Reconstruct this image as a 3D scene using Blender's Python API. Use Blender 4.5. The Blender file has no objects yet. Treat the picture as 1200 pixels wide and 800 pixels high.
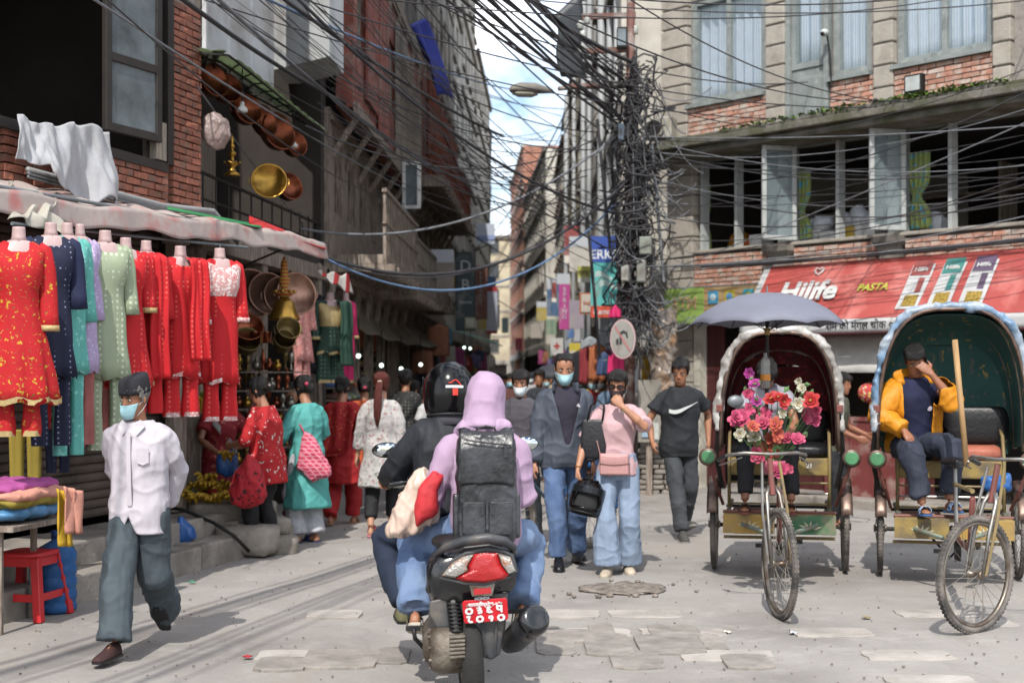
import bpy,bmesh,math,random
import numpy as np
from mathutils import Vector,Matrix,Euler
random.seed(7);rng=np.random.default_rng(7)
R=math.radians;PI=math.pi
SC=bpy.context.scene;COL=SC.collection
# ---- camera, sky, sun, exposure
CAM_H=1.6;FPX=1600.0;HOR=440.0
cam=bpy.data.cameras.new('camera');camo=bpy.data.objects.new('camera',cam);COL.objects.link(camo)
camo.location=(0,0,CAM_H);camo.rotation_euler=(R(90),0,0)
cam.sensor_width=36;cam.lens=36*FPX/1200;cam.shift_y=(HOR-400)/1200
cam.clip_end=3000;cam.dof.use_dof=True;cam.dof.focus_distance=8.6;cam.dof.aperture_fstop=2.4
SC.camera=camo
SUN_EL=R(50);SUN_AZ=(-0.19,-0.98)
W_=bpy.data.worlds.new('World');SC.world=W_;W_.use_nodes=True
nt=W_.node_tree;nt.nodes.clear()
def N_(t,ty,**kw):
 n=t.nodes.new(ty)
 for k,v in kw.items():setattr(n,k,v)
 return n
wo=N_(nt,'ShaderNodeOutputWorld');bg=N_(nt,'ShaderNodeBackground');sky=N_(nt,'ShaderNodeTexSky')
sky.sky_type='NISHITA';sky.sun_disc=False;sky.sun_elevation=SUN_EL
sky.sun_rotation=math.atan2(SUN_AZ[0],SUN_AZ[1]);sky.air_density=1.0;sky.dust_density=1.5
tc=N_(nt,'ShaderNodeTexCoord');mp=N_(nt,'ShaderNodeMapping');mp.inputs['Scale'].default_value=(1,1,1.6)
mp.inputs['Location'].default_value=(0.35,0.1,0.22)
cn=N_(nt,'ShaderNodeTexNoise');cn.inputs['Scale'].default_value=3.6;cn.inputs['Detail'].default_value=9;cn.inputs['Roughness'].default_value=.55
cr=N_(nt,'ShaderNodeValToRGB');cr.color_ramp.elements[0].position=.43;cr.color_ramp.elements[1].position=.56
mx=N_(nt,'ShaderNodeMixRGB');mx.inputs[2].default_value=(10.0,10.3,10.8,1)
nt.links.new(tc.outputs['Generated'],mp.inputs[0]);nt.links.new(mp.outputs[0],cn.inputs['Vector']);nt.links.new(cn.outputs[0],cr.inputs[0])
nt.links.new(cr.outputs[0],mx.inputs[0]);nt.links.new(sky.outputs[0],mx.inputs[1]);nt.links.new(mx.outputs[0],bg.inputs[0])
bg.inputs[1].default_value=0.15;nt.links.new(bg.outputs[0],wo.inputs[0])
sl=bpy.data.lights.new('sun','SUN');so=bpy.data.objects.new('sun',sl);COL.objects.link(so)
sl.energy=3.5;sl.angle=R(0.55);sl.color=(1.0,.96,.90)
_d=Vector((SUN_AZ[0]*math.cos(SUN_EL),SUN_AZ[1]*math.cos(SUN_EL),math.sin(SUN_EL))).normalized()
so.rotation_euler=_d.to_track_quat('Z','Y').to_euler();so.location=_d*30
SC.view_settings.view_transform='Standard';SC.view_settings.look='None';SC.view_settings.exposure=0.54;SC.view_settings.gamma=1
SC.cycles.max_bounces=7;SC.cycles.diffuse_bounces=5;SC.cycles.transparent_max_bounces=8;SC.cycles.caustics_reflective=False;SC.cycles.caustics_refractive=False
ORD='first second third fourth fifth sixth seventh eighth ninth tenth eleventh twelfth'.split()+['%dth'%k for k in range(13,60)]
# ---- geometry helpers
def V(*a):return Vector(a)
def P(px,py,Y):return Vector(((px-600)/FPX*Y,Y,CAM_H-(py-HOR)/FPX*Y))
def G(px,py):return P(px,py,CAM_H*FPX/(py-HOR))
def srgb(h):
 h=h.lstrip('#');c=[int(h[i:i+2],16)/255 for i in(0,2,4)]
 return tuple(x/12.92 if x<=.04045 else((x+.055)/1.055)**2.4 for x in c)
def _hash(i,j,k,s):
 h=(i*374761393+j*668265263+k*2147483647+s*1274126177)&0xffffffff
 h=((h^(h>>13))*1274126177)&0xffffffff
 return((h^(h>>16))&0xffff)/65535.0
def vnoise(p,seed=0):
 """value noise of an (n,3) array, -1..1"""
 p=np.asarray(p,float);f=np.floor(p);i=f.astype(np.int64);u=p-f;u=u*u*(3-2*u);r=0
 for a in(0,1):
  for b in(0,1):
   for c in(0,1):
    w=(u[:,0]if a else 1-u[:,0])*(u[:,1]if b else 1-u[:,1])*(u[:,2]if c else 1-u[:,2])
    r=r+w*_hash(i[:,0]+a,i[:,1]+b,i[:,2]+c,seed)
 return r*2-1
class MB:
 def __init__(s):s.v=[];s.f=[]
 def add(s,vs,fs):
  o=len(s.v);s.v.extend(tuple(x)for x in vs);s.f.extend(tuple(i+o for i in f)for f in fs);return s
 def box(s,c,d,ax=None,rz=0.0):
  """box centre c, full sizes d, axes ax (3 vectors) or turned by rz"""
  if ax is None:
   ca,sa=math.cos(rz),math.sin(rz);ax=(V(ca,sa,0),V(-sa,ca,0),V(0,0,1))
  c=Vector(c);vs=[]
  for k in(-.5,.5):
   for j in(-.5,.5):
    for i in(-.5,.5):vs.append(c+ax[0]*(i*d[0])+ax[1]*(j*d[1])+ax[2]*(k*d[2]))
  return s.add(vs,[(0,2,3,1),(4,5,7,6),(0,1,5,4),(2,6,7,3),(0,4,6,2),(1,3,7,5)])
 def bar(s,a,b,w,h=None,up=None):
  """rectangular bar from a to b"""
  a,b=Vector(a),Vector(b);d=(b-a);L=d.length
  if L<1e-6:return s
  d.normalize();u=Vector(up)if up else(V(0,0,1)if abs(d.z)<.95 else V(0,1,0))
  x=d.cross(u).normalized();y=x.cross(d)
  return s.box((a+b)/2,(L,w,h or w),(d,x,y))
 def rings(s,rs,cap=True,closed=True):
  n=len(rs[0]);o=len(s.v);assert all(len(r)==n for r in rs)
  for r in rs:s.v.extend(tuple(p)for p in r)
  m=n if closed else n-1
  for i in range(len(rs)-1):
   for j in range(m):
    a=o+i*n+j;b=o+i*n+(j+1)%n;s.f.append((a,b,b+n,a+n))
  if cap and closed:
   s.f.append(tuple(o+j for j in reversed(range(n))));s.f.append(tuple(o+(len(rs)-1)*n+j for j in range(n)))
  return s
 def tube(s,pts,r,n=8,cap=True,flat=1.0,side=None):
  """round (or flattened) tube through pts with radius r (number or list); side = direction of the wide axis"""
  pts=[Vector(p)for p in pts];rs=r if isinstance(r,(list,tuple))else[r]*len(pts);out=[];px=None
  for i,p in enumerate(pts):
   t=(pts[min(i+1,len(pts)-1)]-pts[max(i-1,0)])
   if t.length<1e-9:t=V(0,0,1)
   t.normalize()
   if side is not None:x=Vector(side)-t*Vector(side).dot(t)
   elif px is not None:x=px-t*px.dot(t)
   else:
    u=V(0,0,1)if abs(t.z)<.9 else V(1,0,0);x=u.cross(t)
   if x.length<1e-6:x=t.orthogonal()
   x.normalize();y=t.cross(x);px=x
   out.append([p+(x*math.cos(2*PI*k/n)+y*(math.sin(2*PI*k/n)*flat))*rs[i]for k in range(n)])
  return s.rings(out,cap)
 def lathe(s,prof,c=(0,0,0),n=16,ax=None,cap=True):
  """profile [(r, h)] turned about axis (x,y,z frame ax) at c"""
  c=Vector(c);ax=ax or(V(1,0,0),V(0,1,0),V(0,0,1))
  return s.rings([[c+ax[0]*(r*math.cos(2*PI*k/n))+ax[1]*(r*math.sin(2*PI*k/n))+ax[2]*h for k in range(n)]for r,h in prof],cap)
 def ell(s,c,r,n=12,m=8,ax=None):
  c=Vector(c);ax=ax or(V(1,0,0),V(0,1,0),V(0,0,1));rr=[]
  for i in range(m+1):
   th=PI*(i if 0<i<m else(.02 if i==0 else m-.02))/m
   rr.append([c+ax[0]*(r[0]*math.sin(th)*math.cos(2*PI*k/n))+ax[1]*(r[1]*math.sin(th)*math.sin(2*PI*k/n))-ax[2]*(r[2]*math.cos(th))for k in range(n)])
  return s.rings(rr)
 def grid(s,fn,nu,nv):
  """surface fn(u,v) u,v in 0..1"""
  o=len(s.v)
  for j in range(nv+1):
   for i in range(nu+1):s.v.append(tuple(fn(i/nu,j/nv)))
  for j in range(nv):
   for i in range(nu):
    a=o+j*(nu+1)+i;s.f.append((a,a+1,a+nu+2,a+nu+1))
  return s
 def prism(s,poly,d):
  """flat polygon (list of Vectors) pushed along vector d"""
  n=len(poly);d=Vector(d);vs=[Vector(p)for p in poly]+[Vector(p)+d for p in poly]
  return s.add(vs,[tuple(reversed(range(n))),tuple(range(n,2*n))]+[(i,(i+1)%n,(i+1)%n+n,i+n)for i in range(n)])
 def xf(s,M):
  s.v=[tuple(M@Vector(v))for v in s.v];return s
 def mesh(s,name='mesh'):
  m=bpy.data.meshes.new(name);m.from_pydata(s.v,[],s.f);m.update();return m
def fixn(me):
 bm=bmesh.new();bm.from_mesh(me);bmesh.ops.recalc_face_normals(bm,faces=bm.faces);bm.to_mesh(me);bm.free()
WM={}
def tag(o,label=None,cat=None,group=None,kind=None):
 if label:o['label']=label
 if cat:o['category']=cat
 if group:o['group']=group
 if kind:o['kind']=kind
 return o
def thing(name,label,cat,loc=(0,0,0),rz=0.0,group=None,M=None):
 o=bpy.data.objects.new(name,None);COL.objects.link(o);o.empty_display_size=.1
 M=M or(Matrix.Translation(Vector(loc))@Matrix.Rotation(rz,4,'Z'));o.matrix_basis=M;WM[o]=M
 return tag(o,label,cat,group)
def ob(name,mb,m,parent=None,smooth=False,world=False,label=None,cat=None,group=None,kind=None,fix=True,bevel=0,sub=0,solid=0):
 """one mesh object; world=True: verts are in world space though it has a parent"""
 me=mb.mesh(name)if isinstance(mb,MB)else mb
 if fix and isinstance(mb,MB):fixn(me)
 o=bpy.data.objects.new(name,me);COL.objects.link(o)
 if m is not None and not me.materials:me.materials.append(m)
 if smooth:me.shade_smooth()
 if parent is not None:
  o.parent=parent;pm=WM.get(parent,Matrix())
  if world and parent in WM:o.matrix_parent_inverse=pm.inverted();WM[o]=Matrix()
  elif parent in WM:WM[o]=pm
 if solid:
  md=o.modifiers.new('thickness','SOLIDIFY');md.thickness=solid;md.offset=0
 if bevel:
  md=o.modifiers.new('bevel','BEVEL');md.width=bevel;md.segments=2;md.limit_method='ANGLE'
 if sub:
  md=o.modifiers.new('sub','SUBSURF');md.levels=sub;md.render_levels=sub
 return tag(o,label,cat,group,kind)
def dup(root,M,label=None,group=None):
 def cp(o,p):
  c=o.copy();COL.objects.link(c)
  if p is not None:c.parent=p
  for ch in o.children:cp(ch,c)
  return c
 r=cp(root,None);r.matrix_basis=M
 if label:r['label']=label
 if group:r['group']=group
 return r
TMP=bpy.data.scenes.new('scratch')
def remesh(mb,voxel=.01,smooth=4,name='mesh'):
 me0=mb.mesh('t');fixn(me0);o=bpy.data.objects.new('t',me0);TMP.collection.objects.link(o)
 md=o.modifiers.new('r','REMESH');md.mode='VOXEL';md.voxel_size=voxel;md.use_smooth_shade=True
 if smooth:
  ms=o.modifiers.new('s','SMOOTH');ms.factor=.5;ms.iterations=smooth
 vl=TMP.view_layers[0];vl.update();dg=vl.depsgraph
 me=bpy.data.meshes.new_from_object(o.evaluated_get(dg));me.name=name
 bpy.data.objects.remove(o);bpy.data.meshes.remove(me0);me.shade_smooth();return me
def verts_of(me):
 a=np.empty(len(me.vertices)*3);me.vertices.foreach_get('co',a);n=np.empty(len(me.vertices)*3);me.vertices.foreach_get('normal',n)
 return a.reshape(-1,3),n.reshape(-1,3)
def set_verts(me,a):me.vertices.foreach_set('co',np.ascontiguousarray(a).ravel());me.update()
def folds(me,amp=.008,freq=(7,7,2.5),fine=.002,seed=0,mask=None):
 a,n=verts_of(me);s=np.array(freq)
 d=1-2*np.abs(vnoise(a*s+13.1,seed));e_=1-2*np.abs(vnoise(np.c_[a[:,0]*6+a[:,2]*9,a[:,1]*9,a[:,2]*7-a[:,0]*5],seed+7));d=amp*d+amp*.7*e_*np.abs(e_)+amp*.5*vnoise(a*s*1.9,seed+5)+fine*vnoise(a*s*5,seed+9)
 if mask is not None:d=d*mask(a)
 set_verts(me,a+n*d[:,None]);return me
def cut(me,pred):
 """drop the faces whose centre fails pred(x,y,z)"""
 bm=bmesh.new();bm.from_mesh(me);dead=[f for f in bm.faces if pred(f.calc_center_median())]
 bmesh.ops.delete(bm,geom=dead,context='FACES')
 bmesh.ops.delete(bm,geom=[v for v in bm.verts if not v.link_faces],context='VERTS')
 for _k in range(14):
  new={}
  for v in bm.verts:
   be=[e.other_vert(v).co for e in v.link_edges if e.is_boundary]
   if len(be)==2:new[v]=v.co*.4+(be[0]+be[1])*.3
  for v,c in new.items():v.co=c
 bm.to_mesh(me);bm.free();return me
# ---- materials
MATS={}
def mat(name,col,rough=.8,metal=0.0,var=.12,scale=6,bump=.15,bscale=None,rnd=0.0,spec=.4,sss=0,dirt=None,alpha=1.0,trans=0.0,stretch=None,coat=0.0,emit=0,col2=None,emap=None):
 """plain surface: colour with uneven tone, fine relief, optional dirt colour and per-object variation"""
 if name in MATS:return MATS[name]
 m=bpy.data.materials.new(name);m.use_nodes=True;t=m.node_tree;b=t.nodes['Principled BSDF'];MATS[name]=m
 c=srgb(col)if isinstance(col,str)else col
 c2=(srgb(col2)if isinstance(col2,str)else col2)if col2 else tuple(x*(1-2.6*var)if x*(1-2.6*var)>0 else 0 for x in c)
 tc=N_(t,'ShaderNodeTexCoord');mp=N_(t,'ShaderNodeMapping')
 if stretch:mp.inputs['Scale'].default_value=stretch
 t.links.new(tc.outputs['Object'],mp.inputs[0]);vec=mp.outputs[0]
 if rnd:
  oi=N_(t,'ShaderNodeObjectInfo');ad=N_(t,'ShaderNodeVectorMath',operation='ADD');ml=N_(t,'ShaderNodeMath',operation='MULTIPLY');ml.inputs[1].default_value=57.0
  t.links.new(oi.outputs['Random'],ml.inputs[0]);t.links.new(vec,ad.inputs[0]);t.links.new(ml.outputs[0],ad.inputs[1]);vec=ad.outputs[0]
 n=N_(t,'ShaderNodeTexNoise');n.inputs['Scale'].default_value=scale;n.inputs['Detail'].default_value=5;n.inputs['Roughness'].default_value=.62
 t.links.new(vec,n.inputs['Vector'])
 r=N_(t,'ShaderNodeValToRGB');r.color_ramp.elements[0].position=.32;r.color_ramp.elements[1].position=.66
 r.color_ramp.elements[0].color=(*c2,1);r.color_ramp.elements[1].color=(*c,1)
 t.links.new(n.outputs[0],r.inputs[0]);colo=r.outputs[0]
 if dirt:
  dcol,damt,dsc=dirt;n2=N_(t,'ShaderNodeTexNoise');n2.inputs['Scale'].default_value=dsc;n2.inputs['Detail'].default_value=7
  t.links.new(vec,n2.inputs['Vector']);r2=N_(t,'ShaderNodeValToRGB');r2.color_ramp.elements[0].position=.62-damt*.4;r2.color_ramp.elements[1].position=.80-damt*.3
  r2.color_ramp.elements[0].color=(0,0,0,1);t.links.new(n2.outputs[0],r2.inputs[0]);m2=N_(t,'ShaderNodeMixRGB');m2.inputs[2].default_value=(*srgb(dcol),1)
  t.links.new(r2.outputs[0],m2.inputs[0]);t.links.new(colo,m2.inputs[1]);colo=m2.outputs[0]
 if rnd:
  hs=N_(t,'ShaderNodeHueSaturation');mr=N_(t,'ShaderNodeMapRange');mr.inputs[3].default_value=1-rnd;mr.inputs[4].default_value=1+rnd
  t.links.new(oi.outputs['Random'],mr.inputs[0]);t.links.new(mr.outputs[0],hs.inputs['Value']);t.links.new(colo,hs.inputs['Color']);colo=hs.outputs[0]
 t.links.new(colo,b.inputs['Base Color']);b.inputs['Roughness'].default_value=rough;b.inputs['Metallic'].default_value=metal
 b.inputs['Specular IOR Level'].default_value=spec
 if coat:b.inputs['Coat Weight'].default_value=coat;b.inputs['Coat Roughness'].default_value=.08
 if sss:b.inputs['Subsurface Weight'].default_value=sss;b.inputs['Subsurface Radius'].default_value=(.02,.008,.004)
 if alpha<1:b.inputs['Alpha'].default_value=alpha
 if trans:b.inputs['Transmission Weight'].default_value=trans;b.inputs['IOR'].default_value=1.2
 if emit:b.inputs['Emission Color'].default_value=(*c,1);b.inputs['Emission Strength'].default_value=emit
 if bump:
  nb=N_(t,'ShaderNodeTexNoise');nb.inputs['Scale'].default_value=bscale or scale*6;nb.inputs['Detail'].default_value=6;t.links.new(vec,nb.inputs['Vector'])
  bp=N_(t,'ShaderNodeBump');bp.inputs['Strength'].default_value=bump;bp.inputs['Distance'].default_value=.02;t.links.new(nb.outputs[0],bp.inputs['Height']);t.links.new(bp.outputs[0],b.inputs['Normal'])
 return m
def mat_print(name,base,cols,kind='floral',scale=40,rough=.8,thr=.35,bump=.12,stretch=None):
 """printed or woven cloth: floral blobs, dots, checks or stripes in cols over base"""
 if name in MATS:return MATS[name]
 m=mat(name,base,rough=rough,var=.06,scale=5,bump=bump,bscale=60,stretch=None);t=m.node_tree;b=t.nodes['Principled BSDF']
 cur=b.inputs['Base Color'].links[0].from_socket;tc=N_(t,'ShaderNodeTexCoord');mp=N_(t,'ShaderNodeMapping');t.links.new(tc.outputs['Object'],mp.inputs[0])
 if stretch:mp.inputs['Scale'].default_value=stretch
 for i,c in enumerate(cols):
  if kind in('floral','dots'):
   v=N_(t,'ShaderNodeTexVoronoi');v.inputs['Scale'].default_value=scale*(1+.35*i);v.inputs['Randomness'].default_value=1.0 if kind=='floral' else .12
   src=mp.outputs[0]
   if kind=='floral':
    nn=N_(t,'ShaderNodeTexNoise');nn.inputs['Scale'].default_value=scale*1.5;ad=N_(t,'ShaderNodeMixRGB');ad.blend_type='ADD';ad.inputs[0].default_value=.6/scale*3
    t.links.new(mp.outputs[0],ad.inputs[1]);t.links.new(nn.outputs['Color'],ad.inputs[2]);src=ad.outputs[0];t.links.new(mp.outputs[0],nn.inputs['Vector'])
   of=N_(t,'ShaderNodeVectorMath',operation='ADD');of.inputs[1].default_value=(i*3.7,i*1.3,i*.9);t.links.new(src,of.inputs[0]);t.links.new(of.outputs[0],v.inputs['Vector']);val=v.outputs['Distance'];lt=True
  elif kind=='check':
   w1=N_(t,'ShaderNodeTexWave');w1.inputs['Scale'].default_value=scale;w1.bands_direction='Z';w2=N_(t,'ShaderNodeTexWave');w2.inputs['Scale'].default_value=scale;w2.bands_direction='DIAGONAL' if i else 'X'
   for w in(w1,w2):t.links.new(mp.outputs[0],w.inputs['Vector'])
   mn=N_(t,'ShaderNodeMath',operation='MINIMUM');t.links.new(w1.outputs['Fac'],mn.inputs[0]);t.links.new(w2.outputs['Fac'],mn.inputs[1]);val=mn.outputs[0];lt=True
  else:
   w1=N_(t,'ShaderNodeTexWave');w1.inputs['Scale'].default_value=scale;w1.bands_direction=kind;t.links.new(mp.outputs[0],w1.inputs['Vector']);val=w1.outputs['Fac'];lt=True
  th=thr[i]if isinstance(thr,(list,tuple))else thr
  rp=N_(t,'ShaderNodeValToRGB');rp.color_ramp.elements[0].position=th;rp.color_ramp.elements[1].position=min(1,th+.06)
  rp.color_ramp.elements[0].color=(1,1,1,1);rp.color_ramp.elements[1].color=(0,0,0,1);t.links.new(val,rp.inputs[0])
  mm=N_(t,'ShaderNodeMixRGB');mm.inputs[2].default_value=(*srgb(c),1);t.links.new(rp.outputs[0],mm.inputs[0]);t.links.new(cur,mm.inputs[1]);cur=mm.outputs[0]
 t.links.new(cur,b.inputs['Base Color']);return m
def translucent(m,fac,col):
 """let light through a thin sheet"""
 t=m.node_tree;b=t.nodes['Principled BSDF'];o=next(n for n in t.nodes if n.type=='OUTPUT_MATERIAL');tr=N_(t,'ShaderNodeBsdfTranslucent');tr.inputs[0].default_value=(*srgb(col),1);mx=N_(t,'ShaderNodeMixShader');mx.inputs[0].default_value=fac
 t.links.new(b.outputs[0],mx.inputs[1]);t.links.new(tr.outputs[0],mx.inputs[2]);t.links.new(mx.outputs[0],o.inputs[0]);return m
def glass(name,tint='#aab8bc',rough=.06,alpha=.35):
 if name in MATS:return MATS[name]
 return mat(name,tint,rough=rough,var=.05,bump=.02,alpha=alpha,spec=.6)
def text_mesh(s,size,depth=.004,bold=0.0,align='CENTER',font=None,shear=0.0):
 """lettering as an extruded mesh in the x-z plane facing -y, centred"""
 c=bpy.data.curves.new('t','FONT');c.body=s;c.size=size;c.extrude=depth;c.offset=bold;c.align_x=align;c.align_y='CENTER';c.resolution_u=3;c.shear=shear
 if font:c.font=font
 o=bpy.data.objects.new('t',c);TMP.collection.objects.link(o);vl=TMP.view_layers[0];vl.update()
 me=bpy.data.meshes.new_from_object(o.evaluated_get(vl.depsgraph));bpy.data.objects.remove(o);bpy.data.curves.remove(c)
 me.transform(Matrix.Rotation(R(90),4,'X'));return me
def frame_m(o,tx,nrm):
 """matrix whose x runs along tx, -y along nrm, z up"""
 tx=Vector(tx).normalized();y=-Vector(nrm).normalized();z=tx.cross(y)
 return Matrix(((tx.x,y.x,z.x,o[0]),(tx.y,y.y,z.y,o[1]),(tx.z,y.z,z.z,o[2]),(0,0,0,1)))
class Fac:
 """upright facade: origin, run direction T (to the right seen from the street), outward normal N"""
 def __init__(s,o,T):s.o=Vector((o[0],o[1],0));s.T=Vector((T[0],T[1],0)).normalized();s.N=Vector((s.T.y,-s.T.x,0));s.ax=(s.T,s.N,V(0,0,1))
 def __call__(s,t,n,z):return s.o+s.T*t+s.N*n+V(0,0,z)
 def px(s,x,y,n=0):
  """photo pixel -> (t, z) on the plane n in front of the facade"""
  d=V((x-600)/FPX,1,(HOR-y)/FPX);q=s.o+s.N*n;k=(q-V(0,0,CAM_H)).dot(s.N)/d.dot(s.N);p=V(0,0,CAM_H)+d*k;return(p-q).dot(s.T),p.z
 def box(s,mb,t0,t1,n0,n1,z0,z1):return mb.box(s((t0+t1)/2,(n0+n1)/2,(z0+z1)/2),(abs(t1-t0),abs(n1-n0),abs(z1-z0)),s.ax)
 def M(s,t=0,n=0,z=0):return frame_m(s(t,n,z),s.T,s.N)
#  MATERIALS OF THE SETTING
m_brick=mat('brick','#9c6350',rough=.9,var=.16,scale=14,bump=.5,bscale=60,rnd=.24,dirt=('#6f5a50',.35,9))
m_brick_r=mat('brick_pale','#b3826f',rough=.9,var=.12,scale=14,bump=.5,bscale=60,rnd=.2,dirt=('#aaa095',.5,7))
m_mortar=mat('mortar','#8d8680',rough=.95,scale=12,bump=.4,bscale=50)
m_conc=mat('concrete','#8f8a82',rough=.9,scale=1.6,bump=.35,bscale=22,var=.14,dirt=('#55504a',.5,1.1))
m_block=mat('stone_block','#a8a196',rough=.9,scale=3,bump=.3,bscale=25,rnd=.08,dirt=('#7a736a',.35,3))
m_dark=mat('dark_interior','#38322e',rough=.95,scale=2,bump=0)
m_wood=mat('old_wood','#84766a',rough=.85,scale=5,bump=.5,bscale=30,stretch=(6,6,.7),var=.2,dirt=('#9a8f84',.4,6))
m_wood_red=mat('red_brown_wood','#7d4636',rough=.8,scale=5,bump=.4,bscale=30,stretch=(6,6,.7),var=.2)
m_plank=mat('grey_plank','#988e82',rough=.9,scale=5,bump=.4,bscale=30,stretch=(6,6,.7),var=.2,rnd=.15)
m_frame_dark=mat('dark_frame','#2e2926',rough=.6,bump=.1)
m_frame_grey=mat('grey_green_frame','#828886',rough=.65,scale=4,bump=.15,dirt=('#8f938f',.2,12))
m_frame_pale=mat('pale_frame','#a9adab',rough=.6,scale=4,bump=.1)
m_glass_grey=mat('dusty_glass','#6d767a',rough=.22,var=.25,scale=2.2,bump=.02,spec=.6)
m_glass_dark=mat('dark_glass','#23282b',rough=.1,bump=.02,spec=.6)
m_glass=glass('window_glass','#9fb0b4',alpha=.22)
m_white_sheet=mat('white_metal_sheet','#c4c7c8',rough=.55,scale=1.2,bump=.08,var=.1,dirt=('#8b8580',.35,1.4))
m_rust=mat('rust_sheet','#86493d',rough=.85,scale=3,bump=.35,var=.22,dirt=('#7c6a60',.3,5))
m_iron=mat('dark_iron','#2c2a29',rough=.55,metal=.6,bump=.1)
m_steel=mat('galvanised','#80868a',rough=.5,metal=.5,bump=.1,scale=3)
m_shutter=mat('brown_shutter','#5b5048',rough=.6,scale=3,bump=.15,dirt=('#3d342e',.4,4))
#  GROUND
def ground_mat():
 m=mat('street_concrete','#8d8883',rough=.9,scale=.9,var=.12,bump=.35,bscale=26,dirt=('#8f8b86',.5,.55));t=m.node_tree;b=t.nodes['Principled BSDF']
 cur=b.inputs['Base Color'].links[0].from_socket;tc=N_(t,'ShaderNodeTexCoord')
 def layer(scale,lo,hi,colr,detail=8,rough=.7,st=(1,1,1)):
  global _
  nonlocal cur
  mp=N_(t,'ShaderNodeMapping');mp.inputs['Scale'].default_value=st;t.links.new(tc.outputs['Object'],mp.inputs[0])
  n=N_(t,'ShaderNodeTexNoise');n.inputs['Scale'].default_value=scale;n.inputs['Detail'].default_value=detail;n.inputs['Roughness'].default_value=rough;t.links.new(mp.outputs[0],n.inputs['Vector'])
  r=N_(t,'ShaderNodeValToRGB');r.color_ramp.elements[0].position=lo;r.color_ramp.elements[1].position=hi;r.color_ramp.elements[0].color=(0,0,0,1);t.links.new(n.outputs[0],r.inputs[0])
  x=N_(t,'ShaderNodeMixRGB');x.inputs[2].default_value=(*srgb(colr),1);t.links.new(r.outputs[0],x.inputs[0]);t.links.new(cur,x.inputs[1]);cur=x.outputs[0]
 layer(2.2,.52,.78,'#999590');layer(.45,.55,.70,'#8d867d',6,.6);layer(1.3,.60,.72,'#7f7870',9,.7,(1,.3,1));layer(.8,.56,.70,'#8a8279',8,.7,(2.4,.3,1));layer(38,.60,.72,'#8f8880',4);layer(5,.63,.74,'#857d75',10,.8);layer(110,.66,.72,'#6f6861',2)
 v=N_(t,'ShaderNodeTexVoronoi');v.feature='DISTANCE_TO_EDGE';v.inputs['Scale'].default_value=.55;nn=N_(t,'ShaderNodeTexNoise');nn.inputs['Scale'].default_value=3;nn.inputs['Detail'].default_value=6
 ad=N_(t,'ShaderNodeMixRGB');ad.inputs[0].default_value=.22;t.links.new(tc.outputs['Object'],nn.inputs['Vector']);t.links.new(tc.outputs['Object'],ad.inputs[1]);t.links.new(nn.outputs['Color'],ad.inputs[2]);t.links.new(ad.outputs[0],v.inputs['Vector'])
 r=N_(t,'ShaderNodeValToRGB');r.color_ramp.elements[0].position=0;r.color_ramp.elements[1].position=.007;r.color_ramp.elements[0].color=(.16,.16,.16,1);r.color_ramp.elements[1].color=(0,0,0,1);t.links.new(v.outputs['Distance'],r.inputs[0])
 x=N_(t,'ShaderNodeMixRGB');x.inputs[2].default_value=(*srgb('#5f5851'),1);t.links.new(r.outputs[0],x.inputs[0]);t.links.new(cur,x.inputs[1]);t.links.new(x.outputs[0],b.inputs['Base Color'])
 return m
g=MB()
xs=[-2000,-60,-20]+[x*.25 for x in range(-24,41)]+[20,60,2000];ys=[-200,-20,0,3]+[5+y*.25 for y in range(0,61)]+[24,30,40,60,120,300,3000]
for y in ys:
 for x in xs:g.v.append((x,y,0))
a=np.array(g.v);nz=vnoise(a*np.array([.9,.9,1]),3)*.009+vnoise(a*np.array([3,3,1]),4)*.004
inn=(np.abs(a[:,0])<8)&(a[:,1]>5)&(a[:,1]<20);a[:,2]=np.where(inn,nz-.006,0);g.v=[tuple(p)for p in a]
nx=len(xs)
for j in range(len(ys)-1):
 for i in range(nx-1):k=j*nx+i;g.f.append((k,k+1,k+nx+1,k+nx))
ground=ob('ground',g,ground_mat(),smooth=True,kind='structure')
m_flag=mat('flagstone','#88827b',rough=.8,scale=5,var=.14,bump=.5,bscale=30,rnd=.14,dirt=('#8f8882',.3,6))
m_flag_w=mat('worn_flagstone','#99938c',rough=.9,scale=3,var=.12,bump=.45,bscale=24,rnd=.06,dirt=('#a39d96',.55,4))
def flag(cx,cy,w,d,mtl,h=.008):
 k=9;pts=[]
 for i in range(k*2):
  an=2*PI*i/(k*2);c,s=math.cos(an),math.sin(an);q=.5/max(abs(c),abs(s))**.94
  pts.append(V(cx+c*q*w*random.uniform(.95,1.03),cy+s*q*d*random.uniform(.94,1.04),-.02))
 b=MB().prism(pts,(0,0,.02+h+random.uniform(0,.004)));ob('paving_stone',b,mtl,ground,bevel=.004)
for(px,py,w,d)in[(668,745,55,8),(705,739,30,9),(790,740,60,8),(650,755,46,13),(712,755,56,14),(785,755,78,12),(745,773,62,11),(640,741,34,8),(835,752,26,10),(876,775,56,9),(400,772,90,12),(460,768,40,10),(330,778,60,8)]:
 q=G(px,py);y1=CAM_H*FPX/(py-d-HOR);y0=CAM_H*FPX/(py+d-HOR);flag(q.x,q.y,w/FPX*q.y,(y1-y0)*.92,m_flag)
for r_ in range(9):
 y=7.15+r_*.34;x=-1.6+random.random()*.5
 while x<3.9:
  w=random.uniform(.34,.62)
  if random.random()<.2 and not(-.95<x<.75 and y<8.2):flag(x+w/2,y,w*.9,.29,m_flag_w,.002)
  x+=w
m_patch=mat('rubble_patch','#8a8077',rough=.95,scale=14,var=.25,bump=.9,bscale=40)
pb=MB();q=G(732,690);rr=[]
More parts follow.
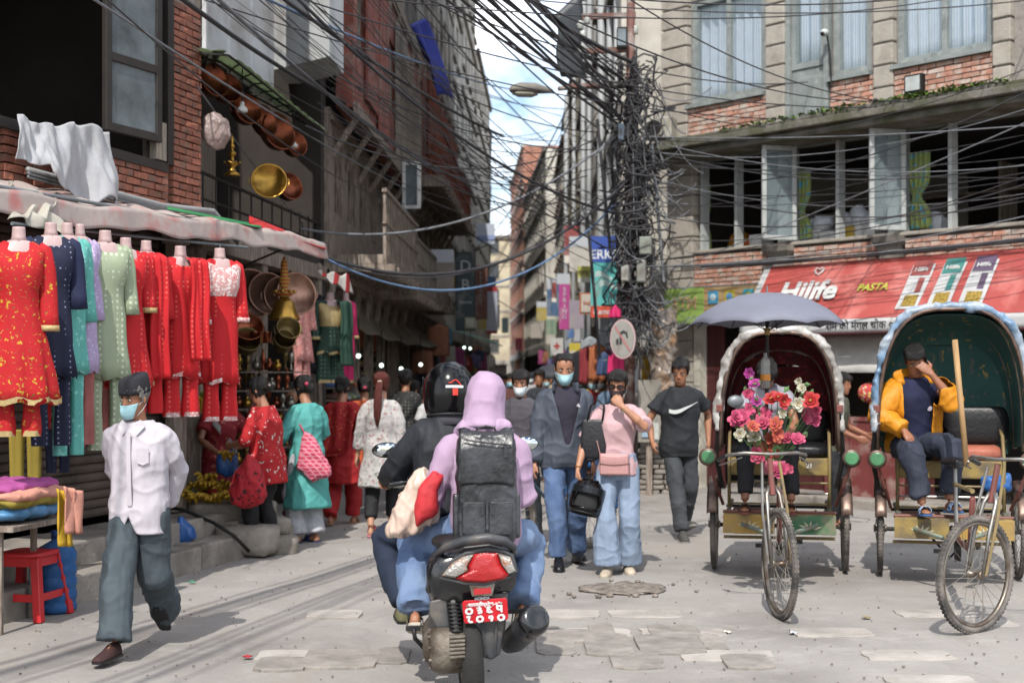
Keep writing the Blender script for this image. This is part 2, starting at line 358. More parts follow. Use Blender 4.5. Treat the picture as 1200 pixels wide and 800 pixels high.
for k,(s_,z_)in enumerate(((1,.001),(.9,.016),(.5,.02),(.02,.018))):
 rr.append([V(q.x+math.cos(t*PI/12)*.34*s_*random.uniform(.85,1.15),q.y+math.sin(t*PI/12)*.28*s_*random.uniform(.85,1.15),z_+random.uniform(-.004,.006))for t in range(24)])
ob('rubble_patch',pb.rings(rr),m_patch,ground,smooth=True)
for k in range(40):
 s_=random.uniform(.008,.03);pb=MB().ell((q.x+random.gauss(0,.25),q.y+random.gauss(0,.2),.01),(s_,s_*.8,s_*.6),6,4);ob('rubble',pb,m_patch,ground)
#  BRICKWORK
def brick_meshes(L,H,D,n=4):
 out=[]
 for k in range(n):
  b=MB().box((0,0,0),(L,D,H));b.v=[tuple(c+random.uniform(-.0035,.0035)for c in v)for v in b.v];me=b.mesh('brick');fixn(me);out.append(me)
 return out
BR=brick_meshes(.222,.052,.06);BRH=brick_meshes(.105,.052,.06)
def bricks(F,t0,t1,z0,z1,parent,m,n=0.0,hole=None,dz=.066,L=.236):
 """courses of single bricks in the rectangle t0..t1, z0..z1 of a facade"""
 row=0;z=z0+dz/2;cnt=0
 for me in BR+BRH:
  pass
 key=m.name
 if key not in BRM:
  BRM[key]=[[x.copy()for x in BR],[x.copy()for x in BRH]]
  for l in BRM[key]:
   for x in l:x.materials.append(m)
 full,half=BRM[key]
 while z<z1-dz*.3:
  t=t0+(0 if row%2==0 else-L/2)
  while t<t1-.03:
   a,b=max(t,t0),min(t+L,t1);w=b-a
   if w>.04 and not(hole and hole((a+b)/2,z)):
    me=random.choice(full if w>.17 else half);o=bpy.data.objects.new('brick',me);COL.objects.link(o);o.parent=parent
    sx=(w-.014)/(.222 if w>.17 else .105)
    o.matrix_basis=F.M((a+b)/2,n+random.uniform(-.026,-.016),z)@Matrix.Rotation(random.uniform(-.006,.006),4,'Y')@Matrix.Diagonal((sx,1,1,1))
    if parent in WM:o.matrix_parent_inverse=WM[parent].inverted()
    cnt+=1
   t+=L
  z+=dz;row+=1
 return cnt
BRM={}
def panels(mb,F,t0,t1,z0,z1,holes,n0=-.25,n1=-.03):
 """wall slab with rectangular holes, cut into blocks"""
 ts=sorted({t0,t1,*[h[0]for h in holes],*[h[1]for h in holes]});zs=sorted({z0,z1,*[h[2]for h in holes],*[h[3]for h in holes]})
 for i in range(len(ts)-1):
  run=None
  for j in range(len(zs)-1):
   a,b,c,d=ts[i],ts[i+1],zs[j],zs[j+1];mt,mz=(a+b)/2,(c+d)/2
   if a<t0-1e-6 or b>t1+1e-6 or c<z0-1e-6 or d>z1+1e-6:continue
   if any(h[0]<mt<h[1]and h[2]<mz<h[3]for h in holes):run=None;continue
   F.box(mb,a,b,n0,n1,c,d)
 return mb
def window(F,t0,t1,z0,z1,parent,fm,gm,n=-.1,cols=2,rows=1,w=.05,name='window',world=True,panes=True,rails=()):
 """frame as the part, one pane for each light as sub-parts"""
 f=MB();F.box(f,t0,t0+w,n-.04,n+.03,z0,z1);F.box(f,t1-w,t1,n-.04,n+.03,z0,z1);F.box(f,t0+w,t1-w,n-.04,n+.03,z0,z0+w);F.box(f,t0+w,t1-w,n-.04,n+.03,z1-w,z1)
 for i in range(1,cols):c=t0+(t1-t0)*i/cols;F.box(f,c-w*.45,c+w*.45,n-.036,n+.027,z0+w,z1-w)
 for i in range(1,rows):c=z0+(z1-z0)*i/rows;F.box(f,t0+w,t1-w,n-.03,n+.022,c-w*.35,c+w*.35)
 o=ob(name,f,fm,parent,world=world,bevel=.004)
 if panes:
  for i in range(cols):
   for j in range(rows):
    p=MB();F.box(p,t0+(t1-t0)*i/cols+w*.5,t0+(t1-t0)*(i+1)/cols-w*.5,n-.012,n-.006,z0+(z1-z0)*j/rows+w*.4,z0+(z1-z0)*(j+1)/rows-w*.4);ob('pane',p,gm,o,world=True)
 return o
#  LEFT: BRICK BUILDING WITH THE CLOTHES SHOP
FL=Fac((-3.95,9.4),(.285,1))
tp,_z=FL.px(235,200);tl=-3.5
tw,zsill=FL.px(196,190);tk,_z=FL.px(18,100)
lb=thing('brick_building','red brick building at the left with dark open window above the clothes stall','building',FL(tp/2,-1,0))
zt=7.2;b=MB();FL.box(b,tl,tp,-.25,-.05,2.95,zsill);FL.box(b,tw,tp,-.25,-.05,zsill,zt);FL.box(b,tl,tw,-.25,-.05,5.55,zt);ob('wall',b,m_mortar,lb,world=True)
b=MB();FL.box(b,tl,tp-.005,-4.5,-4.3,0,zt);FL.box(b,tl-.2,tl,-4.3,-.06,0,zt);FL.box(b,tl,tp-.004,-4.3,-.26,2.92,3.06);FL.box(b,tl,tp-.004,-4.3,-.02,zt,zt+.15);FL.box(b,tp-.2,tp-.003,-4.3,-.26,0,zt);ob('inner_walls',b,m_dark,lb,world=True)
nb=bricks(FL,tk-.15,tw,2.98,zsill-.04,lb,m_brick)+bricks(FL,tw+.09,tp,2.98,zsill-.04+.066*24+.001,lb,m_brick)
b=MB();FL.box(b,tw-.02,tw+.085,-.2,.02,zsill-.02,5.6);FL.box(b,tl,tw-.02,-.2,.03,zsill-.1,zsill-.02);ob('window_frame',b,m_frame_dark,lb,world=True)
b=MB();t0,z0=FL.px(160,190);FL.box(b,tw-.2,tw-.03,-.06,.012,zsill,zsill+.34);ob('shutter_board',b,m_plank,lb,world=True)
ca=FL(tw-.02,.05,0);T2=Vector((-.42,-.91,0)).normalized();FC=Fac((ca.x,ca.y),(-T2.x,-T2.y));FC.o=ca+T2*0
c0,cz0=FC.px(122,155);c1,_q=FC.px(188,165)
cs=MB();w=.075;za,zb,zm=cz0+.02,5.35,cz0+.62
for(u0,u1,v0,v1)in((c0,c0+w,za,zb),(c1-w,c1,za,zb),(c0+w,c1-w,za,za+w),(c0+w,c1-w,zb-w,zb),(c0+w,c1-w,zm,zm+w)):FC.box(cs,u0,u1,-.025,.025,v0,v1)
cso=ob('casement',cs,m_frame_dark,lb,world=True,bevel=.006)
for v0,v1 in((za+w,zm),(zm+w,zb-w)):
 p=MB();FC.box(p,c0+w,c1-w,-.004,.004,v0,v1);ob('pane',p,m_glass_grey,cso,world=True)
st=thing('rolling_shutter','brown rolling metal shutter behind the hanging dresses','shutter',FL(.6,-.1,.4))
for k in range(34):b=MB();z=.42+k*.075;b.rings([[FL(t,-.12+.022*math.sin(a_)+.01,z+.036-.036*math.cos(a_))for a_ in(0,.8,1.57,2.3,3.14)]+[FL(t,-.14,z+.072),FL(t,-.14,z)]for t in(-3.2,tp-.6)]);ob('slat',b,m_shutter,st,world=True)
pt=thing('wooden_post','dark wooden post between shutter and banana stall','post',FL(tp-.5,.1,.38));b=MB()
ta,_z=FL.px(205,520,.15);tb,_z=FL.px(219,520,.15);FL.box(b,ta,tb,.05,.15,.38,2.78);ob('shaft',b,m_wood,pt,world=True,bevel=.01);b=MB();FL.box(b,ta-.03,tb+.03,.03,.17,2.78,2.92);ob('capital',b,m_wood,pt,world=True,bevel=.01)
m_step=mat('stone_step','#8c857d',rough=.9,scale=2.5,bump=.5,bscale=22,rnd=.1,dirt=('#5e5851',.4,3))
sp=thing('shop_steps','two grey stone steps along the front of the clothes shop','steps',FL(0,.5,0))
t=-2.6;k=0
while t<tp+.3:
 w=random.uniform(.7,1.1);b=MB();FL.box(b,t+.006,t+w-.006,-.1,.52,-.05,.37+random.uniform(-.01,.01));ob('step_stone',b,m_step,sp,world=True,bevel=.018)
 b=MB();FL.box(b,t+.02,t+w+.008,.524,.80,-.05,.19+random.uniform(-.01,.01));ob('step_stone',b,m_step,sp,world=True,bevel=.018);t+=w
m_awn=mat('dusty_awning','#a99c96',rough=.85,scale=1.4,var=.1,bump=.2,bscale=14,dirt=('#a06a66',.25,5))
aw=thing('awning','long dusty grey-pink tarpaulin awning over the hanging dresses','awning',FL(1,.8,2.9))
def awe(s):y=8.2+5.4*s;return V(-3.14+.3*(y-9.3),y,2.80+.12*min(1,max(0,(y-9.3)/3))+.015*math.sin(y*5))if True else None
def awf(u,v):
 e=awe(u);wb=FL((e.y-9.4)*1.04,-.02,3.02+.1*u)
 if v<.7:q=v/.7;return wb.lerp(e+V(0,0,.02),q)+V(0,0,-.05*math.sin(q*PI)+.012*math.sin(u*70+q*3))
 q=(v-.7)/.3;return e+V(.025*q+.012*math.sin(u*41),-.006,-.155*q-.012*q*math.sin(u*55)*(1 if u<.9 else .3))
ob('tarpaulin',MB().grid(awf,90,20),m_awn,aw,world=True,smooth=True,solid=.006)
b=MB().tube([awe(0)+V(-.03,0,.01),awe(1)+V(-.03,0,.01)],.014,8);ob('front_pole',b,m_steel,aw,world=True)
for s in(.08,.5,.93):b=MB().tube([awe(s)+V(-.03,0,0),FL((awe(s).y-9.4)*1.04,0,2.55)],.011,6);ob('brace',b,m_iron,aw,world=True)
m_redtarp=mat('red_tarp','#b3201f',rough=.6,bump=.15);m_greentarp=mat('green_tarp','#2f7d4c',rough=.6,bump=.15)
def rt(u,v):return P(262+118*u,262+34*u-8*(1-v)*(1-.5*u),13.0+.65*u-.4*(1-v))if True else 0
ob('red_tarpaulin',MB().grid(lambda u,v:P(292+90*u,266+30*u-9*v*(1-.7*u)-4,12.2+1.25*u+.25*v),14,5),m_redtarp,world=False,smooth=True,solid=.006,label='bright red tarpaulin corner at the far end of the awning',cat='tarpaulin')
ob('green_tarpaulin',MB().grid(lambda u,v:P(196+110*u,245+22*u-3*v,11.1+1.1*u+.3*v),14,3),m_greentarp,smooth=True,solid=.006,label='thin green tarpaulin edge lying along the awning top',cat='tarpaulin')
#  LEFT: METALWARE SHOP HOUSE
FM=Fac((FL(tp,0,0).x,FL(tp,0,0).y),(.135,1))
mh=thing('metalware_house','dark narrow house with white metal sheets above the copper pot shop','building',FM(2,-1,0))
LM=4.4
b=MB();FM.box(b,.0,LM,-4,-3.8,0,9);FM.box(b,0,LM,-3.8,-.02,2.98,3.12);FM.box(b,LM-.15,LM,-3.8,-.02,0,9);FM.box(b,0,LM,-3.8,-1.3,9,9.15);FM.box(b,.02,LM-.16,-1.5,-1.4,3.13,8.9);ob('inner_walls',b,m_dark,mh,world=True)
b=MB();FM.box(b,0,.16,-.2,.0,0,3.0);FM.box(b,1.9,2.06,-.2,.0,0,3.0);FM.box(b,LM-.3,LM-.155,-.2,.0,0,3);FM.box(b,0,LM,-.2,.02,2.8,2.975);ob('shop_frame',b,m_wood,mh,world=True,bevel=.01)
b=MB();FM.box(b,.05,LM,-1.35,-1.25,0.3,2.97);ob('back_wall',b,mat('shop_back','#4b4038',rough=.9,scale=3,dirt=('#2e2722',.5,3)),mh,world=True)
for(u0,u1)in((.1,.85),(2.3,3.0),(3.3,4.0)):b=MB();FM.box(b,u0,u1,-1.38,-1.3,3.2,4.6);ob('door',b,m_plank,mh,world=True,bevel=.01)
b=MB()
FM.box(b,.62,.82,-.5,-.35,3.12,4.8);ob('pillar',b,m_conc,mh,world=True)
rl=MB();rl.tube([FM(0,-.05,3.55),FM(LM,-.05,3.5)],.018,6);rl.tube([FM(0,-.05,3.3),FM(LM,-.05,3.28)],.014,6)
for k in range(12):rl.tube([FM(.2+k*.36,-.05,3.1),FM(.2+k*.36,-.05,3.55)],.01,5)
ob('gallery_rail',rl,m_iron,mh,world=True)
u0,z0=FM.px(232,55,.02);u1,z1=FM.px(318,106,.02)
b=MB();FM.box(b,.0,u1,-.25,0,(z0+z1)/2,8.9);ob('upper_wall',b,m_conc,mh,world=True)
for k in range(3):
 a_=.01+(u1-.01)*k/3;c_=.01+(u1-.01)*(k+1)/3;b=MB();b.rings([[FM(t,n_,z)for t,n_ in((a_,.01),(a_,.05),(a_+.03,.055),(a_+.05,.03),(c_-.05,.03),(c_-.03,.055),(c_-.006,.05),(c_-.006,.01))]for z in((z0+z1)/2-.06-.03*k,8.8)]);ob('metal_sheet',b,m_white_sheet,mh,world=True)
bx0=P(322,78,16.2);b=MB().prism([P(321,82,16.4),P(386,66,15.6),P(386,-200,15.6),P(321,-200,16.4)],(.05,.9,0));ob('bay_sheet',b,m_white_sheet,mh,world=True)
m_corr=mat('translucent_sheet','#8e9583',rough=.5,scale=2,var=.15,bump=.05,dirt=('#6a6f60',.4,3));translucent(m_corr,.55,'#a9b59a')
cp=thing('sheet_canopy','small corrugated sheet canopy over the hanging copper pots','canopy',FM(1.5,.3,4.4))
def cpo(u):return P(232+34*min(1,u*4),58,12.7).lerp(P(384,155,15.2),max(0,(u-.12)/.88))if u>.12 else P(232+36*u/.12,57+3*(u/.12),12.7)
def cpi(u):return P(233+132*u,74+71*u,13.2+3.4*u)
ob('corrugated_sheet',MB().grid(lambda u,v:cpi(u).lerp(cpo(u),v)+V(0,0,.03*math.sin(v*PI)+.008*math.sin(u*90)),90,8),m_corr,cp,world=True,smooth=True,solid=.004)
for k in range(11):u=(k+.5)/11;ob('rib',MB().tube([cpi(u)+V(0,0,-.03),cpi(u).lerp(cpo(u),.5)+V(0,0,.0),cpo(u)+V(0,0,-.03)],.009,5),m_iron,cp,world=True)
for v in(0,.5,1):ob('purlin',MB().tube([cpi(u).lerp(cpo(u),v)+V(0,0,-.04+.03*math.sin(v*PI))for u in(.02,.12,.3,.6,1)],.012,5),m_iron,cp,world=True)
#  LEFT: OLD TIMBER HOUSES ALONG THE LANE
e=FM(LM,0,0);FS=Fac((e.x,e.y),(.026,1));S0=e.y
def post(mb,F,t,n,z0,z1,w=.14):F.box(mb,t-w/2,t+w/2,n-w/2,n+w/2,z0,z1)
def balcony(F,t0,t1,z,out,parent,m,rail=.8,step=.22):
 b=MB();F.box(b,t0,t1,.0,out,z-.12,z)
 k=t0
 while k<t1:F.box(b,k,k+.09,.02,out+.1,z-.22,z-.124);k+=.55
 o=ob('balcony',b,m_wood,parent,world=True)
 r=MB();F.box(r,t0,t1,out-.06,out,z+rail-.05,z+rail);F.box(r,t0,t1,out-.055,out-.005,z+rail*.5-.03,z+rail*.5)
 k=t0+.03
 while k<t1:F.box(r,k,k+.04,out-.05,out-.012,z,z+rail-.05);k+=step
 ob('railing',r,m,o,world=True);return o
def timber_house(name,label,t0,t1,floors,wm,win,jut=(0,.35,.6),top=None,bal=None,gm=None,slat=False):
 """floors: list of z levels; each storey juts out a little more"""
 h=thing(name,label,'building',FS((t0+t1)/2,-.5,0))
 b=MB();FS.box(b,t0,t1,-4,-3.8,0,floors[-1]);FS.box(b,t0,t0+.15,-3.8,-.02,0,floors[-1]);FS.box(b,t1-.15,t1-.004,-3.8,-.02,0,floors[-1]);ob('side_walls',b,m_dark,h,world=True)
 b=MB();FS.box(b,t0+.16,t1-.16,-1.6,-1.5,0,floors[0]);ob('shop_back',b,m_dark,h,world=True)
 b=MB();FS.box(b,t0,t1-.003,-3.8,.0,floors[0]-.16,floors[0]-.002)
 for k in range(int((t1-t0)/1.6)+2):post(b,FS,min(t0+.1+k*1.6,t1-.1),-.1,0,floors[0]-.165)
 ob('shop_frame',b,m_wood,h,world=True)
 for i in range(len(floors)-1):
  z0,z1=floors[i],floors[i+1];n=jut[min(i,len(jut)-1)];ws=[];k=t0+.35
  while k+win[0]<t1-.2:ws.append((k,k+win[0],z0+.75,min(z1-.3,z0+.75+win[1])));k+=win[0]+win[2]
  b=MB();panels(b,FS,t0+.002,t1-.005,z0,z1,ws,n-.22,n);ob('wall',b,wm[i%len(wm)],h,world=True)
  b=MB();FS.box(b,t0,t1-.006,n,n+.06,z0-.09,z0+.06);FS.box(b,t0,t1-.006,n,n+.04,z1-.16,z1-.09);ob('beam',b,m_wood,h,world=True)
  k=t0+.2;j=0
  while k<t1 and n>0 and j<12:
   o=MB();o.bar(FS(k,jut[max(0,i-1)]-.0 if i else 0,z0-.6),FS(k,n+.03,z0-.09),.07);ob('strut',o,m_wood,h,world=True);k+=1.2;j+=1
  for w_ in ws:
   wo_=window(FS,*w_,h,m_wood,gm or m_glass_dark,n=n-.08,cols=2,rows=1,w=.06)
 if top:
  b=MB();n=jut[-1];z=floors[-1];b.prism([FS(t0-.1,n+.7,z-.3),FS(t1+.1,n+.7,z-.3),FS(t1+.1,-3.8,z+1.0),FS(t0-.1,-3.8,z+1.0)],(0,0,.1));ob('roof',b,top,h,world=True)
 return h
m_dkwall=mat('soot_plaster','#969086',rough=.92,scale=1.4,bump=.4,bscale=18,var=.2,dirt=('#3a342f',.5,1.2))
th1=timber_house('timber_house','blackened old timber house with gallery and rusty red sheets',0.0,9.0,[2.95,5.0,7.6,10.2],[m_wood,m_rust,m_dkwall],(.75,1.1,.45),jut=(.05,.35,.35),top=m_rust)
balcony(FS,.2,4.6,3.15,.75,th1,m_wood,.85,.2);balcony(FS,4.8,8.8,3.05,.7,th1,m_plank,.8,.18)
for(a_,c_,z0,z1,n,m)in((1.0,2.2,5.3,7.4,.37,m_rust),(2.3,3.4,5.1,7.5,.38,m_rust),(4.6,5.2,5.1,7.3,.37,m_plank),(5.3,6.0,5.1,7.3,.37,m_plank),(6.1,6.7,5.1,7.2,.37,m_plank)):
 b=MB();FS.box(b,a_,c_,n,n+.03,z0,z1);ob('boarding',b,m,th1,world=True)
for k in range(14):b=MB();FS.box(b,4.7+k*.3,4.74+k*.3,.38,.42,5.0,6.9);ob('lattice_bar',b,m_plank,th1,world=True)
th2=timber_house('carved_house','old house with red-brown carved wooden posts and white open window',9.0,19.0,[3.0,5.4,8.2,11],[m_wood,m_wood_red,m_dkwall],(.8,1.3,.5),jut=(.05,.3,.3))
for k in range(10):b=MB();t=10.4+k*.85;b.lathe([(.05,0),(.07,.1),(.05,.2),(.06,.9),(.075,1.1),(.05,1.3),(.06,2.1)],FS(t,.42,5.5),8);ob('carved_post',b,m_wood_red,th2,world=True)
balcony(FS,9.3,18.8,5.5,.8,th2,m_wood_red,.85,.25);balcony(FS,9.3,14,3.2,.6,th2,m_wood,.8,.2)
ww=thing('white_window','white framed window sash standing open on the dark old house','window',P(482,246,21.5));FW=Fac((P(472,200,21.5).x,21.5),(.95,-.3))
b0,zb0=0,P(482,245,21.5).z;zb1=P(482,190,21.5).z;wd=.30;f=MB()
for(u0,u1,v0,v1)in((0,.05,zb0,zb1),(wd-.05,wd,zb0,zb1),(.05,wd-.05,zb0,zb0+.05),(.05,wd-.05,zb1-.05,zb1)):FW.box(f,u0,u1,-.02,.02,v0,v1)
ob('sash_frame',f,mat('white_paint','#d4d6d4',rough=.5,bump=.05),ww,world=True);f=MB();FW.box(f,.05,wd-.05,-.004,.004,zb0+.05,zb1-.05);ob('pane',f,m_glass_grey,ww,world=True)
#  plain lane houses, both sides
m_far=[mat('plaster_'+k,c,rough=.9,scale=.8,bump=.2,bscale=9,var=.12,dirt=(d,.45,.7))for k,c,d in(('grey','#8a857d','#6a645d'),('buff','#b0a48c','#7e7362'),('pale','#b5b2aa','#837d74'),('brickred','#8a5c4b','#6d574c'),('light','#c2beb4','#958f85'),('brown','#7a6252','#5c4f47'))]
def far_brick():
 m=mat('far_brick','#96604c',rough=.9,scale=1,bump=.2,var=.1);t=m.node_tree;b=t.nodes['Principled BSDF'];tc=N_(t,'ShaderNodeTexCoord');mp=N_(t,'ShaderNodeMapping');mp.inputs['Rotation'].default_value=(R(90),0,0)
 k=N_(t,'ShaderNodeTexBrick');k.inputs['Scale'].default_value=4.2;k.inputs['Color1'].default_value=(*srgb('#a06650'),1);k.inputs['Color2'].default_value=(*srgb('#86543f'),1);k.inputs['Mortar'].default_value=(*srgb('#8f877f'),1)
 cx=N_(t,'ShaderNodeSeparateXYZ');cb=N_(t,'ShaderNodeCombineXYZ');ad=N_(t,'ShaderNodeMath',operation='ADD');t.links.new(tc.outputs['Object'],cx.inputs[0]);t.links.new(cx.outputs[0],ad.inputs[0]);t.links.new(cx.outputs[1],ad.inputs[1]);t.links.new(ad.outputs[0],cb.inputs[0]);t.links.new(cx.outputs[2],cb.inputs[1])
 t.links.new(cb.outputs[0],k.inputs['Vector']);t.links.new(k.outputs[0],b.inputs['Base Color']);return m
m_fbrick=far_brick()
def lane_house(name,label,F,t0,t1,z,nfl,wm,win=(1.0,1.4,.7),g=3.0,fm=None,gm=None,bal=(),depth=8,band=None,tank=False,shop=True,endwin=False):
 h=thing(name,label,'building',F((t0+t1)/2,-depth/2,0));fh=(z-g)/nfl;ws=[]
 for i in range(nfl):
  k=t0+.4;z0=g+i*fh
  while k+win[0]<t1-.25:ws.append((k,k+win[0],z0+fh*.32,z0+fh*.32+min(win[1],fh*.55)));k+=win[0]+win[2]
 b=MB();panels(b,F,t0,t1,g,z,ws,-.3,0);F.box(b,t0,t0+.3,-depth,-.302,0,z);F.box(b,t1-.3,t1,-depth,-.302,0,z);F.box(b,t0+.302,t1-.302,-depth,-depth+.3,0,z);ob('wall',b,wm,h,world=True)
 b=MB();F.box(b,t0,t1,-depth,-.304,z-.2,z-.05);F.box(b,t0-.05,t1+.05,-.02,.12,z-.12,z+.1);ob('roof',b,band or m_conc,h,world=True)
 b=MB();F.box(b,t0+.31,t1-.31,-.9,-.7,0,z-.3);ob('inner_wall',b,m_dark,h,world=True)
 if shop:
  b=MB();F.box(b,t0,t1,-.28,.05,g-.35,g-.002);F.box(b,t0,t0+.25,-.28,-.01,0,g-.36);F.box(b,t1-.25,t1,-.28,-.01,0,g-.36);ob('shop_front',b,band or m_conc,h,world=True)
 for i in range(1,nfl):b=MB();F.box(b,t0,t1,0.002,.09,g+i*fh-.1,g+i*fh+.06);ob('floor_band',b,band or m_conc,h,world=True)
 for w_ in ws:
  o=window(F,*w_,h,fm or m_frame_grey,gm or m_glass_dark,n=-.14,cols=2,w=.06);s=MB();F.box(s,w_[0]-.06,w_[1]+.06,-.05,.09,w_[2]-.09,w_[2]-.005);ob('sill',s,band or m_conc,o,world=True)
 for i in bal:balcony(F,t0+.3,t1-.3,g+i*fh+.1,.8,h,m_iron,.9,.15)
 if tank:
  b=MB().lathe([(.02,0),(.55,0),(.55,1.0),(.4,1.25),(.15,1.3),(.15,1.4),(.02,1.4)],F((t0+t1)/2,-2,z),14);ob('water_tank',b,mat('tank_black','#1e1f20',rough=.5),h,world=True,smooth=True)
 return h
t5=19.0
lane_house('concrete_block','tall grey concrete block with brick gable on the left of the lane',FS,t5,t5+8,15.2,5,m_far[2],(1.0,1.6,.8))
b=MB();FS.box(b,t5-.12,t5-.004,-5,-.6,10.0,14.8);o=ob('brick_gable',b,m_fbrick,bpy.data.objects['concrete_block'],world=True)
lane_house('concrete_block','dark grey block with rounded parapet at the gap of sky',FS,t5+8.2,t5+17,16.3,5,m_far[2],(.9,1.7,.9))
lane_house('lane_house','pale narrow house behind the dark block left of the sky gap',FS,t5+18,t5+30,14.5,4,m_far[4],(.9,1.5,1.0))
lane_house('lane_house','grey house farther down the left side of the lane',Fac((FS(t5+30,0,0).x,FS(t5+30,0,0).y),(-.02,1)),0.5,22,13.5,4,m_far[0],(1.2,1.6,1.4))
FRS=Fac((1.9,62),(-.004,-1))
lane_house('lane_house','grey tiled house beside the wire pole with drain pipes',FRS,33.0,40.3,10.8,3,m_far[4],(.9,1.5,.6),g=3.0)
lane_house('lane_house','grey house with narrow windows second from the wire pole',FRS,25.0,32.8,11,3,m_far[2],(.8,1.4,.6),g=3.0)
lane_house('lane_house','buff house with a black roof tank midway down the lane',FRS,14,24.8,10.3,3,m_far[1],(1.0,1.5,.6),tank=True,fm=m_frame_pale)
lane_house('lane_house','pale house with brown bands midway down the lane',FRS,3,13.8,10.0,3,m_far[4],(1.1,1.5,.8),band=m_far[5],fm=m_frame_dark)
FR2=Fac((-.6,110),(.042,-1))
lane_house('lane_house','pale house with white columns of windows far down the lane',FR2,31,50,11.6,4,m_far[4],(1.1,1.7,.9),fm=m_frame_dark)
lane_house('brick_tower','tall red brick house with pale floor bands far down the lane',FR2,12,30.5,15.0,5,m_fbrick,(1.3,1.7,1.2),band=m_far[2],fm=m_frame_pale,gm=m_glass_grey)
b=MB();FR2.box(b,30.52,30.7,-7,-.5,8,14.9);ob('gable',b,m_fbrick,bpy.data.objects['brick_tower'],world=True)
lane_house('lane_house','buff house closing the far end of the lane',Fac((-5.2,128),(.95,-.3)),0,5.2,14.5,5,m_far[1],(1.4,1.6,1.0),fm=m_frame_dark)
lane_house('lane_house','grey house at the bend beyond the buff house',Fac((-9.2,140),(1,-.1)),0,8,14,5,m_far[2],(1.3,1.6,1.0))
m_pipe=mat('grey_pipe','#9a9d9e',rough=.5,bump=.05,scale=2)
for k,(px,Y,r_)in enumerate([(672,34,.05),(683,30,.06),(690,27,.05),(704,25,.07),(714,24,.06),(722,22.6,.05),(663,40,.07)]):
 q=P(px,300,Y);ob('drain_pipe',MB().tube([V(q.x,Y,.2),V(q.x,Y,4),V(q.x+.02,Y,9.8)],r_,8),m_pipe,smooth=True,label=ORD[6-k]+' grey drain pipe counting from far down the right lane houses' if k<6 else 'grey drain pipe farthest down the right lane houses',cat='pipe',group='drain pipes on the right of the lane')
#  RIGHT: BRICK CORNER BUILDING
FR=Fac((2.31,20.0),(.665,-.747));TE=8.2
def fr(x,y,n=0):return FR.px(x,y,n)
cb=thing('corner_building','brick and grey stone corner building with mossy ledge and curtained windows','building',FR(3,-2,0))
zc=fr(775,165,.55)[1]-.05
zs=fr(812,294)[1];zh=zs+1.28;zg=zs-.55
zt=zc+3.4
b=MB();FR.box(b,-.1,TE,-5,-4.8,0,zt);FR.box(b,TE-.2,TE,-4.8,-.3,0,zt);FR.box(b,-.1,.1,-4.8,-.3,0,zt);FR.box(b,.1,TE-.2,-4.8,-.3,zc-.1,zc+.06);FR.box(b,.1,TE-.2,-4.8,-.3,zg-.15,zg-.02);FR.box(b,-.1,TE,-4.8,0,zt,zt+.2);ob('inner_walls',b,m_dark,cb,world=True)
pil=[(777,807),(899,921),(1025,1048),(1165,1186)];PT=[]
for a_,c_ in pil:
 t0,t1=fr(a_,60)[0],fr(c_,60)[0];PT.append((t0,t1));z=zc+.08;k=0
 while z<zt:
  b=MB();FR.box(b,t0,t1,-.3,.045+random.uniform(-.006,.006),z+.012,z+.27);ob('stone_block',b,m_block,cb,world=True,bevel=.014);z+=.28;k+=1
 b=MB();FR.box(b,t0+.02,t1-.02,-.3,.02,zc,zt);ob('pilaster_core',b,m_mortar,cb,world=True)
PT.append((TE-.3,TE))
m_curt=mat_print('blue_white_curtain','#cdd2da',['#9fb0c8'],'X',9,thr=.42,stretch=(1,1,.05));m_curt2=m_curt
def curtain(F,t0,t1,n,z0,z1,m,label,group,waves=7,amp=.035,gather=0):
 f=lambda u,v:F(t0+(t1-t0)*(u if not gather else u*(1-gather*math.sin(v*PI)*.5)),n+amp*math.sin(u*waves*2*PI+.5*math.sin(v*3)),z0+(z1-z0)*v)
 return ob('curtain',MB().grid(f,waves*8,6),m,smooth=True,label=label,cat='curtain',group=group,solid=.002)
wins=[((810,897),110,2,'left upper window'),((976,1021),80,1,'narrow upper window beside the door'),((1051,1163),64,2,'right upper window')]
apr=[]
for(xx,yb,c_,w_)in wins:
 t0,t1=fr(xx[0],yb,-.05)[0],fr(xx[1],yb,-.05)[0];z0=(fr(xx[0],yb+3,-.05)[1]+fr(xx[1],yb-5,-.05)[1])/2
 if c_==2:z0=zc+.62
 else:z0=zc+.62
 window(FR,t0,t1,z0,z0+1.5,cb,m_frame_grey,m_glass,n=-.1,cols=c_,w=.085)
 curtain(FR,t0+.04,t1-.04,-.24,z0+.03,z0+1.5,m_curt,'blue and white curtain behind the '+w_,'curtains of the upper floor',waves=4*c_)
 apr.append((t0,t1,z0));s=MB();FR.box(s,t0-.03,t1+.03,-.16,.06,z0-.06,z0-.004);ob('sill',s,m_frame_grey,cb,world=True)
d0,d1=fr(924,80,-.06)[0],fr(974,80,-.06)[0]
apr_b=[(PT[0][1],PT[1][0]),(d1+.03,PT[2][0]),(PT[2][1],PT[3][0]),(PT[3][1],PT[4][0])]
for i,(a_,c_)in enumerate(apr_b):
 w=apr[i]if i<3 else(a_+.2,c_-.2,zc+.62);b=MB();panels(b,FR,a_+.002,c_-.002,zc,zt,[(w[0],w[1],w[2],w[2]+1.5)]if i<3 else[],-.3,-.05);ob('wall',b,m_mortar,cb,world=True)
 if i<3:bricks(FR,a_,c_,zc+.03,w[2]-.065,cb,m_brick_r)
b=MB();FR.box(b,d0,d0+.07,-.14,.02,zc+.02,zt);FR.box(b,d1-.07,d1,-.14,.02,zc+.02,zt);ob('door_frame',b,m_frame_grey,cb,world=True,bevel=.006)
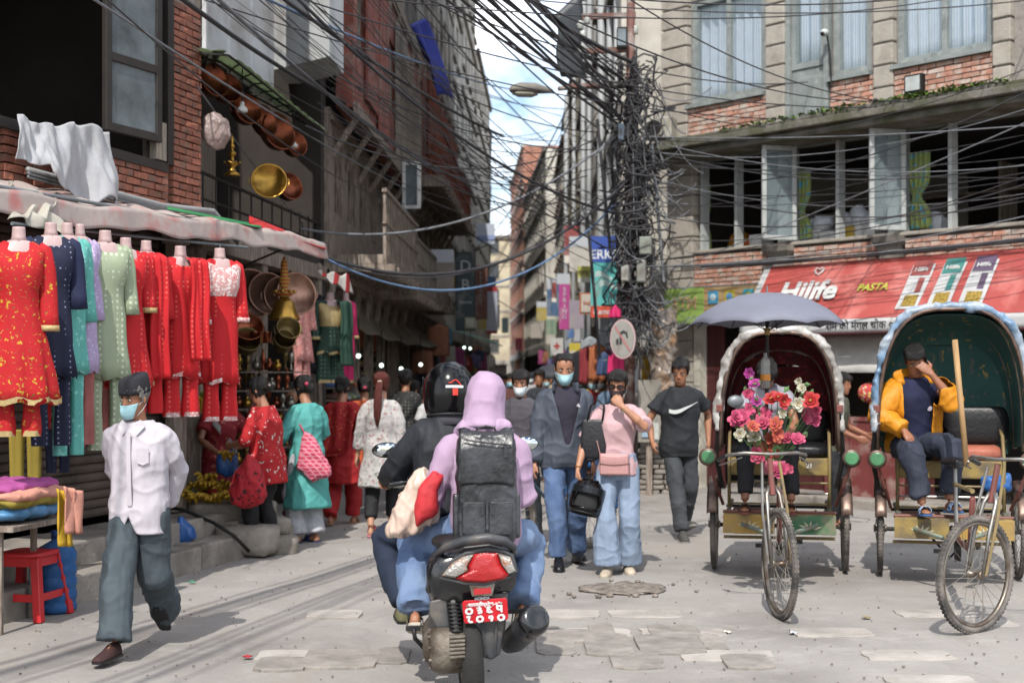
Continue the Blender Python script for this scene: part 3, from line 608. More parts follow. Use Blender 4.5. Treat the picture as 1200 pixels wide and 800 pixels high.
b=MB();FR.box(b,d0+.075,d1-.075,-.1,-.05,zc+.03,zc+.82);dd=ob('door',b,m_frame_grey,cb,world=True,bevel=.005)
b=MB();FR.box(b,d0+.15,d1-.15,-.05,-.035,zc+.1,zc+.7);ob('panel',b,m_frame_grey,dd,world=True,bevel=.01);b=MB();FR.box(b,d0+.075,d1-.075,-.09,-.03,zc+.822,zc+.9);FR.box(b,d0+.075,d0+.14,-.09,-.03,zc+.9,zt);FR.box(b,d1-.14,d1-.075,-.09,-.03,zc+.9,zt);ob('glazing_bar',b,m_frame_grey,dd,world=True)
b=MB();FR.box(b,d0+.14,d1-.14,-.066,-.06,zc+.9,zt);ob('pane',b,m_glass,dd,world=True)
curtain(FR,d0+.1,d1-.1,-.2,zc+.85,zt,m_curt,'blue and white curtain behind the upper door','curtains of the upper floor',3)
m_ledge=mat('mossy_ledge','#77736b',rough=.95,scale=3,bump=.6,bscale=18,var=.2,dirt=('#4b4c3a',.6,4))
b=MB();FR.box(b,-.45,TE,-.3,.62,zc-.1,zc-.005);FR.box(b,-.42,TE,-.3,.52,zc-.2,zc-.103)
ob('ledge',b,m_ledge,cb,world=True,bevel=.012)
k=-.45
while k<TE:
 w=random.uniform(.2,.34);b=MB();FR.box(b,k+.004,k+w-.004,.30,.60+random.uniform(-.015,.015),zc-.003,zc+random.uniform(.03,.06));ob('coping_tile',b,m_ledge,cb,world=True,bevel=.01);k+=w
m_moss=mat('moss','#5f7a2c',rough=.95,scale=30,var=.3,bump=.6)
b=MB()
for k in range(2600):
 t=1.4+random.random()**.8*4.2;dn=abs(vnoise(np.array([[t*2.2,0,0]]),3)[0]);
 if random.random()>.25+dn:continue
 p=FR(t,random.uniform(.38,.64),zc+.03+random.uniform(0,.05));a_=random.random()*6.28;s_=random.uniform(.012,.035);u=V(math.cos(a_),math.sin(a_),random.uniform(-.2,.8))*s_;v=V(-math.sin(a_),math.cos(a_),random.uniform(0,.9))*s_
 b.add([p-u*.5,p+u,p+u+v,p+v],[(0,1,2,3)])
ob('moss',b,m_moss,label='green moss and small weeds growing along the ledge',cat='moss',kind='stuff',fix=False)
cc0,cc1=fr(783,240)[0],fr(813,240)[0]
z=0;
while z<zc-.22:
 b=MB();FR.box(b,cc0,cc1,-.3,.03+random.uniform(-.005,.005),z+.008,min(z+.29,zc-.21));ob('stone_block',b,m_block,cb,world=True,bevel=.012);z+=.3
b=MB();FR.box(b,cc0+.02,cc1-.02,-.3,.012,0,zc-.21);ob('column_core',b,m_mortar,cb,world=True)
b=MB();FR.box(b,cc1+.002,TE,-.3,-.06,zg,zs-.05);ob('apron_wall',b,m_mortar,cb,world=True)
b=MB();FR.box(b,cc1+.002,TE,-.3,.04,zs-.048,zs);ob('window_sill',b,m_block,cb,world=True,bevel=.01)
bk=[(903,930),(1031,1060)];bt=[(fr(a_,290)[0],fr(c_,290)[0])for a_,c_ in bk]
segs=[(cc1,bt[0][0]),(bt[0][1],bt[1][0]),(bt[1][1],TE-1.4)]
for a_,c_ in segs:bricks(FR,a_+.01,c_-.01,zg+.01,zs-.055,cb,m_brick_r)
for a_,c_ in bt:
 b=MB();m_=(a_+c_)/2;b.rings([[FR(m_+s_*w,n,z)for s_,n in((-1,-.25),(-1,o_),(1,o_),(1,-.25))]for z,w,o_ in((zg-.2,(c_-a_)*.36,.02),(zs-.18,(c_-a_)*.42,.1),(zs-.12,(c_-a_)*.55,.16),(zs-.046,(c_-a_)*.55,.18))]);ob('bracket',b,m_conc,cb,world=True)
 b=MB();FR.box(b,m_-.08,m_+.08,-.28,-.02,zs,zc-.21);ob('pier',b,m_frame_grey,cb,world=True)
for px in(819,859,978,1110):
 t=fr(px,250)[0];b=MB();FR.box(b,t-.025,t+.025,-.2,-.06,zs,zh+.03);ob('mullion',b,m_frame_pale,cb,world=True)
b=MB();FR.box(b,cc1,TE,-.2,-.055,zh+.03,zh+.09);FR.box(b,cc1,TE,-.2,-.1,zh+.36,zc-.205);ob('transom',b,m_frame_grey,cb,world=True)
for(a_,c_)in((822,890),(930,975),(982,1028),(1062,1105),(1115,1160)):
 p=MB();FR.box(p,fr(a_,200)[0],fr(c_,200)[0],-.15,-.14,zh+.09,zh+.36);ob('fanlight_pane',p,m_glass_dark,cb,world=True)
for(xa,xb,yt,yb,xn)in((903,932,190,282,1),(1027,1060,173,270,1)):
 h0=FR(fr(xb,240)[0],-.02,0);T_=(FR.T*-.45+FR.N*.9).normalized();C=Fac((h0.x,h0.y),(T_.x,T_.y));wd=.5;f=MB()
 for(u0,u1,v0,v1)in((0,.06,zs+.02,zh),(wd-.06,wd,zs+.02,zh),(.06,wd-.06,zs+.02,zs+.08),(.06,wd-.06,zh-.06,zh)):C.box(f,u0,u1,-.02,.02,v0,v1)
 co=ob('casement',f,m_frame_pale,cb,world=True,bevel=.005);p=MB();C.box(p,.06,wd-.06,-.004,.004,zs+.08,zh-.06);ob('pane',p,m_glass,co,world=True)
m_gcurt=mat_print('green_curtain','#8f9d5a',['#4f9ab4','#5fa0a8'],'floral',11,thr=[.28,.2])
def tied(px,yt,yb,w,lab):
 t,zt_=fr(px,yt,-.28);_t,zb=fr(px,yb,-.28)
 f=lambda u,v:FR(t+(u-.5)*w*(1-.72*math.exp(-((v-.42)/.12)**2))+.05*(v<.42)*(.42-v),-.3+.03*math.sin(u*5*2*PI),zb+(zt_-zb)*v)
 ob('curtain',MB().grid(f,40,24),m_gcurt,smooth=True,solid=.002,label=lab,cat='curtain')
tied(824,216,292,.22,'narrow green curtain at the left end of the open windows');tied(938,200,281,.3,'green patterned curtain tied beside the white boxes');tied(1074,178,268,.36,'green curtain with blue dots tied at the right open window')
sh=thing('store_shelf','dark shelf along the back of the upstairs store','shelf',FR(3,-2.4,zg));b=MB()
for z in(zs-.3,zs+.2,zs+.7):FR.box(b,.4,6,-2.6,-2.2,z,z+.03)
ob('board',b,m_wood,sh,world=True)
for t in(.4,2.2,4,5.98):b=MB();FR.box(b,t-.02,t+.02,-2.62,-2.18,zg-.02,zs+1.1);ob('upright',b,m_wood,sh,world=True)
m_box=[mat('box_white','#c9cac8',rough=.7,bump=.05),mat('box_bag','#b9bdc2',rough=.4,bump=.3,scale=9),mat('box_yellow','#c4a53a',rough=.6),mat('box_orange','#c0632c',rough=.6)]
cnt=thing('store_counter','low counter inside the upstairs windows','counter',FR(3,-.6,zg));b=MB();FR.box(b,cc1+.1,5.9,-.75,-.34,zg,zs-.02);ob('top',b,m_wood,cnt,world=True)
items=[(878,291,.18,.12,3),(890,291,.22,.2,0),(955,277,.3,.22,0),(970,276,.22,.16,0),(985,275,.26,.14,0),(1000,274,.2,.2,2),(1012,272,.22,.24,0),(1022,271,.2,.18,0),(1066,268,.2,.3,0),(1095,262,.3,.2,1)]
for i,(px,py,w,h_,mi)in enumerate(items):
 t,z=fr(px,py,-.5);b=MB();FR.box(b,t-w/2,t+w/2,-.68,-.4,zs-.018,zs+h_);ob('carton',b,m_box[mi],bevel=.008,label=('orange carton' if mi==3 else 'yellow carton' if mi==2 else 'white goods carton')+', %s from the left on the upstairs counter'%ORD[i],cat='carton',group='cartons on the upstairs counter')
for i,(px,w,h_)in enumerate(((948,.3,.22),(963,.34,.26),(993,.3,.26),(1007,.26,.34),(1018,.22,.2),(1096,.28,.3))):
 t,z=fr(px,270,-.5);me=MB().ell((0,0,h_/2),(w/2,.13,h_/2),14,9);me.v=[tuple(v)for v in np.array(me.v)+.03*vnoise(np.array(me.v)*14,i)[:,None]];me.xf(FR.M(t,-.5,zs+.14 if px<1050 else zs));ob('plastic_parcel',me,m_box[1],smooth=True,label='white plastic wrapped parcel, %s from the left on the upstairs counter'%ORD[i],cat='parcel',group='parcels on the upstairs counter')
b=MB();FR.box(b,cc1+.002,TE,-.3,-.02,zg-.35,zg-.01);ob('lintel',b,m_conc,cb,world=True)
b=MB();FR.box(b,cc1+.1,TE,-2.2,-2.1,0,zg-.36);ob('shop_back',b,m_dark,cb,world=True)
m_maroon=mat('maroon_paint','#6e3532',rough=.6,scale=2,bump=.15,dirt=('#8f7a72',.3,4))
m_maroon_d=mat('dark_maroon_paint','#4a2222',rough=.6,scale=2,bump=.1)
a_,c_=fr(789,430)[0],fr(812,430)[0]
dr=thing('shop_door','dark maroon folding shop door under the green sign','door',FR(a_,0,0));
for k in range(3):b=MB();FR.box(b,cc1+.02+k*.16,cc1+.17+k*.16,-.12,-.07,.02,zg-.36);ob('leaf',b,m_maroon_d,dr,world=True,bevel=.008)
b=MB();t=fr(820,420)[0];FR.box(b,t-.06,t+.06,-.2,.06,0,zg-.36);ob('white_column',b,mat('cream_paint','#c6c2b4',rough=.8,dirt=('#8d877b',.4,3)),world=False,label='cream painted column left of the flower rickshaw hood',cat='column')
gt=thing('maroon_gate','faded maroon metal gate panels behind the rickshaws','gate',FR(3.6,.6,0))
g0,g1=FR.px(968,520,.7)[0],FR.px(1060,520,.7)[0];zgt=FR.px(1000,488,.7)[1];n_=3
for k in range(n_):
 u0=g0+(g1-g0)*k/n_;u1=g0+(g1-g0)*(k+1)/n_;b=MB();FR.box(b,u0+.006,u1-.006,.68,.72,.12,zgt);p=ob('panel',b,m_maroon,gt,world=True,bevel=.006);b=MB();FR.box(b,u0+.006,u0+.05,.721,.74,.12,zgt);FR.box(b,u1-.05,u1-.006,.721,.74,.12,zgt);FR.box(b,u0+.05,u1-.05,.721,.74,zgt-.05,zgt);FR.box(b,u0+.05,u1-.05,.721,.74,.12,.17);ob('rim',b,m_maroon,p,world=True)
kb=MB();FR.box(kb,g0-.8,TE,.3,1.05,-.05,.12);ob('kerb',kb,m_step,kind='structure',bevel=.02)
#  FIGURES
HEADR=[(.000,.026,.080,.035),(.012,.036,.088,.020),(.035,.047,.092,.002),(.06,.055,.093,-.030),(.085,.061,.092,-.06),(.115,.066,.089,-.085),(.145,.071,.090,-.096),(.175,.0725,.088,-.099),(.2,.067,.077,-.091),(.22,.052,.056,-.07),(.232,.028,.03,-.042),(.236,.008,.01,-.02)]
def head_ring(z,n=20,grow=0.0):
 """outline of the head at height z above the chin (forward is -y)"""
 for i in range(len(HEADR)-1):
  a,b=HEADR[i],HEADR[i+1]
  if a[0]<=z<=b[0]:
   q=(z-a[0])/(b[0]-a[0]);w,f,k=[a[j]+(b[j]-a[j])*q for j in(1,2,3)];break
 yf,yb=-f-grow,-k+grow;c=(yf+yb)/2;d=(yb-yf)/2;w+=grow;out=[]
 for i in range(n):
  an=2*PI*i/n;s,co=math.sin(an),math.cos(an);out.append(V(w*math.copysign(abs(co)**.85,co),c+d*math.copysign(abs(s)**.9,s),z))
 return out
def ik(a,b,l1,l2,pole):
 d=b-a;L=min(d.length,(l1+l2)*.999)
 if d.length>L:b=a+d.normalized()*L
 d=b-a;L=max(d.length,1e-4);x=(l1*l1-l2*l2+L*L)/(2*L);h=math.sqrt(max(0,l1*l1-x*x));u=d/L;p=Vector(pole)-u*Vector(pole).dot(u)
 if p.length<1e-5:p=u.orthogonal()
 return a+u*x+p.normalized()*h,b
SKIN={}
def skin(c):return mat('skin_'+c.lstrip('#'),c,rough=.5,var=.08,scale=10,bump=.06,sss=.12)
m_hair=mat('black_hair','#15110f',rough=.42,scale=20,bump=.6,bscale=120,stretch=(4,4,.6),var=.2)
m_hair_red=mat('auburn_hair','#5a2319',rough=.42,scale=20,bump=.6,bscale=120,stretch=(4,4,.6),var=.2)
m_hair_grey=mat('grey_hair','#77736f',rough=.5,scale=20,bump=.6,bscale=120,var=.2)
m_eyew=mat('eye_white','#b9b2a8',rough=.3,bump=0);m_iris=mat('eye_dark','#140f0d',rough=.2,bump=0);m_lip=mat('lip','#7d4a40',rough=.5,bump=0)
m_mask=mat('surgical_mask','#9cc4cc',rough=.75,scale=6,bump=.2,bscale=40);m_mask_w=mat('white_mask','#c2ccd0',rough=.75,scale=6,bump=.2,bscale=40);m_mask_k=mat('dark_mask','#2a1c20',rough=.8,bump=.1)
m_shoe_k=mat('black_leather','#17161a',rough=.35,bump=.15,spec=.5)
def hand(mb,w,d,pn,curl,s,spread=.12,curls=None,thumb=None):
 """palm and five fingers: wrist w, direction d, palm normal pn, side s"""
 d=Vector(d).normalized();pn=(Vector(pn)-d*Vector(pn).dot(d)).normalized();x=d.cross(pn)*(-s)
 k=w+d*.085;mb.rings([[w+d*t+x*(wd*cx)+pn*(th*cy)for cx,cy in((-1,-.6),(-.5,-1),(.5,-1),(1,-.6),(1,.6),(.5,1),(-.5,1),(-1,.6))]for t,wd,th in((-.015,.024,.018),(.015,.03,.019),(.05,.040,.017),(.088,.041,.014))])
 for i,(o,L,r)in enumerate(((.031,.070,.0085),(.0105,.080,.009),(-.0105,.074,.0088),(-.030,.058,.0078))):
  c=(curls[i]if curls else curl);p=k+x*o-d*.008;dd=(d+x*(o*spread*8)).normalized();pts=[p];a=0
  for j,f in enumerate((.46,.3,.24)):
   a+=c*(.75 if j==0 else 1.0);v=dd*math.cos(a)+pn*math.sin(a);p=p+v*(L*f);pts.append(p)
  mb.tube(pts,[r*1.08,r,r*.92,r*.7],7)
 tb=thumb or(.75,.45,.5);p=w+d*.025+x*.028;v=(d*tb[0]+x*tb[1]+pn*tb[2]).normalized();v2=(d*1.0+x*(tb[1]*.25)+pn*tb[2]*.7).normalized();mb.tube([p-x*.012,p+v*.034,p+v*.034+v2*.03,p+v*.034+v2*.054],[.0135,.0115,.0095,.0065],7)
class Person:
 def __init__(s,label,pos,heading=0,H=1.7,pel=(0,0,0),lean=0,roll=0,twist=0,head=(0,0,0),wr=None,el=None,hands=None,an=None,toe=((0,0),(0,0)),kn=None,sk='#9a6a50',vox=.009,fat=1.0,z0=0,face=True,group=None,cat='person',shx=.158,bare=(0,0),nose=True):
  s.S=H/1.7;s.vox=vox;s.fat=fat;s.seed=int(abs(pos[0]*131+pos[1]*977))%1000
  s.M=Matrix.Translation((pos[0],pos[1],z0))@Matrix.Rotation(R(heading),4,'Z')@Matrix.Scale(s.S,4)
  s.o=thing('person',label,cat,M=s.M,group=group)
  s.pel=V(*pel);p0=V(0,0,.93);s.Mp=Matrix.Translation(s.pel)
  s.Mt=Matrix.Translation(p0+s.pel)@Matrix.Rotation(R(twist),4,'Z')@Matrix.Rotation(R(roll),4,'Y')@Matrix.Rotation(R(lean),4,'X')@Matrix.Translation(-p0)
  s.Mh=s.Mt@Matrix.Translation((0,-.014,1.492))@Matrix.Rotation(R(head[0]),4,'Z')@Matrix.Rotation(R(head[1]),4,'X')@Matrix.Rotation(R(head[2]),4,'Y')@Matrix.Translation((0,.005,-.008))
  s.sh=[s.Mt@V(sd*shx*fat**.5,.01,1.375)for sd in(-1,1)]
  wr=wr or((-.24,-.03,.82),(.24,-.03,.82));el=el or((-.5,1,-.3),(.5,1,-.3));s.wr=[];s.el=[]
  for i in(0,1):e,w=ik(s.sh[i],V(*wr[i])+s.pel*0,.285,.255,el[i]);s.el.append(e);s.wr.append(w)
  s.hip=[s.Mp@V(sd*.088*fat**.5,0,.90)for sd in(-1,1)]
  an=an or((-.1,.0,.085),(.1,.0,.085));kn=kn or((-.15,-1,0),(.15,-1,0));s.kn=[];s.an=[];s.toe=toe
  for i in(0,1):k,a=ik(s.hip[i],V(*an[i]),.43,.41,kn[i]);s.kn.append(k);s.an.append(a)
  b=MB();b.rings([[s.Mh@p for p in head_ring(z,20)]for z,*_ in HEADR])
  if nose:
   b.rings([[s.Mh@V(x*w,-.088-y*d,z)for x,y in((-1,-.4),(-.5,.7),(0,1),(.5,.7),(1,-.4),(0,-1))]for z,w,d in((.140,.007,.005),(.118,.010,.012),(.094,.016,.026),(.086,.019,.024),(.078,.014,.010))])
   for sd in(-1,1):b.ell(s.Mh@V(sd*.074,.008,.112),(.008,.018,.031),8,6,ax=[s.Mh.to_3x3()@v for v in(V(1,0,0),V(0,1,.15),V(0,0,1))])
  b.tube([s.Mt@V(0,.012,1.38),s.Mt@V(0,.010,1.45),s.Mh@V(0,-.005,.03),s.Mh@V(0,.0,.07)],[.075,.056,.054,.055],12)
  b.tube([s.Mp@V(0,0,.86),s.Mt@V(0,0,1.0),s.Mt@V(0,0,1.2),s.Mt@V(0,0,1.36)],[.09,.085,.09,.085],12)
  for i,sd in enumerate((-1,1)):
   b.tube([s.Mt@V(sd*.06,.01,1.37),s.sh[i],s.sh[i].lerp(s.el[i],.5),s.el[i],s.el[i].lerp(s.wr[i],.3),s.el[i].lerp(s.wr[i],.8),s.wr[i]],[.045,.046,.041,.037,.039,.029,.026],10)
   d=(s.wr[i]-s.el[i]).normalized();hd,hn,hc=d,V(-sd,0,0),.35;kw={}
   if hands and hands[i]:
    hh=hands[i];hd=V(*hh[0])if hh[0]else d;hn=V(*hh[1])if hh[1]else hn;hc=hh[2];kw=hh[3]if len(hh)>3 else{}
   if not(hands and hands[i]==0):hand(b,s.wr[i],hd,hn,hc,sd,**kw)
   b.tube([s.Mp@V(sd*.05,0,.9),s.hip[i],s.hip[i].lerp(s.kn[i],.6),s.kn[i],s.kn[i].lerp(s.an[i],.35),s.kn[i].lerp(s.an[i],.85),s.an[i]],[.07,.075,.06,.05,.052,.037,.034],10)
   f=s.foot(i);b.rings([[f@V(x*w,y,z0_+(x2*h))for x,x2 in((-1,0),(-.85,.7),(0,1),(.85,.7),(1,0),(.7,-.25),(-.7,-.25))]for y,w,h,z0_ in((.05,.02,.03,-.06),(.03,.028,.06,-.065),(-.03,.031,.068,-.065),(-.09,.036,.036,-.065),(-.14,.039,.022,-.065),(-.172,.027,.014,-.065))])
  me=remesh(b,vox,2,'body');s.body=ob('body',me,skin(sk),s.o)
  if face:
   for sd in(-1,1):
    e=MB().ell(s.Mh@V(sd*.031,-.0835,.123),(.0135,.007,.0065),8,6,ax=[s.Mh.to_3x3()@v for v in(V(1,0,0),V(0,1,0),V(0,0,1))]);eo=ob('eye',e,m_eyew,s.o,smooth=True)
    e=MB().ell(s.Mh@V(sd*.031,-.0885,.123),(.006,.004,.006),8,6,ax=[s.Mh.to_3x3()@v for v in(V(1,0,0),V(0,1,0),V(0,0,1))]);ob('iris',e,m_iris,eo,smooth=True)
    e=MB().tube([s.Mh@V(sd*x,y,z)for x,y,z in((.014,-.0915,.139),(.031,-.0915,.1445),(.049,-.083,.141))],[.003,.0045,.0025],6);ob('eyebrow',e,m_hair,s.o,smooth=True)
   e=MB().ell(s.Mh@V(0,-.0925,.052),(.021,.006,.007),10,6,ax=[s.Mh.to_3x3()@v for v in(V(1,0,0),V(0,1,0),V(0,0,1))]);ob('mouth',e,m_lip,s.o,smooth=True)
 def foot(s,i):
  y,p=s.toe[i];return Matrix.Translation(s.an[i])@Matrix.Rotation(R(y),4,'Z')@Matrix.Rotation(R(p),4,'X')@Matrix.Translation((0,0,-.012))
 def part(s,name,mb,m,parent=None,**kw):return ob(name,mb,m,parent or s.o,**kw)
 def T(s,z,w,d,y=0,n=24,sq=.92):
  """torso ring; below the waist it no longer leans"""
  M=s.Mt if z>=.95 else s.Mp;f=s.fat
  if .95<=z<1.05:pass
  return[M@V(w*f*math.copysign(abs(math.cos(a))**sq,math.cos(a)),y+d*f*math.copysign(abs(math.sin(a))**sq,math.sin(a)),z)for a in(2*PI*k/n for k in range(n))]
 PROF=[(.84,.156,.114),(.93,.160,.115),(1.02,.150,.106),(1.12,.148,.106),(1.22,.158,.113),(1.31,.160,.113),(1.375,.140,.096),(1.42,.108,.080),(1.452,.076,.070)]
 PROF_F=[(.84,.166,.122),(.93,.164,.118),(1.02,.136,.1),(1.10,.128,.098),(1.20,.138,.115),(1.28,.140,.122),(1.35,.125,.095),(1.40,.100,.076),(1.435,.074,.066)]
 def top(s,name,m,hem=.86,sleeve=1.0,ease=.016,flare=0.0,cuff=.0,female=False,amp=.010,neck=True,cutf=None,vox=None,loose=0.0,solid=0,arm=(.06,.05,.04),seed=0,freq=(8,8,3.6)):
  b=MB();pr=s.PROF_F if female else s.PROF;rg=[]
  if hem<.84:
   n=max(2,int((.84-hem)/.07))
   for k in range(n):z=hem+(.84-hem)*k/n;q=(.84-z)/.45;rg.append(s.T(z,pr[0][1]+ease+flare*q,pr[0][2]+ease+flare*q*.8))
  for z,w,d in pr:
   if z>=hem:rg.append(s.T(z,w+ease+loose*(1 if z<1.3 else .3),d+ease+loose*(1 if z<1.3 else .3)))
  b.rings(rg)
  for i,sd in enumerate((-1,1)):
   if sleeve<=0:break
   pts=[s.Mt@V(sd*.07,.01,1.385),s.Mt@V(sd*.13,.01,1.382),s.sh[i]+(s.Mt.to_3x3()@V(-sd*.01,0,-.012))];rr=[.052,.056,arm[0]*.92+ease*.35];t=sleeve*2
   for q in(.35,.7,1.0):
    if q<=t:pts.append(s.sh[i].lerp(s.el[i],q));rr.append(arm[0]+(arm[1]-arm[0])*q+ease*.4)
   if t<1:pts.append(s.sh[i].lerp(s.el[i],t));rr.append(arm[0]+ease*.5+cuff)
   for q in(.35,.7,1.0):
    if t>1 and q<=t-1+1e-6:pts.append(s.el[i].lerp(s.wr[i],q));rr.append(arm[1]+(arm[2]-arm[1])*q+ease*.4+cuff*q)
   if 1<t<2:pts.append(s.el[i].lerp(s.wr[i],t-1));rr.append(arm[1]+(arm[2]-arm[1])*(t-1)+ease*.4+cuff)
   b.tube(pts,rr,12)
  me=remesh(b,vox or s.vox*1.15,4,name);folds(me,amp,freq,amp*.25,s.seed+seed)
  if cutf:cut(me,cutf)
  return s.part(name,me,m,solid=solid)
 def legs(s,name,m,rad=(.098,.082,.07),top=1.0,to=1.04,amp=.010,ease=.006,flare=0,vox=None,seed=3,hipw=.0):
  b=MB();b.rings([s.T(z,w+ease+hipw,d+ease)for z,w,d in((.80,.12,.10),(.86,.156,.115),(.93,.162,.118),(min(top,1.02),.152,.108))if z<=top+.01])
  for i,sd in enumerate((-1,1)):
   pts=[s.Mp@V(sd*.075,0,.93),s.hip[i]+V(0,0,-.03)];rr=[rad[0]*.98,rad[0]]
   for q in(.3,.6,.85):pts.append(s.hip[i].lerp(s.kn[i],q));rr.append(rad[0]+(rad[1]-rad[0])*q)
   pts.append(s.kn[i]);rr.append(rad[1])
   for q in(.2,.45,.7,1.0):
    if q*1.0<=to+.001 or q==1.0:qq=min(q,to);pts.append(s.kn[i].lerp(s.an[i],qq));rr.append(rad[1]+(rad[2]-rad[1])*(qq if not flare else qq**flare))
   b.tube(pts,rr,14)
  me=remesh(b,vox or s.vox*1.15,4,name);folds(me,amp,(8,8,3.5),amp*.25,s.seed+seed)
  return s.part(name,me,m)
 def hair(s,m,line=.172,side=.105,back=.055,grow=.011,bun=None,tail=None,rough=.011,bald=None):
  """cap of hair: line = forehead height, side, back = lower limits"""
  zs=[z for z in np.linspace(.03,.2355,22)];n=36;b=MB();rg=[[V(0,.006,.11)+(s_-V(0,.006,.11))*(1+grow/.088)for s_ in head_ring(z,n)]for z in zs];top_=MB()
  pts=[p for r in rg for p in r];a=np.array([tuple(p)for p in pts]);nn=a-np.array([0,0,.1]);nn/=np.linalg.norm(nn,axis=1)[:,None]
  a=a+nn*(rough*vnoise(a*np.array([34,34,14]),s.seed)+rough*.6*vnoise(a*70,s.seed+2))[:,None]
  b.v=[tuple(s.Mh@Vector(p))for p in a]
  for i in range(len(zs)-1):
   for j in range(n):
    c=(rg[i][j]+rg[i+1][(j+1)%n])/2;y=c.y
    lim=back if y>.045 else side if y>-.012 else(side+(line-side)*min(1,(-.012-y)/.045)if y>-.057 else line)
    if bald and y<bald[0]and abs(c.x)<bald[1]:lim=.9 if y<bald[0]-.0 else lim
    if c.z+.006*math.sin(j*1.7)>lim:b.f.append((i*n+j,i*n+(j+1)%n,(i+1)*n+(j+1)%n,(i+1)*n+j))
  k=(len(zs)-1)*n
  if not bald:b.f.append(tuple(k+j for j in range(n)))
  o=s.part('hair',b,m,smooth=True,solid=.006,fix=False)
  if bun:e=MB().ell(s.Mh@V(*bun[0]),bun[1],12,8);a=np.array(e.v);e.v=[tuple(p)for p in a+.006*vnoise(a*50,3)[:,None]];s.part('hair_bun',e,m,smooth=True)
  if tail:s.part('ponytail',MB().tube([s.Mh@V(*p)if i<2 else s.Mt@V(*p)for i,p in enumerate(tail[0])],tail[1],12,flat=.7),m,smooth=True)
  return o
 def mask(s,m,lo=.004,hi=.098,wide=.058):
  def f(u,v):
   z=lo+(hi-lo)*v;x=(u-.5)*2;an=x*1.25;r=head_ring(max(.001,min(.13,z)),72,.008);i=int(round((270+math.degrees(an))%360/5))%72;p=r[i];q=math.exp(-(x*2.2)**2);return s.Mh@(p+V(0,-.020*q*math.sin(min(1,v*1.15)*PI*.92)-.004,-.004*math.cos(x*2)))
  o=s.part('mask',MB().grid(f,24,14),m,smooth=True,solid=.003)
  for sd in(-1,1):s.part('ear_loop',MB().tube([s.Mh@V(sd*x,y,z)for x,y,z in((.064,-.045,.085),(.074,-.01,.105),(.079,.016,.118))],.0015,5),m_mask_w,o);s.part('ear_loop',MB().tube([s.Mh@V(sd*x,y,z)for x,y,z in((.05,-.05,.02),(.068,-.01,.055),(.077,.014,.085))],.0015,5),m_mask_w,o)
  return o
 def shoes(s,m,sole=None,kind='shoe'):
  for i in(0,1):
   f=s.foot(i);b=MB()
   if kind=='sandal':
    b.rings([[f@V(x*w,y,z)for x,z in((-1,-.088),(1,-.088),(1,-.07),(-1,-.07))]for y,w in((.065,.026),(.04,.036),(-.06,.04),(-.13,.047),(-.18,.034),(-.195,.015))]);o=s.part('sandal',b,sole or m,bevel=.004)
    st=MB().rings([[f@V(x*.046,y,-.066+z)for x,z in((-1,-.004),(-.85,.035),(-.4,.055),(.4,.055),(.85,.035),(1,-.004))]for y in(-.055,-.075,-.1,-.125)],cap=False,closed=False);s.part('strap',st,m,o,smooth=True,solid=.005)
   else:
    hi=.098 if kind=='shoe' else .072;ring=lambda y,w,h,z:[f@V(x*w,y,z+x2*h)for x,x2 in((-1,0),(-.98,.35),(-.75,.8),(0,1),(.75,.8),(.98,.35),(1,0),(.6,-.08),(-.6,-.08))]
    b.rings([ring(.072,.018,.05,-.075),ring(.06,.034,hi+.01,-.08),ring(.02,.042,hi+.02,-.08),ring(-.03,.044,hi+.018,-.08),ring(-.075,.046,hi*.8,-.08),ring(-.125,.049,hi*.62,-.08),ring(-.17,.045,hi*.52,-.08),ring(-.2,.03,hi*.4,-.08),ring(-.212,.012,hi*.2,-.078)])
    o=s.part('shoe',b,m,smooth=True,sub=1)
    sl=MB().rings([[f@V(x*w,y,z)for x,z in((-1,-.09),(1,-.09),(1,-.076),(-1,-.076))]for y,w in((.076,.02),(.06,.038),(0,.044),(-.1,.05),(-.17,.048),(-.205,.03),(-.216,.012))]);s.part('sole',sl,sole or m_shoe_k,o)
 def W(s,p):return s.M@Vector(p)
def strap(pts,w,m,parent,name='strap',th=.004,side=(1,0,0),smooth=True):return ob(name,MB().tube(pts,w/2,8,flat=th/w*2,side=side),m,parent,smooth=smooth)
#  old man in the pale shirt
m_cotton=mat('pale_shirt_cotton','#b3adb3',rough=.85,scale=4,var=.04,bump=.1,bscale=90);m_slate=mat('slate_trousers','#414a50',rough=.8,scale=4,var=.07,bump=.12,bscale=90)
m_cap=mat('black_cap','#26252b',rough=.85,bump=.2,bscale=80)
om=Person('old man in pale lilac shirt, slate trousers and black cap walking past the dress stall',(-2.17,7.95),-8,H=1.56,lean=3,head=(-20,8,0),wr=((-.10,.17,.93),(.10,.19,.91)),el=((-1,.7,0),(1,.7,0)),an=((-.035,-.32,.09),(.03,.36,.19)),toe=((-4,0),(8,-38)),kn=((-.1,-1,0),(.15,-1,0)),vox=.008,sk='#96684f')
o=om.top('shirt',m_cotton,hem=.74,sleeve=.97,ease=.016,flare=.05,amp=.010,loose=.008,arm=(.07,.058,.048),cutf=lambda c:c.z<.752 or(c.z<.87 and c.y<-.03 and abs(c.x+.012)<.05*(.87-c.z)/.12),solid=.003)
om.legs('trousers',m_slate,rad=(.100,.094,.105),amp=.012,to=1.14)
om.hair(m_hair_grey,line=.18,side=.1,back=.06,grow=.006);om.mask(m_mask);om.shoes(mat('brown_slip_on','#3a2422',rough=.85,bump=.2),kind='low')
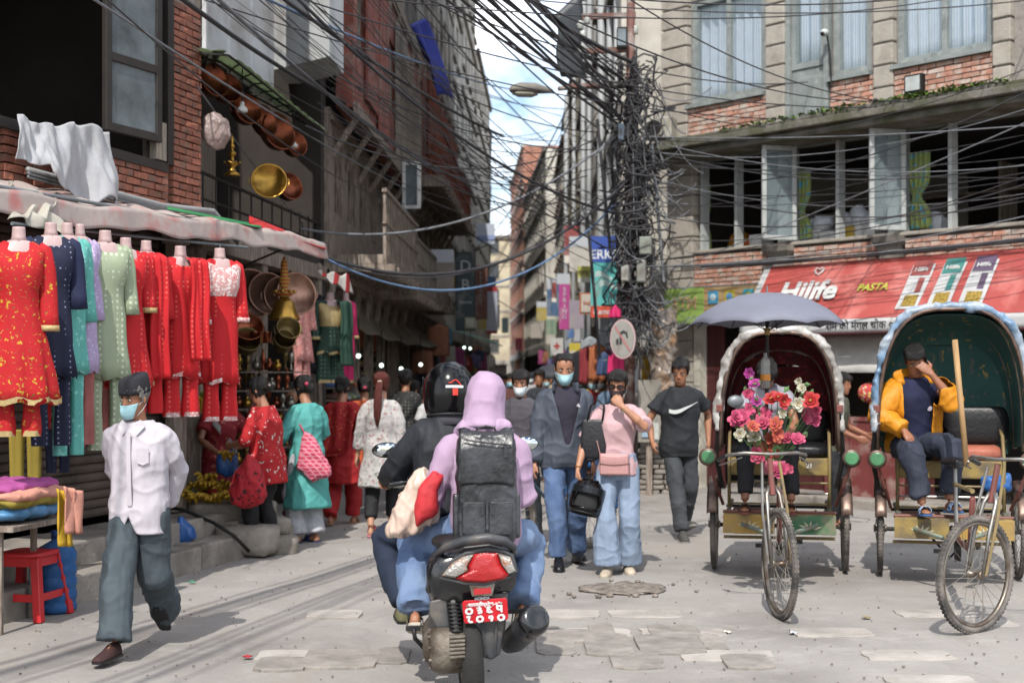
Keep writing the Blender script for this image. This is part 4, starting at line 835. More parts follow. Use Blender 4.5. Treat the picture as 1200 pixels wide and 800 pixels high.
b=MB();b.rings([[om.Mh@(V(p.x*g,p.y*g,0)+V(0,(z-.18)*.06,z+(.012*math.sin(k/24*2*PI*1+.6)if z>.24 else 0)))for k,p in enumerate(head_ring(.172,24,.010))]for z,g in((.152,1.0),(.175,1.02),(.21,1.01),(.245,.96),(.262,.86),(.268,.5),(.262,.05))]);om.part('cap',b,m_cap,smooth=True)
b=MB()
for sd in(-1,1):b.add([om.Mt@V(*p)for p in((sd*.012,-.098,1.432),(sd*.058,-.088,1.475),(sd*.088,-.092,1.43),(sd*.046,-.128,1.376))],[(0,1,2,3)])
om.part('collar',b,m_cotton,solid=.006);b=MB()
b.add([om.Mt@V(x,y,z)for x,y,z in((.055,-.151,1.30),(.125,-.132,1.30),(.125,-.132,1.21),(.09,-.144,1.195),(.055,-.151,1.21))],[(0,1,2,3,4)]);om.part('pocket',b,m_cotton,solid=.006)
b=MB().grid(lambda u,v:om.Mt@V(-.012+.028*u,-.147-.008*math.sin(v*3)+(.02 if v<.05 else 0),.90+.5*v),2,12);om.part('placket',b,m_cotton,solid=.004)
#  man in grey jacket
m_jean=mat('blue_denim','#55698a',rough=.85,scale=5,var=.16,bump=.2,bscale=120,col2='#3d5274');m_jean_l=mat('light_denim','#8296b4',rough=.85,scale=4,var=.08,bump=.2,bscale=120)
m_jkt=mat('slate_jacket','#414752',rough=.7,scale=4,var=.08,bump=.12,bscale=70);m_tee=mat('plum_tee','#2e2a38',rough=.85,bump=.1)
gm=Person('man in slate grey zip jacket, jeans and blue mask walking beside the pink-shirted woman',(.44,11.55),4,H=1.76,head=(-3,14,0),wr=((-.245,-.06,.84),(.235,-.02,.84)),an=((-.06,-.16,.09),(.13,.22,.10)),toe=((-5,0),(6,-8)),vox=.009,sk='#a4745a')
gm.top('t_shirt',m_tee,hem=.93,sleeve=.2,ease=.008,amp=.004)
gm.top('jacket',m_jkt,hem=.80,sleeve=.98,ease=.028,amp=.013,loose=.012,arm=(.068,.06,.05),solid=.006,cutf=lambda c:(c.y<-.02 and c.z>.98 and abs(c.x-.015)<.015+.115*((c.z-.98)/.5)**.9)or(c.z>1.44))
b=MB().grid(lambda u,v:gm.Mt@V((u-.5)*2*.105*(1-.25*(1-abs(u-.5)*2)),.075*math.cos((u-.5)*5.2)-.012-(.03 if abs(u-.5)>.4 else 0),1.415+.075*v+.0*u),30,4);gm.part('jacket_collar',b,m_jkt,smooth=True,solid=.008)
b=MB().add([gm.Mt@V(*p)for p in((.085,-.149,1.30),(.118,-.142,1.288),(.112,-.143,1.31),(.098,-.1465,1.322))],[(0,1,2,3)]);gm.part('chest_logo',b,m_cotton,solid=.004)
gm.legs('jeans',m_jean,rad=(.088,.072,.066),to=1.05,amp=.013);gm.hair(m_hair,line=.213,side=.1,back=.05,grow=.008);gm.mask(m_mask);gm.shoes(m_shoe_k)
#  woman in pink shirt
m_pink=mat('pink_blouse','#b8979a',rough=.85,scale=5,var=.05,bump=.15,bscale=80);m_jw=mat('pale_wide_jeans','#8494aa',rough=.85,scale=4,var=.09,bump=.2,bscale=120)
pw=Person('woman in pink blouse and pale wide jeans, hand raised to her dark mask',(.86,11.15),-6,H=1.61,head=(-8,10,4),wr=((-.33,-.15,.90),(.045,-.235,1.43)),el=((-.6,.8,-.2),(1,-.15,-.9)),hands=(((-.1,-.15,-1),(.9,0,0),.9),((-.55,.1,.62),(-.2,1,.1),.75)),an=((-.08,-.10,.085),(.09,.10,.085)),toe=((-8,0),(10,0)),vox=.0085,sk='#a87a60',fat=1.0)
pw.top('blouse',m_pink,hem=.84,sleeve=.46,ease=.012,female=True,amp=.009,cuff=.004)
pw.legs('wide_jeans',m_jw,rad=(.096,.086,.118),to=1.13,amp=.010,top=1.02);pw.hair(m_hair,line=.178,side=.05,back=.03,grow=.014);pw.mask(m_mask_k);pw.shoes(mat('cream_flat','#b8ab98',rough=.6),mat('cream_sole','#a89f8f',rough=.8),kind='low')
b=MB()
for sd in(-1,1):b.rings([[pw.Mh@V(sd*.034+x*.031*k,-.098+abs(sd*.034+x*.03)*.25,.124+z*.022*k)for x,z in((-1,.3),(-.7,.9),(0,1),(.8,.9),(1,.4),(.8,-.6),(.2,-1),(-.6,-.9),(-1,-.4))]for k in(1.0,.9)])
b.tube([pw.Mh@V(-.012,-.1,.128),pw.Mh@V(.012,-.1,.128)],.003,5)
for sd in(-1,1):b.tube([pw.Mh@V(sd*.064,-.086,.128),pw.Mh@V(sd*.078,.01,.125)],.003,5)
pw.part('sunglasses',b,mat('sunglass','#241312',rough=.12,bump=0,spec=.7),smooth=False);pw.part('tika',MB().ell(pw.Mh@V(0,-.0905,.178),(.006,.003,.012),8,6),mat('tika_red','#b03028',bump=0))
pw.part('bangle',MB().tube([pw.wr[1].lerp(pw.el[1],.12)+V(math.cos(a)*.032,math.sin(a)*.02,math.sin(a)*.02)for a in np.linspace(0,2*PI,17)],.004,5),mat('green_bangle','#3e6b35',rough=.4));pw.part('bracelet',MB().tube([pw.wr[0]+V(math.cos(a)*.03,math.sin(a)*.03,.02)for a in np.linspace(0,2*PI,17)],.0035,5),mat('gold','#b58a3c',rough=.3,metal=.9,bump=0))
m_bagk=mat('black_bag','#1b1a1e',rough=.4,bump=.2,scale=8);m_quilt=mat_print('quilted_pink','#b98d8a',['#9b716f'],'check',22,rough=.45,thr=.12)
MW=pw.M
bg_=thing('shoulder_bag','black tote bag on the shoulder of the pink-shirted woman','bag',M=MW@Matrix.Translation((-.195,-.07,.98)));b=MB();b.rings([[V(x*w,y*d,z)for x,y in((-1,-.7),(-.7,-1),(.7,-1),(1,-.7),(1,.7),(.7,1),(-.7,1),(-1,.7))]for z,w,d in((0,.10,.035),(.01,.115,.042),(.15,.118,.036),(.3,.105,.022),(.335,.1,.016))]);ob('body',b,m_bagk,bg_,smooth=True,bevel=.004)
for y in(-.016,.02):strap([V(-.06,y,.32),V(-.03,y,.45),V(.03,y+.01,.5),V(.085,y,.45),V(.07,y,.32)],.018,m_bagk,bg_)
pu=thing('quilted_purse','small quilted pink purse hanging at the front of the pink-shirted woman','purse',M=MW@Matrix.Translation((-.02,-.185,.845)));b=MB();b.rings([[V(x*.125,y*d,z)for x,y in((-1,-.6),(-.92,-1),(.92,-1),(1,-.6),(1,.8),(-1,.8))]for z,d in((0,.022),(.012,.034),(.11,.036),(.175,.028),(.185,.018))]);ob('body',b,m_quilt,pu,bevel=.006);ob('clasp',MB().ell((0,-.037,.105),(.014,.005,.01),8,6),mat('gold','#b58a3c'),pu)
ob('flap',MB().grid(lambda u,v:V(-.12+.24*u,-.037-.004*math.sin(v*PI),.18-.085*v-.012*math.sin(u*PI)),12,6),m_quilt,pu,smooth=True,solid=.005);strap([V(-.118,0,.17),V(-.155,.09,.30),V(-.05,.10,.55)],.008,m_quilt,pu)
m_helm=mat('helmet_black','#0a0a0c',rough=.16,bump=0,spec=.35)
def helmet(label,M,open_front=True,logo=False,vent=True):
 h=thing('helmet',label,'helmet',M=M);b=MB();n=32;rg=[]
 for z,w,f,k in((-.02,.108,.125,.118),(.02,.122,.142,.13),(.08,.130,.152,.142),(.14,.128,.148,.145),(.19,.112,.126,.128),(.23,.08,.088,.094),(.25,.045,.05,.054),(.256,.01,.012,.012)):
  rg.append([V(w*math.cos(a),(-f if math.sin(a)<0 else k)*abs(math.sin(a)),z)for a in(2*PI*i/n for i in range(n))])
 b.rings(rg,cap=False)
 if open_front:b.f=[f for f in b.f if not(lambda c:c.y<-.06 and .015<c.z<.125 and abs(c.x)<.098)(sum((Vector(b.v[i])for i in f),Vector())/len(f))]
 ob('shell',b,m_helm,h,smooth=True,solid=.016,sub=1)
 ob('lining',MB().rings([[V(math.cos(a)*w,math.sin(a)*w*1.12,z)for a in(2*PI*i/20 for i in range(20))]for z,w in((-.022,.1),(.1,.112),(.19,.09),(.225,.03))],cap=False),mat('foam','#2a2a2c',rough=.95),h,smooth=True)
 if open_front:ob('visor',MB().grid(lambda u,v:V(.136*math.sin((u-.5)*2.6),-.158*math.cos((u-.5)*2.6),.135+.06*v-.01*math.cos((u-.5)*2)),20,6),mat('visor','#202428',rough=.08,bump=0,alpha=.75),h,smooth=True,solid=.003)
 ob('rim',MB().tube([V(.112*math.cos(a),(-.13 if math.sin(a)<0 else .122)*abs(math.sin(a)),-.022)for a in np.linspace(0,2*PI,29)],.008,6),mat('rubber_trim','#1c1c1e',rough=.6),h,smooth=True)
 if vent:
  for sd in(-1,1):ob('vent',MB().ell((sd*.045,-.05,.243),(.02,.03,.01),8,6),m_helm,h,smooth=True)
 if logo:
  m_lr=mat('logo_red','#c0392b',rough=.4,bump=0);m_lw=mat('logo_white','#d5d5d5',rough=.4,bump=0)
  pt=lambda u,v:V(.137*math.sin(u),.152*math.cos(u),.115+v)
  ob('logo_arc',MB().tube([pt(-.28+.5*t,.034*math.sin(min(1,t*1.25)*PI*.8))for t in np.linspace(0,1,10)],.004,6),m_lr,h);ob('logo_bar',MB().grid(lambda u,v:pt(-.34+.68*u,-.006+.013*v)+V(0,.004,0),8,2),m_lw,h,solid=.003);ob('logo_stem',MB().grid(lambda u,v:pt(-.12+.2*u,-.045+.036*v)+V(0,.003,0),3,2),m_lr,h,solid=.003)
 return h
hp_=pw.W((pw.wr[0].x-.01,pw.wr[0].y-.05,.0));helmet('black open helmet dangling from the hand of the pink-shirted woman',Matrix.Translation(P(684,598,11.0))@Matrix.Rotation(R(14),4,'Y')@Matrix.Rotation(R(-10),4,'X')@Matrix.Scale(1.02,4))
#  man in black tee
m_blk=mat('black_tee','#24262a',rough=.85,scale=4,bump=.12,bscale=70);m_djean=mat('charcoal_jeans','#3f4246',rough=.85,scale=5,var=.14,bump=.2,bscale=100)
nm=Person('man in black tee with white swoosh and charcoal jeans walking left of the flower rickshaw',(1.66,13.55),6,H=1.74,lean=4,head=(-22,14,0),wr=((-.30,-.16,.93),(.30,.05,.95)),el=((-.6,.9,0),(.7,.9,0)),an=((-.02,-.22,.09),(.10,.25,.13)),toe=((-4,0),(14,-20)),vox=.0095,sk='#9a6b50')
nm.top('t_shirt',m_blk,hem=.78,sleeve=.3,ease=.02,amp=.011,cuff=.012,loose=.01);nm.legs('jeans',m_djean,rad=(.09,.07,.06),to=1.05,amp=.013);nm.hair(m_hair,line=.19,side=.105,back=.05,grow=.013,bun=((0,.03,.238),(.045,.05,.035)));nm.shoes(mat('grey_trainer','#4a4845',rough=.8,bump=.2),mat('trainer_sole','#8d8a85',rough=.8))
def sw(u,v):
 q=u;x=-.135+.275*q;th=.036*math.sin(min(1,(1-q)*1.12)*PI*.62)**1.1*(1-q**3)+.002;z=1.235+.085*q-(.045*math.sin(min(1,q*2.4)*PI*.5)*(1-q));z=z+(v-.5)*th;y=-(.118+.03)*math.sqrt(max(0,1-(x/.225)**2))-.014;return nm.Mt@V(x,y,z)
nm.part('swoosh_print',MB().grid(sw,20,3),mat('print_white','#cfd2cf',rough=.7,bump=0),solid=.006)
#  masked man in grey tee wheeling a bicycle
m_gtee=mat('grey_tee','#4a474d',rough=.85,bump=.12,bscale=70)
bm_=Person('man in dark grey tee and white mask wheeling a bicycle behind the scooter',(.085,12.9),-12,H=1.62,head=(4,10,0),wr=((-.26,-.34,1.0),(.20,-.34,1.02)),el=((-.9,.4,-.4),(.9,.4,-.4)),an=((-.1,-.06,.085),(.12,.12,.085)),vox=.0105,sk='#a2735a',fat=1.08)
bm_.top('t_shirt',m_gtee,hem=.82,sleeve=.28,ease=.016,amp=.009,cuff=.01);bm_.legs('trousers',m_djean,amp=.011);bm_.hair(m_hair,line=.178,side=.085,back=.05,grow=.015,rough=.009);bm_.mask(m_mask_w);bm_.shoes(m_shoe_k)
#  WHEELS
m_tyre=mat('tyre_rubber','#4a4744',rough=.9,scale=8,bump=.3,bscale=80,dirt=('#77706a',.5,6));m_rim=mat('rim_steel','#8b8378',rough=.4,metal=.8,bump=.1,scale=8,dirt=('#5d4a3c',.4,8));m_spoke=mat('spoke_steel','#8a847a',rough=.7,metal=.2,bump=0,spec=.2)
m_chrome=mat('worn_chrome','#928f8a',rough=.42,metal=.8,bump=.05,scale=8,dirt=('#6a5a4c',.3,12));m_bike=mat('bike_paint_dark','#2b2a2d',rough=.5,bump=.1,scale=9,dirt=('#6b5a4c',.35,12))
def torus(mb,c,ax,Rr,r,n=40,m=8,flat=1.0):
 """ring: ax = (u, v) plane vectors"""
 c=Vector(c);u,v=ax;w=u.cross(v);o=len(mb.v)
 for i in range(n):
  a=2*PI*i/n;d=u*math.cos(a)+v*math.sin(a)
  for j in range(m):b=2*PI*j/m;mb.v.append(tuple(c+d*(Rr+r*math.cos(b))+w*(r*flat*math.sin(b))))
 for i in range(n):
  for j in range(m):mb.f.append((o+i*m+j,o+((i+1)%n)*m+j,o+((i+1)%n)*m+(j+1)%m,o+i*m+(j+1)%m))
 return mb
def wheel(parent,c,yaw=0,Rr=.345,r=.022,spokes=28,name='wheel',hubw=.05,lean=0):
 """spoked wheel in the plane of forward (turned by yaw) and up; parts under parent"""
 u=V(math.sin(yaw),-math.cos(yaw),0);v=V(0,0,1);w=u.cross(v);c=Vector(c)
 t=torus(MB(),c,(u,v),Rr,r,56,10);wo=ob(name,t,m_tyre,parent,smooth=True)
 k=MB()
 for i in range(72):
  a=2*PI*i/72;d=u*math.cos(a)+v*math.sin(a);tt=-u*math.sin(a)+v*math.cos(a)
  for sd in(-1,1):k.box(c+d*(Rr+r*.86)+w*(sd*r*.52),(r*.5,.018,r*.42),(d,tt,w))
 ob('tread',k,m_tyre,wo)
 ob('rim',torus(MB(),c,(u,v),Rr-.026,.013,48,8,1.3),m_rim,wo,smooth=True)
 ob('hub',MB().tube([c-w*hubw,c-w*hubw*.8,c-w*hubw*.75,c+w*hubw*.75,c+w*hubw*.8,c+w*hubw],[.03,.03,.018,.018,.03,.03],10),m_rim,wo,smooth=True)
 s=MB()
 for i in range(spokes):
  a=2*PI*i/spokes;sd=1 if i%2 else-1;of=.22*(1 if(i//2)%2 else-1);p=c+w*(sd*hubw*.75)+(u*math.cos(a+of*3)+v*math.sin(a+of*3))*.025;q=c+(u*math.cos(a)+v*math.sin(a))*(Rr-.03);s.tube([p,q],.0018,4)
 ob('spokes',s,m_spoke,wo);return wo
#  SCOOTER
SM=Matrix.Translation((-.19,6.62,0))@Matrix.Rotation(R(6),4,'Z')@Matrix.Rotation(R(-3),4,'Y');SI=SM.inverted()
def sp_(px,py,dy=0):return SI@P(px,py,6.5+dy)
def zp(zx,zy,dy=0):return sp_(480+zx/4.706,620+zy/4.706,dy)
sc=thing('scooter','black scooter with red number plate seen from behind in the street','scooter',M=SM)
m_sblack=mat('scooter_black','#16171a',rough=.22,bump=.02,coat=.5,scale=3,dirt=('#3c3a38',.25,4));m_sgrey=mat('scooter_grey_plastic','#3a3c40',rough=.45,bump=.08,scale=5,dirt=('#5d5852',.35,6));m_cast=mat('cast_alloy','#7d756a',rough=.6,metal=.4,bump=.4,scale=12,bscale=50,dirt=('#4c4238',.6,8));m_seat=mat('seat_vinyl','#1d1c1d',rough=.5,bump=.15)
m_red_l=mat('red_lens','#a50f14',rough=.12,bump=.3,bscale=160,spec=.6,coat=.4);m_clear=mat('clear_lens','#a7a39c',rough=.15,bump=.5,bscale=90,metal=.4,dirt=('#a05a2a',.25,20));m_plate=mat('red_plate','#b5121f',rough=.35,bump=.02);m_white=mat('white_letter','#d8d8d6',rough=.5,bump=0)
rw=thing_w=ob('rear_wheel',torus(MB(),(0,.02,.225),(V(0,1,0),V(0,0,1)),.17,.055,40,10),mat('scooter_tyre','#2a2928',rough=.9,bump=.3,scale=10,bscale=60),sc,smooth=True);ob('rim',MB().tube([V(-.05,.02,.225),V(-.045,.02,.225),V(.045,.02,.225),V(.05,.02,.225)],[.02,.125,.125,.02],20),m_cast,rw,smooth=False)
fw=ob('front_wheel',torus(MB(),(0,1.24,.225),(V(0,1,0),V(0,0,1)),.178,.047,40,10),m_tyre,sc,smooth=True);ob('rim',MB().tube([V(-.04,1.24,.225),V(-.035,1.24,.225),V(.035,1.24,.225),V(.04,1.24,.225)],[.02,.13,.13,.02],20),m_cast,fw)
def sec(y,w,z0,z1,k=.7):return[V(w*math.copysign(abs(math.cos(a))**k,math.cos(a)),y,(z0+z1)/2+(z1-z0)/2*math.copysign(abs(math.sin(a))**k,math.sin(a)))for a in(2*PI*i/24 for i in range(24))]
b=MB().rings([sec(-.10,.165,.53,.735),sec(-.05,.19,.49,.77),sec(.1,.195,.45,.775),sec(.35,.18,.40,.755),sec(.55,.15,.36,.72),sec(.62,.12,.36,.70)]);ob('tail_body',b,m_sblack,sc,smooth=True)
b=MB().rings([sec(-.02,.10,.755,.80),sec(.03,.13,.75,.82),sec(.25,.15,.74,.815),sec(.5,.13,.72,.79),sec(.72,.10,.68,.76),sec(.78,.07,.68,.74)]);ob('seat',b,m_seat,sc,smooth=True)
b=MB().tube([zp(128,158,.12),zp(190,105,.0),zp(300,62,-.05),zp(430,48,-.08),zp(520,62,-.05),zp(570,100,.0),zp(578,130,.12)],[.014,.018,.022,.024,.022,.018,.014],10);ob('grab_rail',b,m_sgrey,sc,smooth=True)
b=MB().rings([[zp(x,y,.06-.02*q)for x,y in((130+q*20,165-q*8),(300,95),(440,80),(570,118-q*4),(590,190),(585,300),(560,345),(330,345),(95,350+q*5),(85,330))]for q in(0,1)]);ob('tail_panel',b,m_sblack,sc,bevel=.006)
b=MB().tube([zp(x,y,-.03)for x,y in((165,262),(225,178),(310,132),(425,112),(520,122),(562,142),(592,232),(555,262),(415,300),(300,296),(165,262))],.010,6);ob('lamp_rim',b,m_sgrey,sc,smooth=True)
def lens(name,poly,m,d0=-.045,bulge=.02):
 pts=[zp(x,y,d0)for x,y in poly];c=sum(pts,Vector())/len(pts);mb=MB();mb.rings([[p+V(0,.05,0)for p in pts],pts,[c+(p-c)*.82+V(0,-bulge*.7,0)for p in pts],[c+(p-c)*.3+V(0,-bulge,0)for p in pts]]);return ob(name,mb,m,sc)
lens('tail_lamp',((355,137),(425,128),(482,131),(502,195),(545,252),(520,274),(415,292),(300,287),(252,270),(328,228),(322,203)),m_red_l)
lens('indicator',((176,256),(228,190),(290,150),(353,138),(318,205),(324,228),(250,268)),m_clear);lens('indicator',((486,133),(558,152),(588,232),(548,250),(506,193)),m_clear)
b=MB().prism([zp(328,300,-.02),zp(472,294,-.02),zp(455,365,-.02),zp(345,368,-.02)],(0,.02,0));rf=ob('reflector_bracket',b,m_chrome,sc);ob('reflector',MB().prism([zp(354,328,-.026),zp(448,320,-.026),zp(450,352,-.026),zp(354,360,-.026)],(0,.008,0)),m_red_l,rf)
b=MB();b.rings([[zp(x,y,d+.03)for x,y in poly]for d,poly in((.05,((235,370),(545,345),(530,540),(500,690),(455,718),(385,700),(310,540))),(0,((255,375),(535,352),(520,540),(492,685),(452,712),(392,695),(322,540))))]);ob('rear_mudguard',b,m_sgrey,sc,bevel=.004)
for x0,x1 in((400,425),(480,470)):b=MB().tube([zp(x0,520,.02),zp(x1,690,.02)],.006,6);ob('mudguard_rib',b,m_sgrey,sc)
pl=ob('number_plate',MB().prism([zp(*p,-.02)for p in((302,393),(530,378),(538,388),(545,488),(537,498),(312,520),(300,510),(290,404))],(0,.008,0)),m_plate,sc,bevel=.002)
px_=(zp(543,438,-.02)-zp(295,458,-.02)).normalized();pn_=V(0,-1,0);pM=lambda zx,zy:frame_m(zp(zx,zy,-.026),px_,pn_)
for s_,zx,zy,sz in(('\u092c\u093e\u0917\u092e\u0924\u0940',363,416,.024),('\u092a\u094d\u0930\u0926\u0947\u0936-\u0966\u0967',452,411,.024)):
 me=text_mesh(s_,sz,.001,.0006);me.transform(pM(zx,zy));ob('plate_lettering',me,m_white,pl,fix=False)
def stroke(name,ch,zx,zy,w,h,parent,m=m_white,th=.0052):
 """bold digits as drawn on the plate, strokes in a unit box"""
 G_={'0':[[(.5+.42*math.cos(a),.5+.42*math.sin(a))for a in np.linspace(0,2*PI,17)]],'2':[[(.12,.9),(.5,1),(.72,.8),(.5,.58),(.25,.52),(.5,.5),(.8,.38),(.75,.12),(.45,.08),(.3,.22)]],'6':[[(.78,.95),(.4,.95),(.22,.72),(.42,.55),(.65,.55),(.3,.52),(.18,.28),(.42,.08),(.75,.2),(.85,.02)]],'p':[[(.1,1),(.95,1)],[(.78,1),(.78,0)],[(.22,1),(.22,.55),(.45,.4),(.75,.45)]],'8':[[(.05,.95),(.55,.95),(.35,.6),(.3,.35),(.5,.1),(.85,.08)]],'1':[[(.45,.45),(.3,.62),(.42,.86),(.66,.86),(.76,.6),(.7,.35),(.55,.05)]]}
 M=pM(zx,zy);mb=MB()
 for pth in G_[ch]:mb.tube([M@V((x-.5)*w,-.001,(y-.5)*h)for x,y in pth],th,6,flat=.35,side=tuple(px_))
 ob(name,mb,m,parent)
for ch,zx,zy in(('0',328,452),('2',385,447),('6',440,442),('p',495,438),('8',333,497),('0',388,494),('1',447,489),('0',505,485)):stroke('plate_digit',ch,zx,zy,.034,.030,pl)
for zx,zy in((317,420),(505,405)):ob('plate_bolt',MB().tube([zp(zx,zy,-.03),zp(zx,zy,-.02)],.006,8),m_chrome,pl)
me=text_mesh('HONDA',.019,.001,.0006);me.transform(pM(400,381));ob('maker_lettering',me,mat('dull_silver','#85888c',rough=.4,bump=0),sc,fix=False)
b=MB();b.rings([[zp(x,y,d)for x,y in poly]for d,poly in((.35,((120,400),(230,380),(300,560),(330,700),(250,760),(150,700),(95,560))),(.02,((110,395),(200,375),(250,480),(230,530),(200,545),(150,540),(110,470))))]);ob('air_box',b,m_sgrey,sc,bevel=.008)
b=MB();c_=zp(215,660,.05);b.tube([c_+V(.09,0,0),c_+V(.06,0,0),c_+V(-.05,0,0),c_+V(-.085,0,0),c_+V(-.095,0,0)],[.10,.115,.115,.095,.05],20);b.tube([c_+V(-.03,-.02,0),c_+V(-.03,.42,.02)],[.095,.08],14);eg=ob('engine_case',b,m_cast,sc,smooth=True)
for k in range(9):an=k*.7;ob('bolt',MB().tube([c_+V(-.085,.085*math.cos(an),.085*math.sin(an)),c_+V(-.1,.085*math.cos(an),.085*math.sin(an))],.008,6),m_cast,eg)
b=MB()
for k in range(6):b.box(zp(262,590+k*22,-.06),(.075,.03,.012))
b.box(zp(265,650,-.04),(.06,.03,.12));ob('cooling_fins',b,m_cast,sc,bevel=.003)
b=MB();sp0=zp(238,390,.02);sp1=zp(258,560,.0);hel=[]
for k in range(90):q=k/89;hel.append(sp0.lerp(sp1,q)+V(.028*math.cos(q*2*PI*8),.028*math.sin(q*2*PI*8),0))
b.tube(hel,.007,6);ob('shock_spring',b,mat('black_spring','#161616',rough=.5),sc,smooth=True);ob('shock_rod',MB().tube([sp0,sp1],.014,8),m_chrome,sc)
b=MB();e0,e1=zp(690,495,-.02),zp(545,640,.38);b.tube([e1,e1.lerp(e0,.25),e1.lerp(e0,.75),e1.lerp(e0,.93),e0],[.04,.065,.072,.070,.055],20);ex=ob('exhaust',b,m_sgrey,sc,smooth=True);ob('exhaust_cap',MB().tube([e1.lerp(e0,.9),e1.lerp(e0,.96),e1.lerp(e0,1.05),e1.lerp(e0,1.06)],[.076,.078,.066,.045],20),m_sblack,ex,smooth=True);ob('outlet',MB().tube([zp(655,588,-.06),zp(668,592,-.1)],[.012,.01],10),m_iron,ex)
ob('kick_stand',MB().tube([zp(22,545,.1),zp(30,600,.1),zp(90,665,.15),zp(180,690,.2)],.011,8),m_iron,sc,smooth=True);ob('foot_peg',MB().bar(zp(-20,545,.15),zp(60,545,.15),.03,.02),m_seat,sc);ob('foot_peg',MB().bar(zp(540,452,.15),zp(625,448,.15),.03,.02),m_seat,sc)
b=MB().box((0,.82,.30),(.30,.42,.06));ob('floor_board',b,m_sgrey,sc,bevel=.02);b=MB().rings([sec(1.02,.17,.28,.62),sec(1.10,.2,.3,.9),sec(1.16,.14,.4,.98)]);ob('leg_shield',b,m_sblack,sc,smooth=True)
b=MB().tube([V(-.34,.93,1.02),V(-.2,.97,1.03),V(0,1.02,1.02),V(.2,.97,1.03),V(.34,.93,1.02)],[.017,.016,.02,.016,.017],10);hb_=ob('handlebar',b,m_sblack,sc,smooth=True);ob('headlight_shell',MB().ell((0,1.06,1.0),(.15,.11,.09),14,10),m_sblack,sc,smooth=True);ob('fork',MB().tube([V(0,1.08,.9),V(0,1.24,.225)],.03,8),m_chrome,sc)
for(px,py,sx)in((453,527,-1),(640,528,1)):
 c_=SI@P(px,py,7.75)if sx<0 else V(.42,.95,1.2);mo=ob('mirror',MB().ell(c_,(.085,.022,.045),18,8),m_sblack,sc,smooth=True);g_=MB();g_.rings([[c_+V(.076*k*math.cos(a),-.020-.003*(1-k),.038*k*math.sin(a))for a in(2*PI*i/20 for i in range(20))]for k in(1,.5,.05)]);ob('mirror_glass',g_,mat('mirror_glass','#c8d0d4',rough=.02,metal=1,bump=0,var=0),mo,smooth=True);ob('mirror_stem',MB().tube([c_+V(-sx*.05,.01,-.03),c_+V(-sx*.12,.02,-.07),V(sx*.24,.97,1.03)],.006,6),m_sblack,mo)
#  RIDERS
m_rjkt=mat('navy_black_jacket','#1f2228',rough=.7,bump=.12,bscale=60,scale=4);m_navyj=mat('navy_jeans','#1f2a3d',rough=.85,bump=.2,bscale=110);m_lilac=mat('lilac_hoodie','#a188a0',rough=.8,scale=4,var=.05,bump=.12,bscale=70);m_pj=mat('faded_jeans','#71839d',rough=.85,scale=2.2,bump=.2,bscale=120,col2='#435a80')
rd=Person('scooter rider in black jacket and glossy black helmet seen from behind',(-.335,7.40),188,H=1.68,pel=(0,0,-.06),lean=8,head=(6,5,0),wr=((-.31,-.44,1.03),(.32,-.44,1.03)),el=((-.5,.3,-.9),(.5,.3,-.9)),hands=((None,(0,0,-1),1.1),(None,(0,0,-1),1.1)),an=((-.17,-.36,.36),(.25,-.1,.36)),kn=((-.3,-1,.5),(.6,-1,.5)),vox=.0095,face=False)
rd.top('jacket',m_rjkt,hem=.88,sleeve=.98,ease=.022,amp=.014,loose=.006,arm=(.068,.058,.046));rd.legs('jeans',m_navyj,rad=(.1,.085,.075));rd.shoes(mat('olive_shoe','#6d6a4c',rough=.8))
b=MB().grid(lambda u,v:rd.Mt@V(.105*math.cos(2*PI*u)*(1-.12*v),.02+.095*math.sin(2*PI*u)*(1-.12*v),1.40+.085*v),24,3);rd.part('jacket_collar',b,mat('grey_collar','#3b3940',rough=.85),smooth=True,solid=.012)
helmet('glossy black full helmet with red and white badge on the scooter rider',rd.M@rd.Mh@Matrix.Translation((0,.005,-.0))@Matrix.Rotation(R(-6),4,'X')@Matrix.Scale(1.06,4),open_front=True,logo=True)
ps=Person('scooter passenger in lilac hoodie with the hood up and faded jeans',(-.14,6.95),184,H=1.66,pel=(0,0,-.085),lean=5,roll=0,head=(-6,6,-3),wr=((-.14,-.30,.98),(.27,-.24,.98)),el=((-.25,.25,-1),(.45,.3,-1)),hands=(0,0),an=((-.20,-.10,.44),(.36,-.06,.42)),toe=((0,20),(0,20)),kn=((-.35,-1,.3),(.55,-1,.3)),vox=.0095,face=False)
ps.top('hoodie',m_lilac,hem=.84,sleeve=1.0,ease=.018,amp=.013,loose=.004,arm=(.064,.056,.046));ps.legs('jeans',m_pj,rad=(.105,.088,.088),amp=.013,hipw=.012,to=1.0);ps.shoes(mat('grey_strap','#7d756a',rough=.7),mat('cream_sole2','#b9b2a2',rough=.8),kind='sandal')
b=MB();hd=ps.Mh
hr=[(-.05,.115,.12,.03),(-.01,.115,.115,.02),(.05,.105,.125,.012),(.12,.104,.135,.006),(.18,.098,.130,.0),(.225,.078,.102,-.004),(.252,.045,.062,-.01),(.262,.01,.014,-.012)]
b.rings([[hd@V(w*math.cos(a),y+.012+(d if math.sin(a)>0 else d*.92)*math.sin(a),z)for a in(2*PI*i/28 for i in range(28))]for z,w,d,y in hr]);me=remesh(b,.009,2,'hood');folds(me,.008,(8,8,4),.002,5);ps.part('hood',me,m_lilac)
b=MB().tube([ps.Mt@V(x,y,z)for x,y,z in((-.13,.0,1.42),(-.1,.07,1.45),(0,.105,1.45),(.1,.07,1.45),(.13,0,1.42))],[.03,.045,.05,.045,.03],10);me=remesh(b,.008,3,'hood_base');folds(me,.006,(12,12,9));ps.part('hood_base',me,m_lilac)
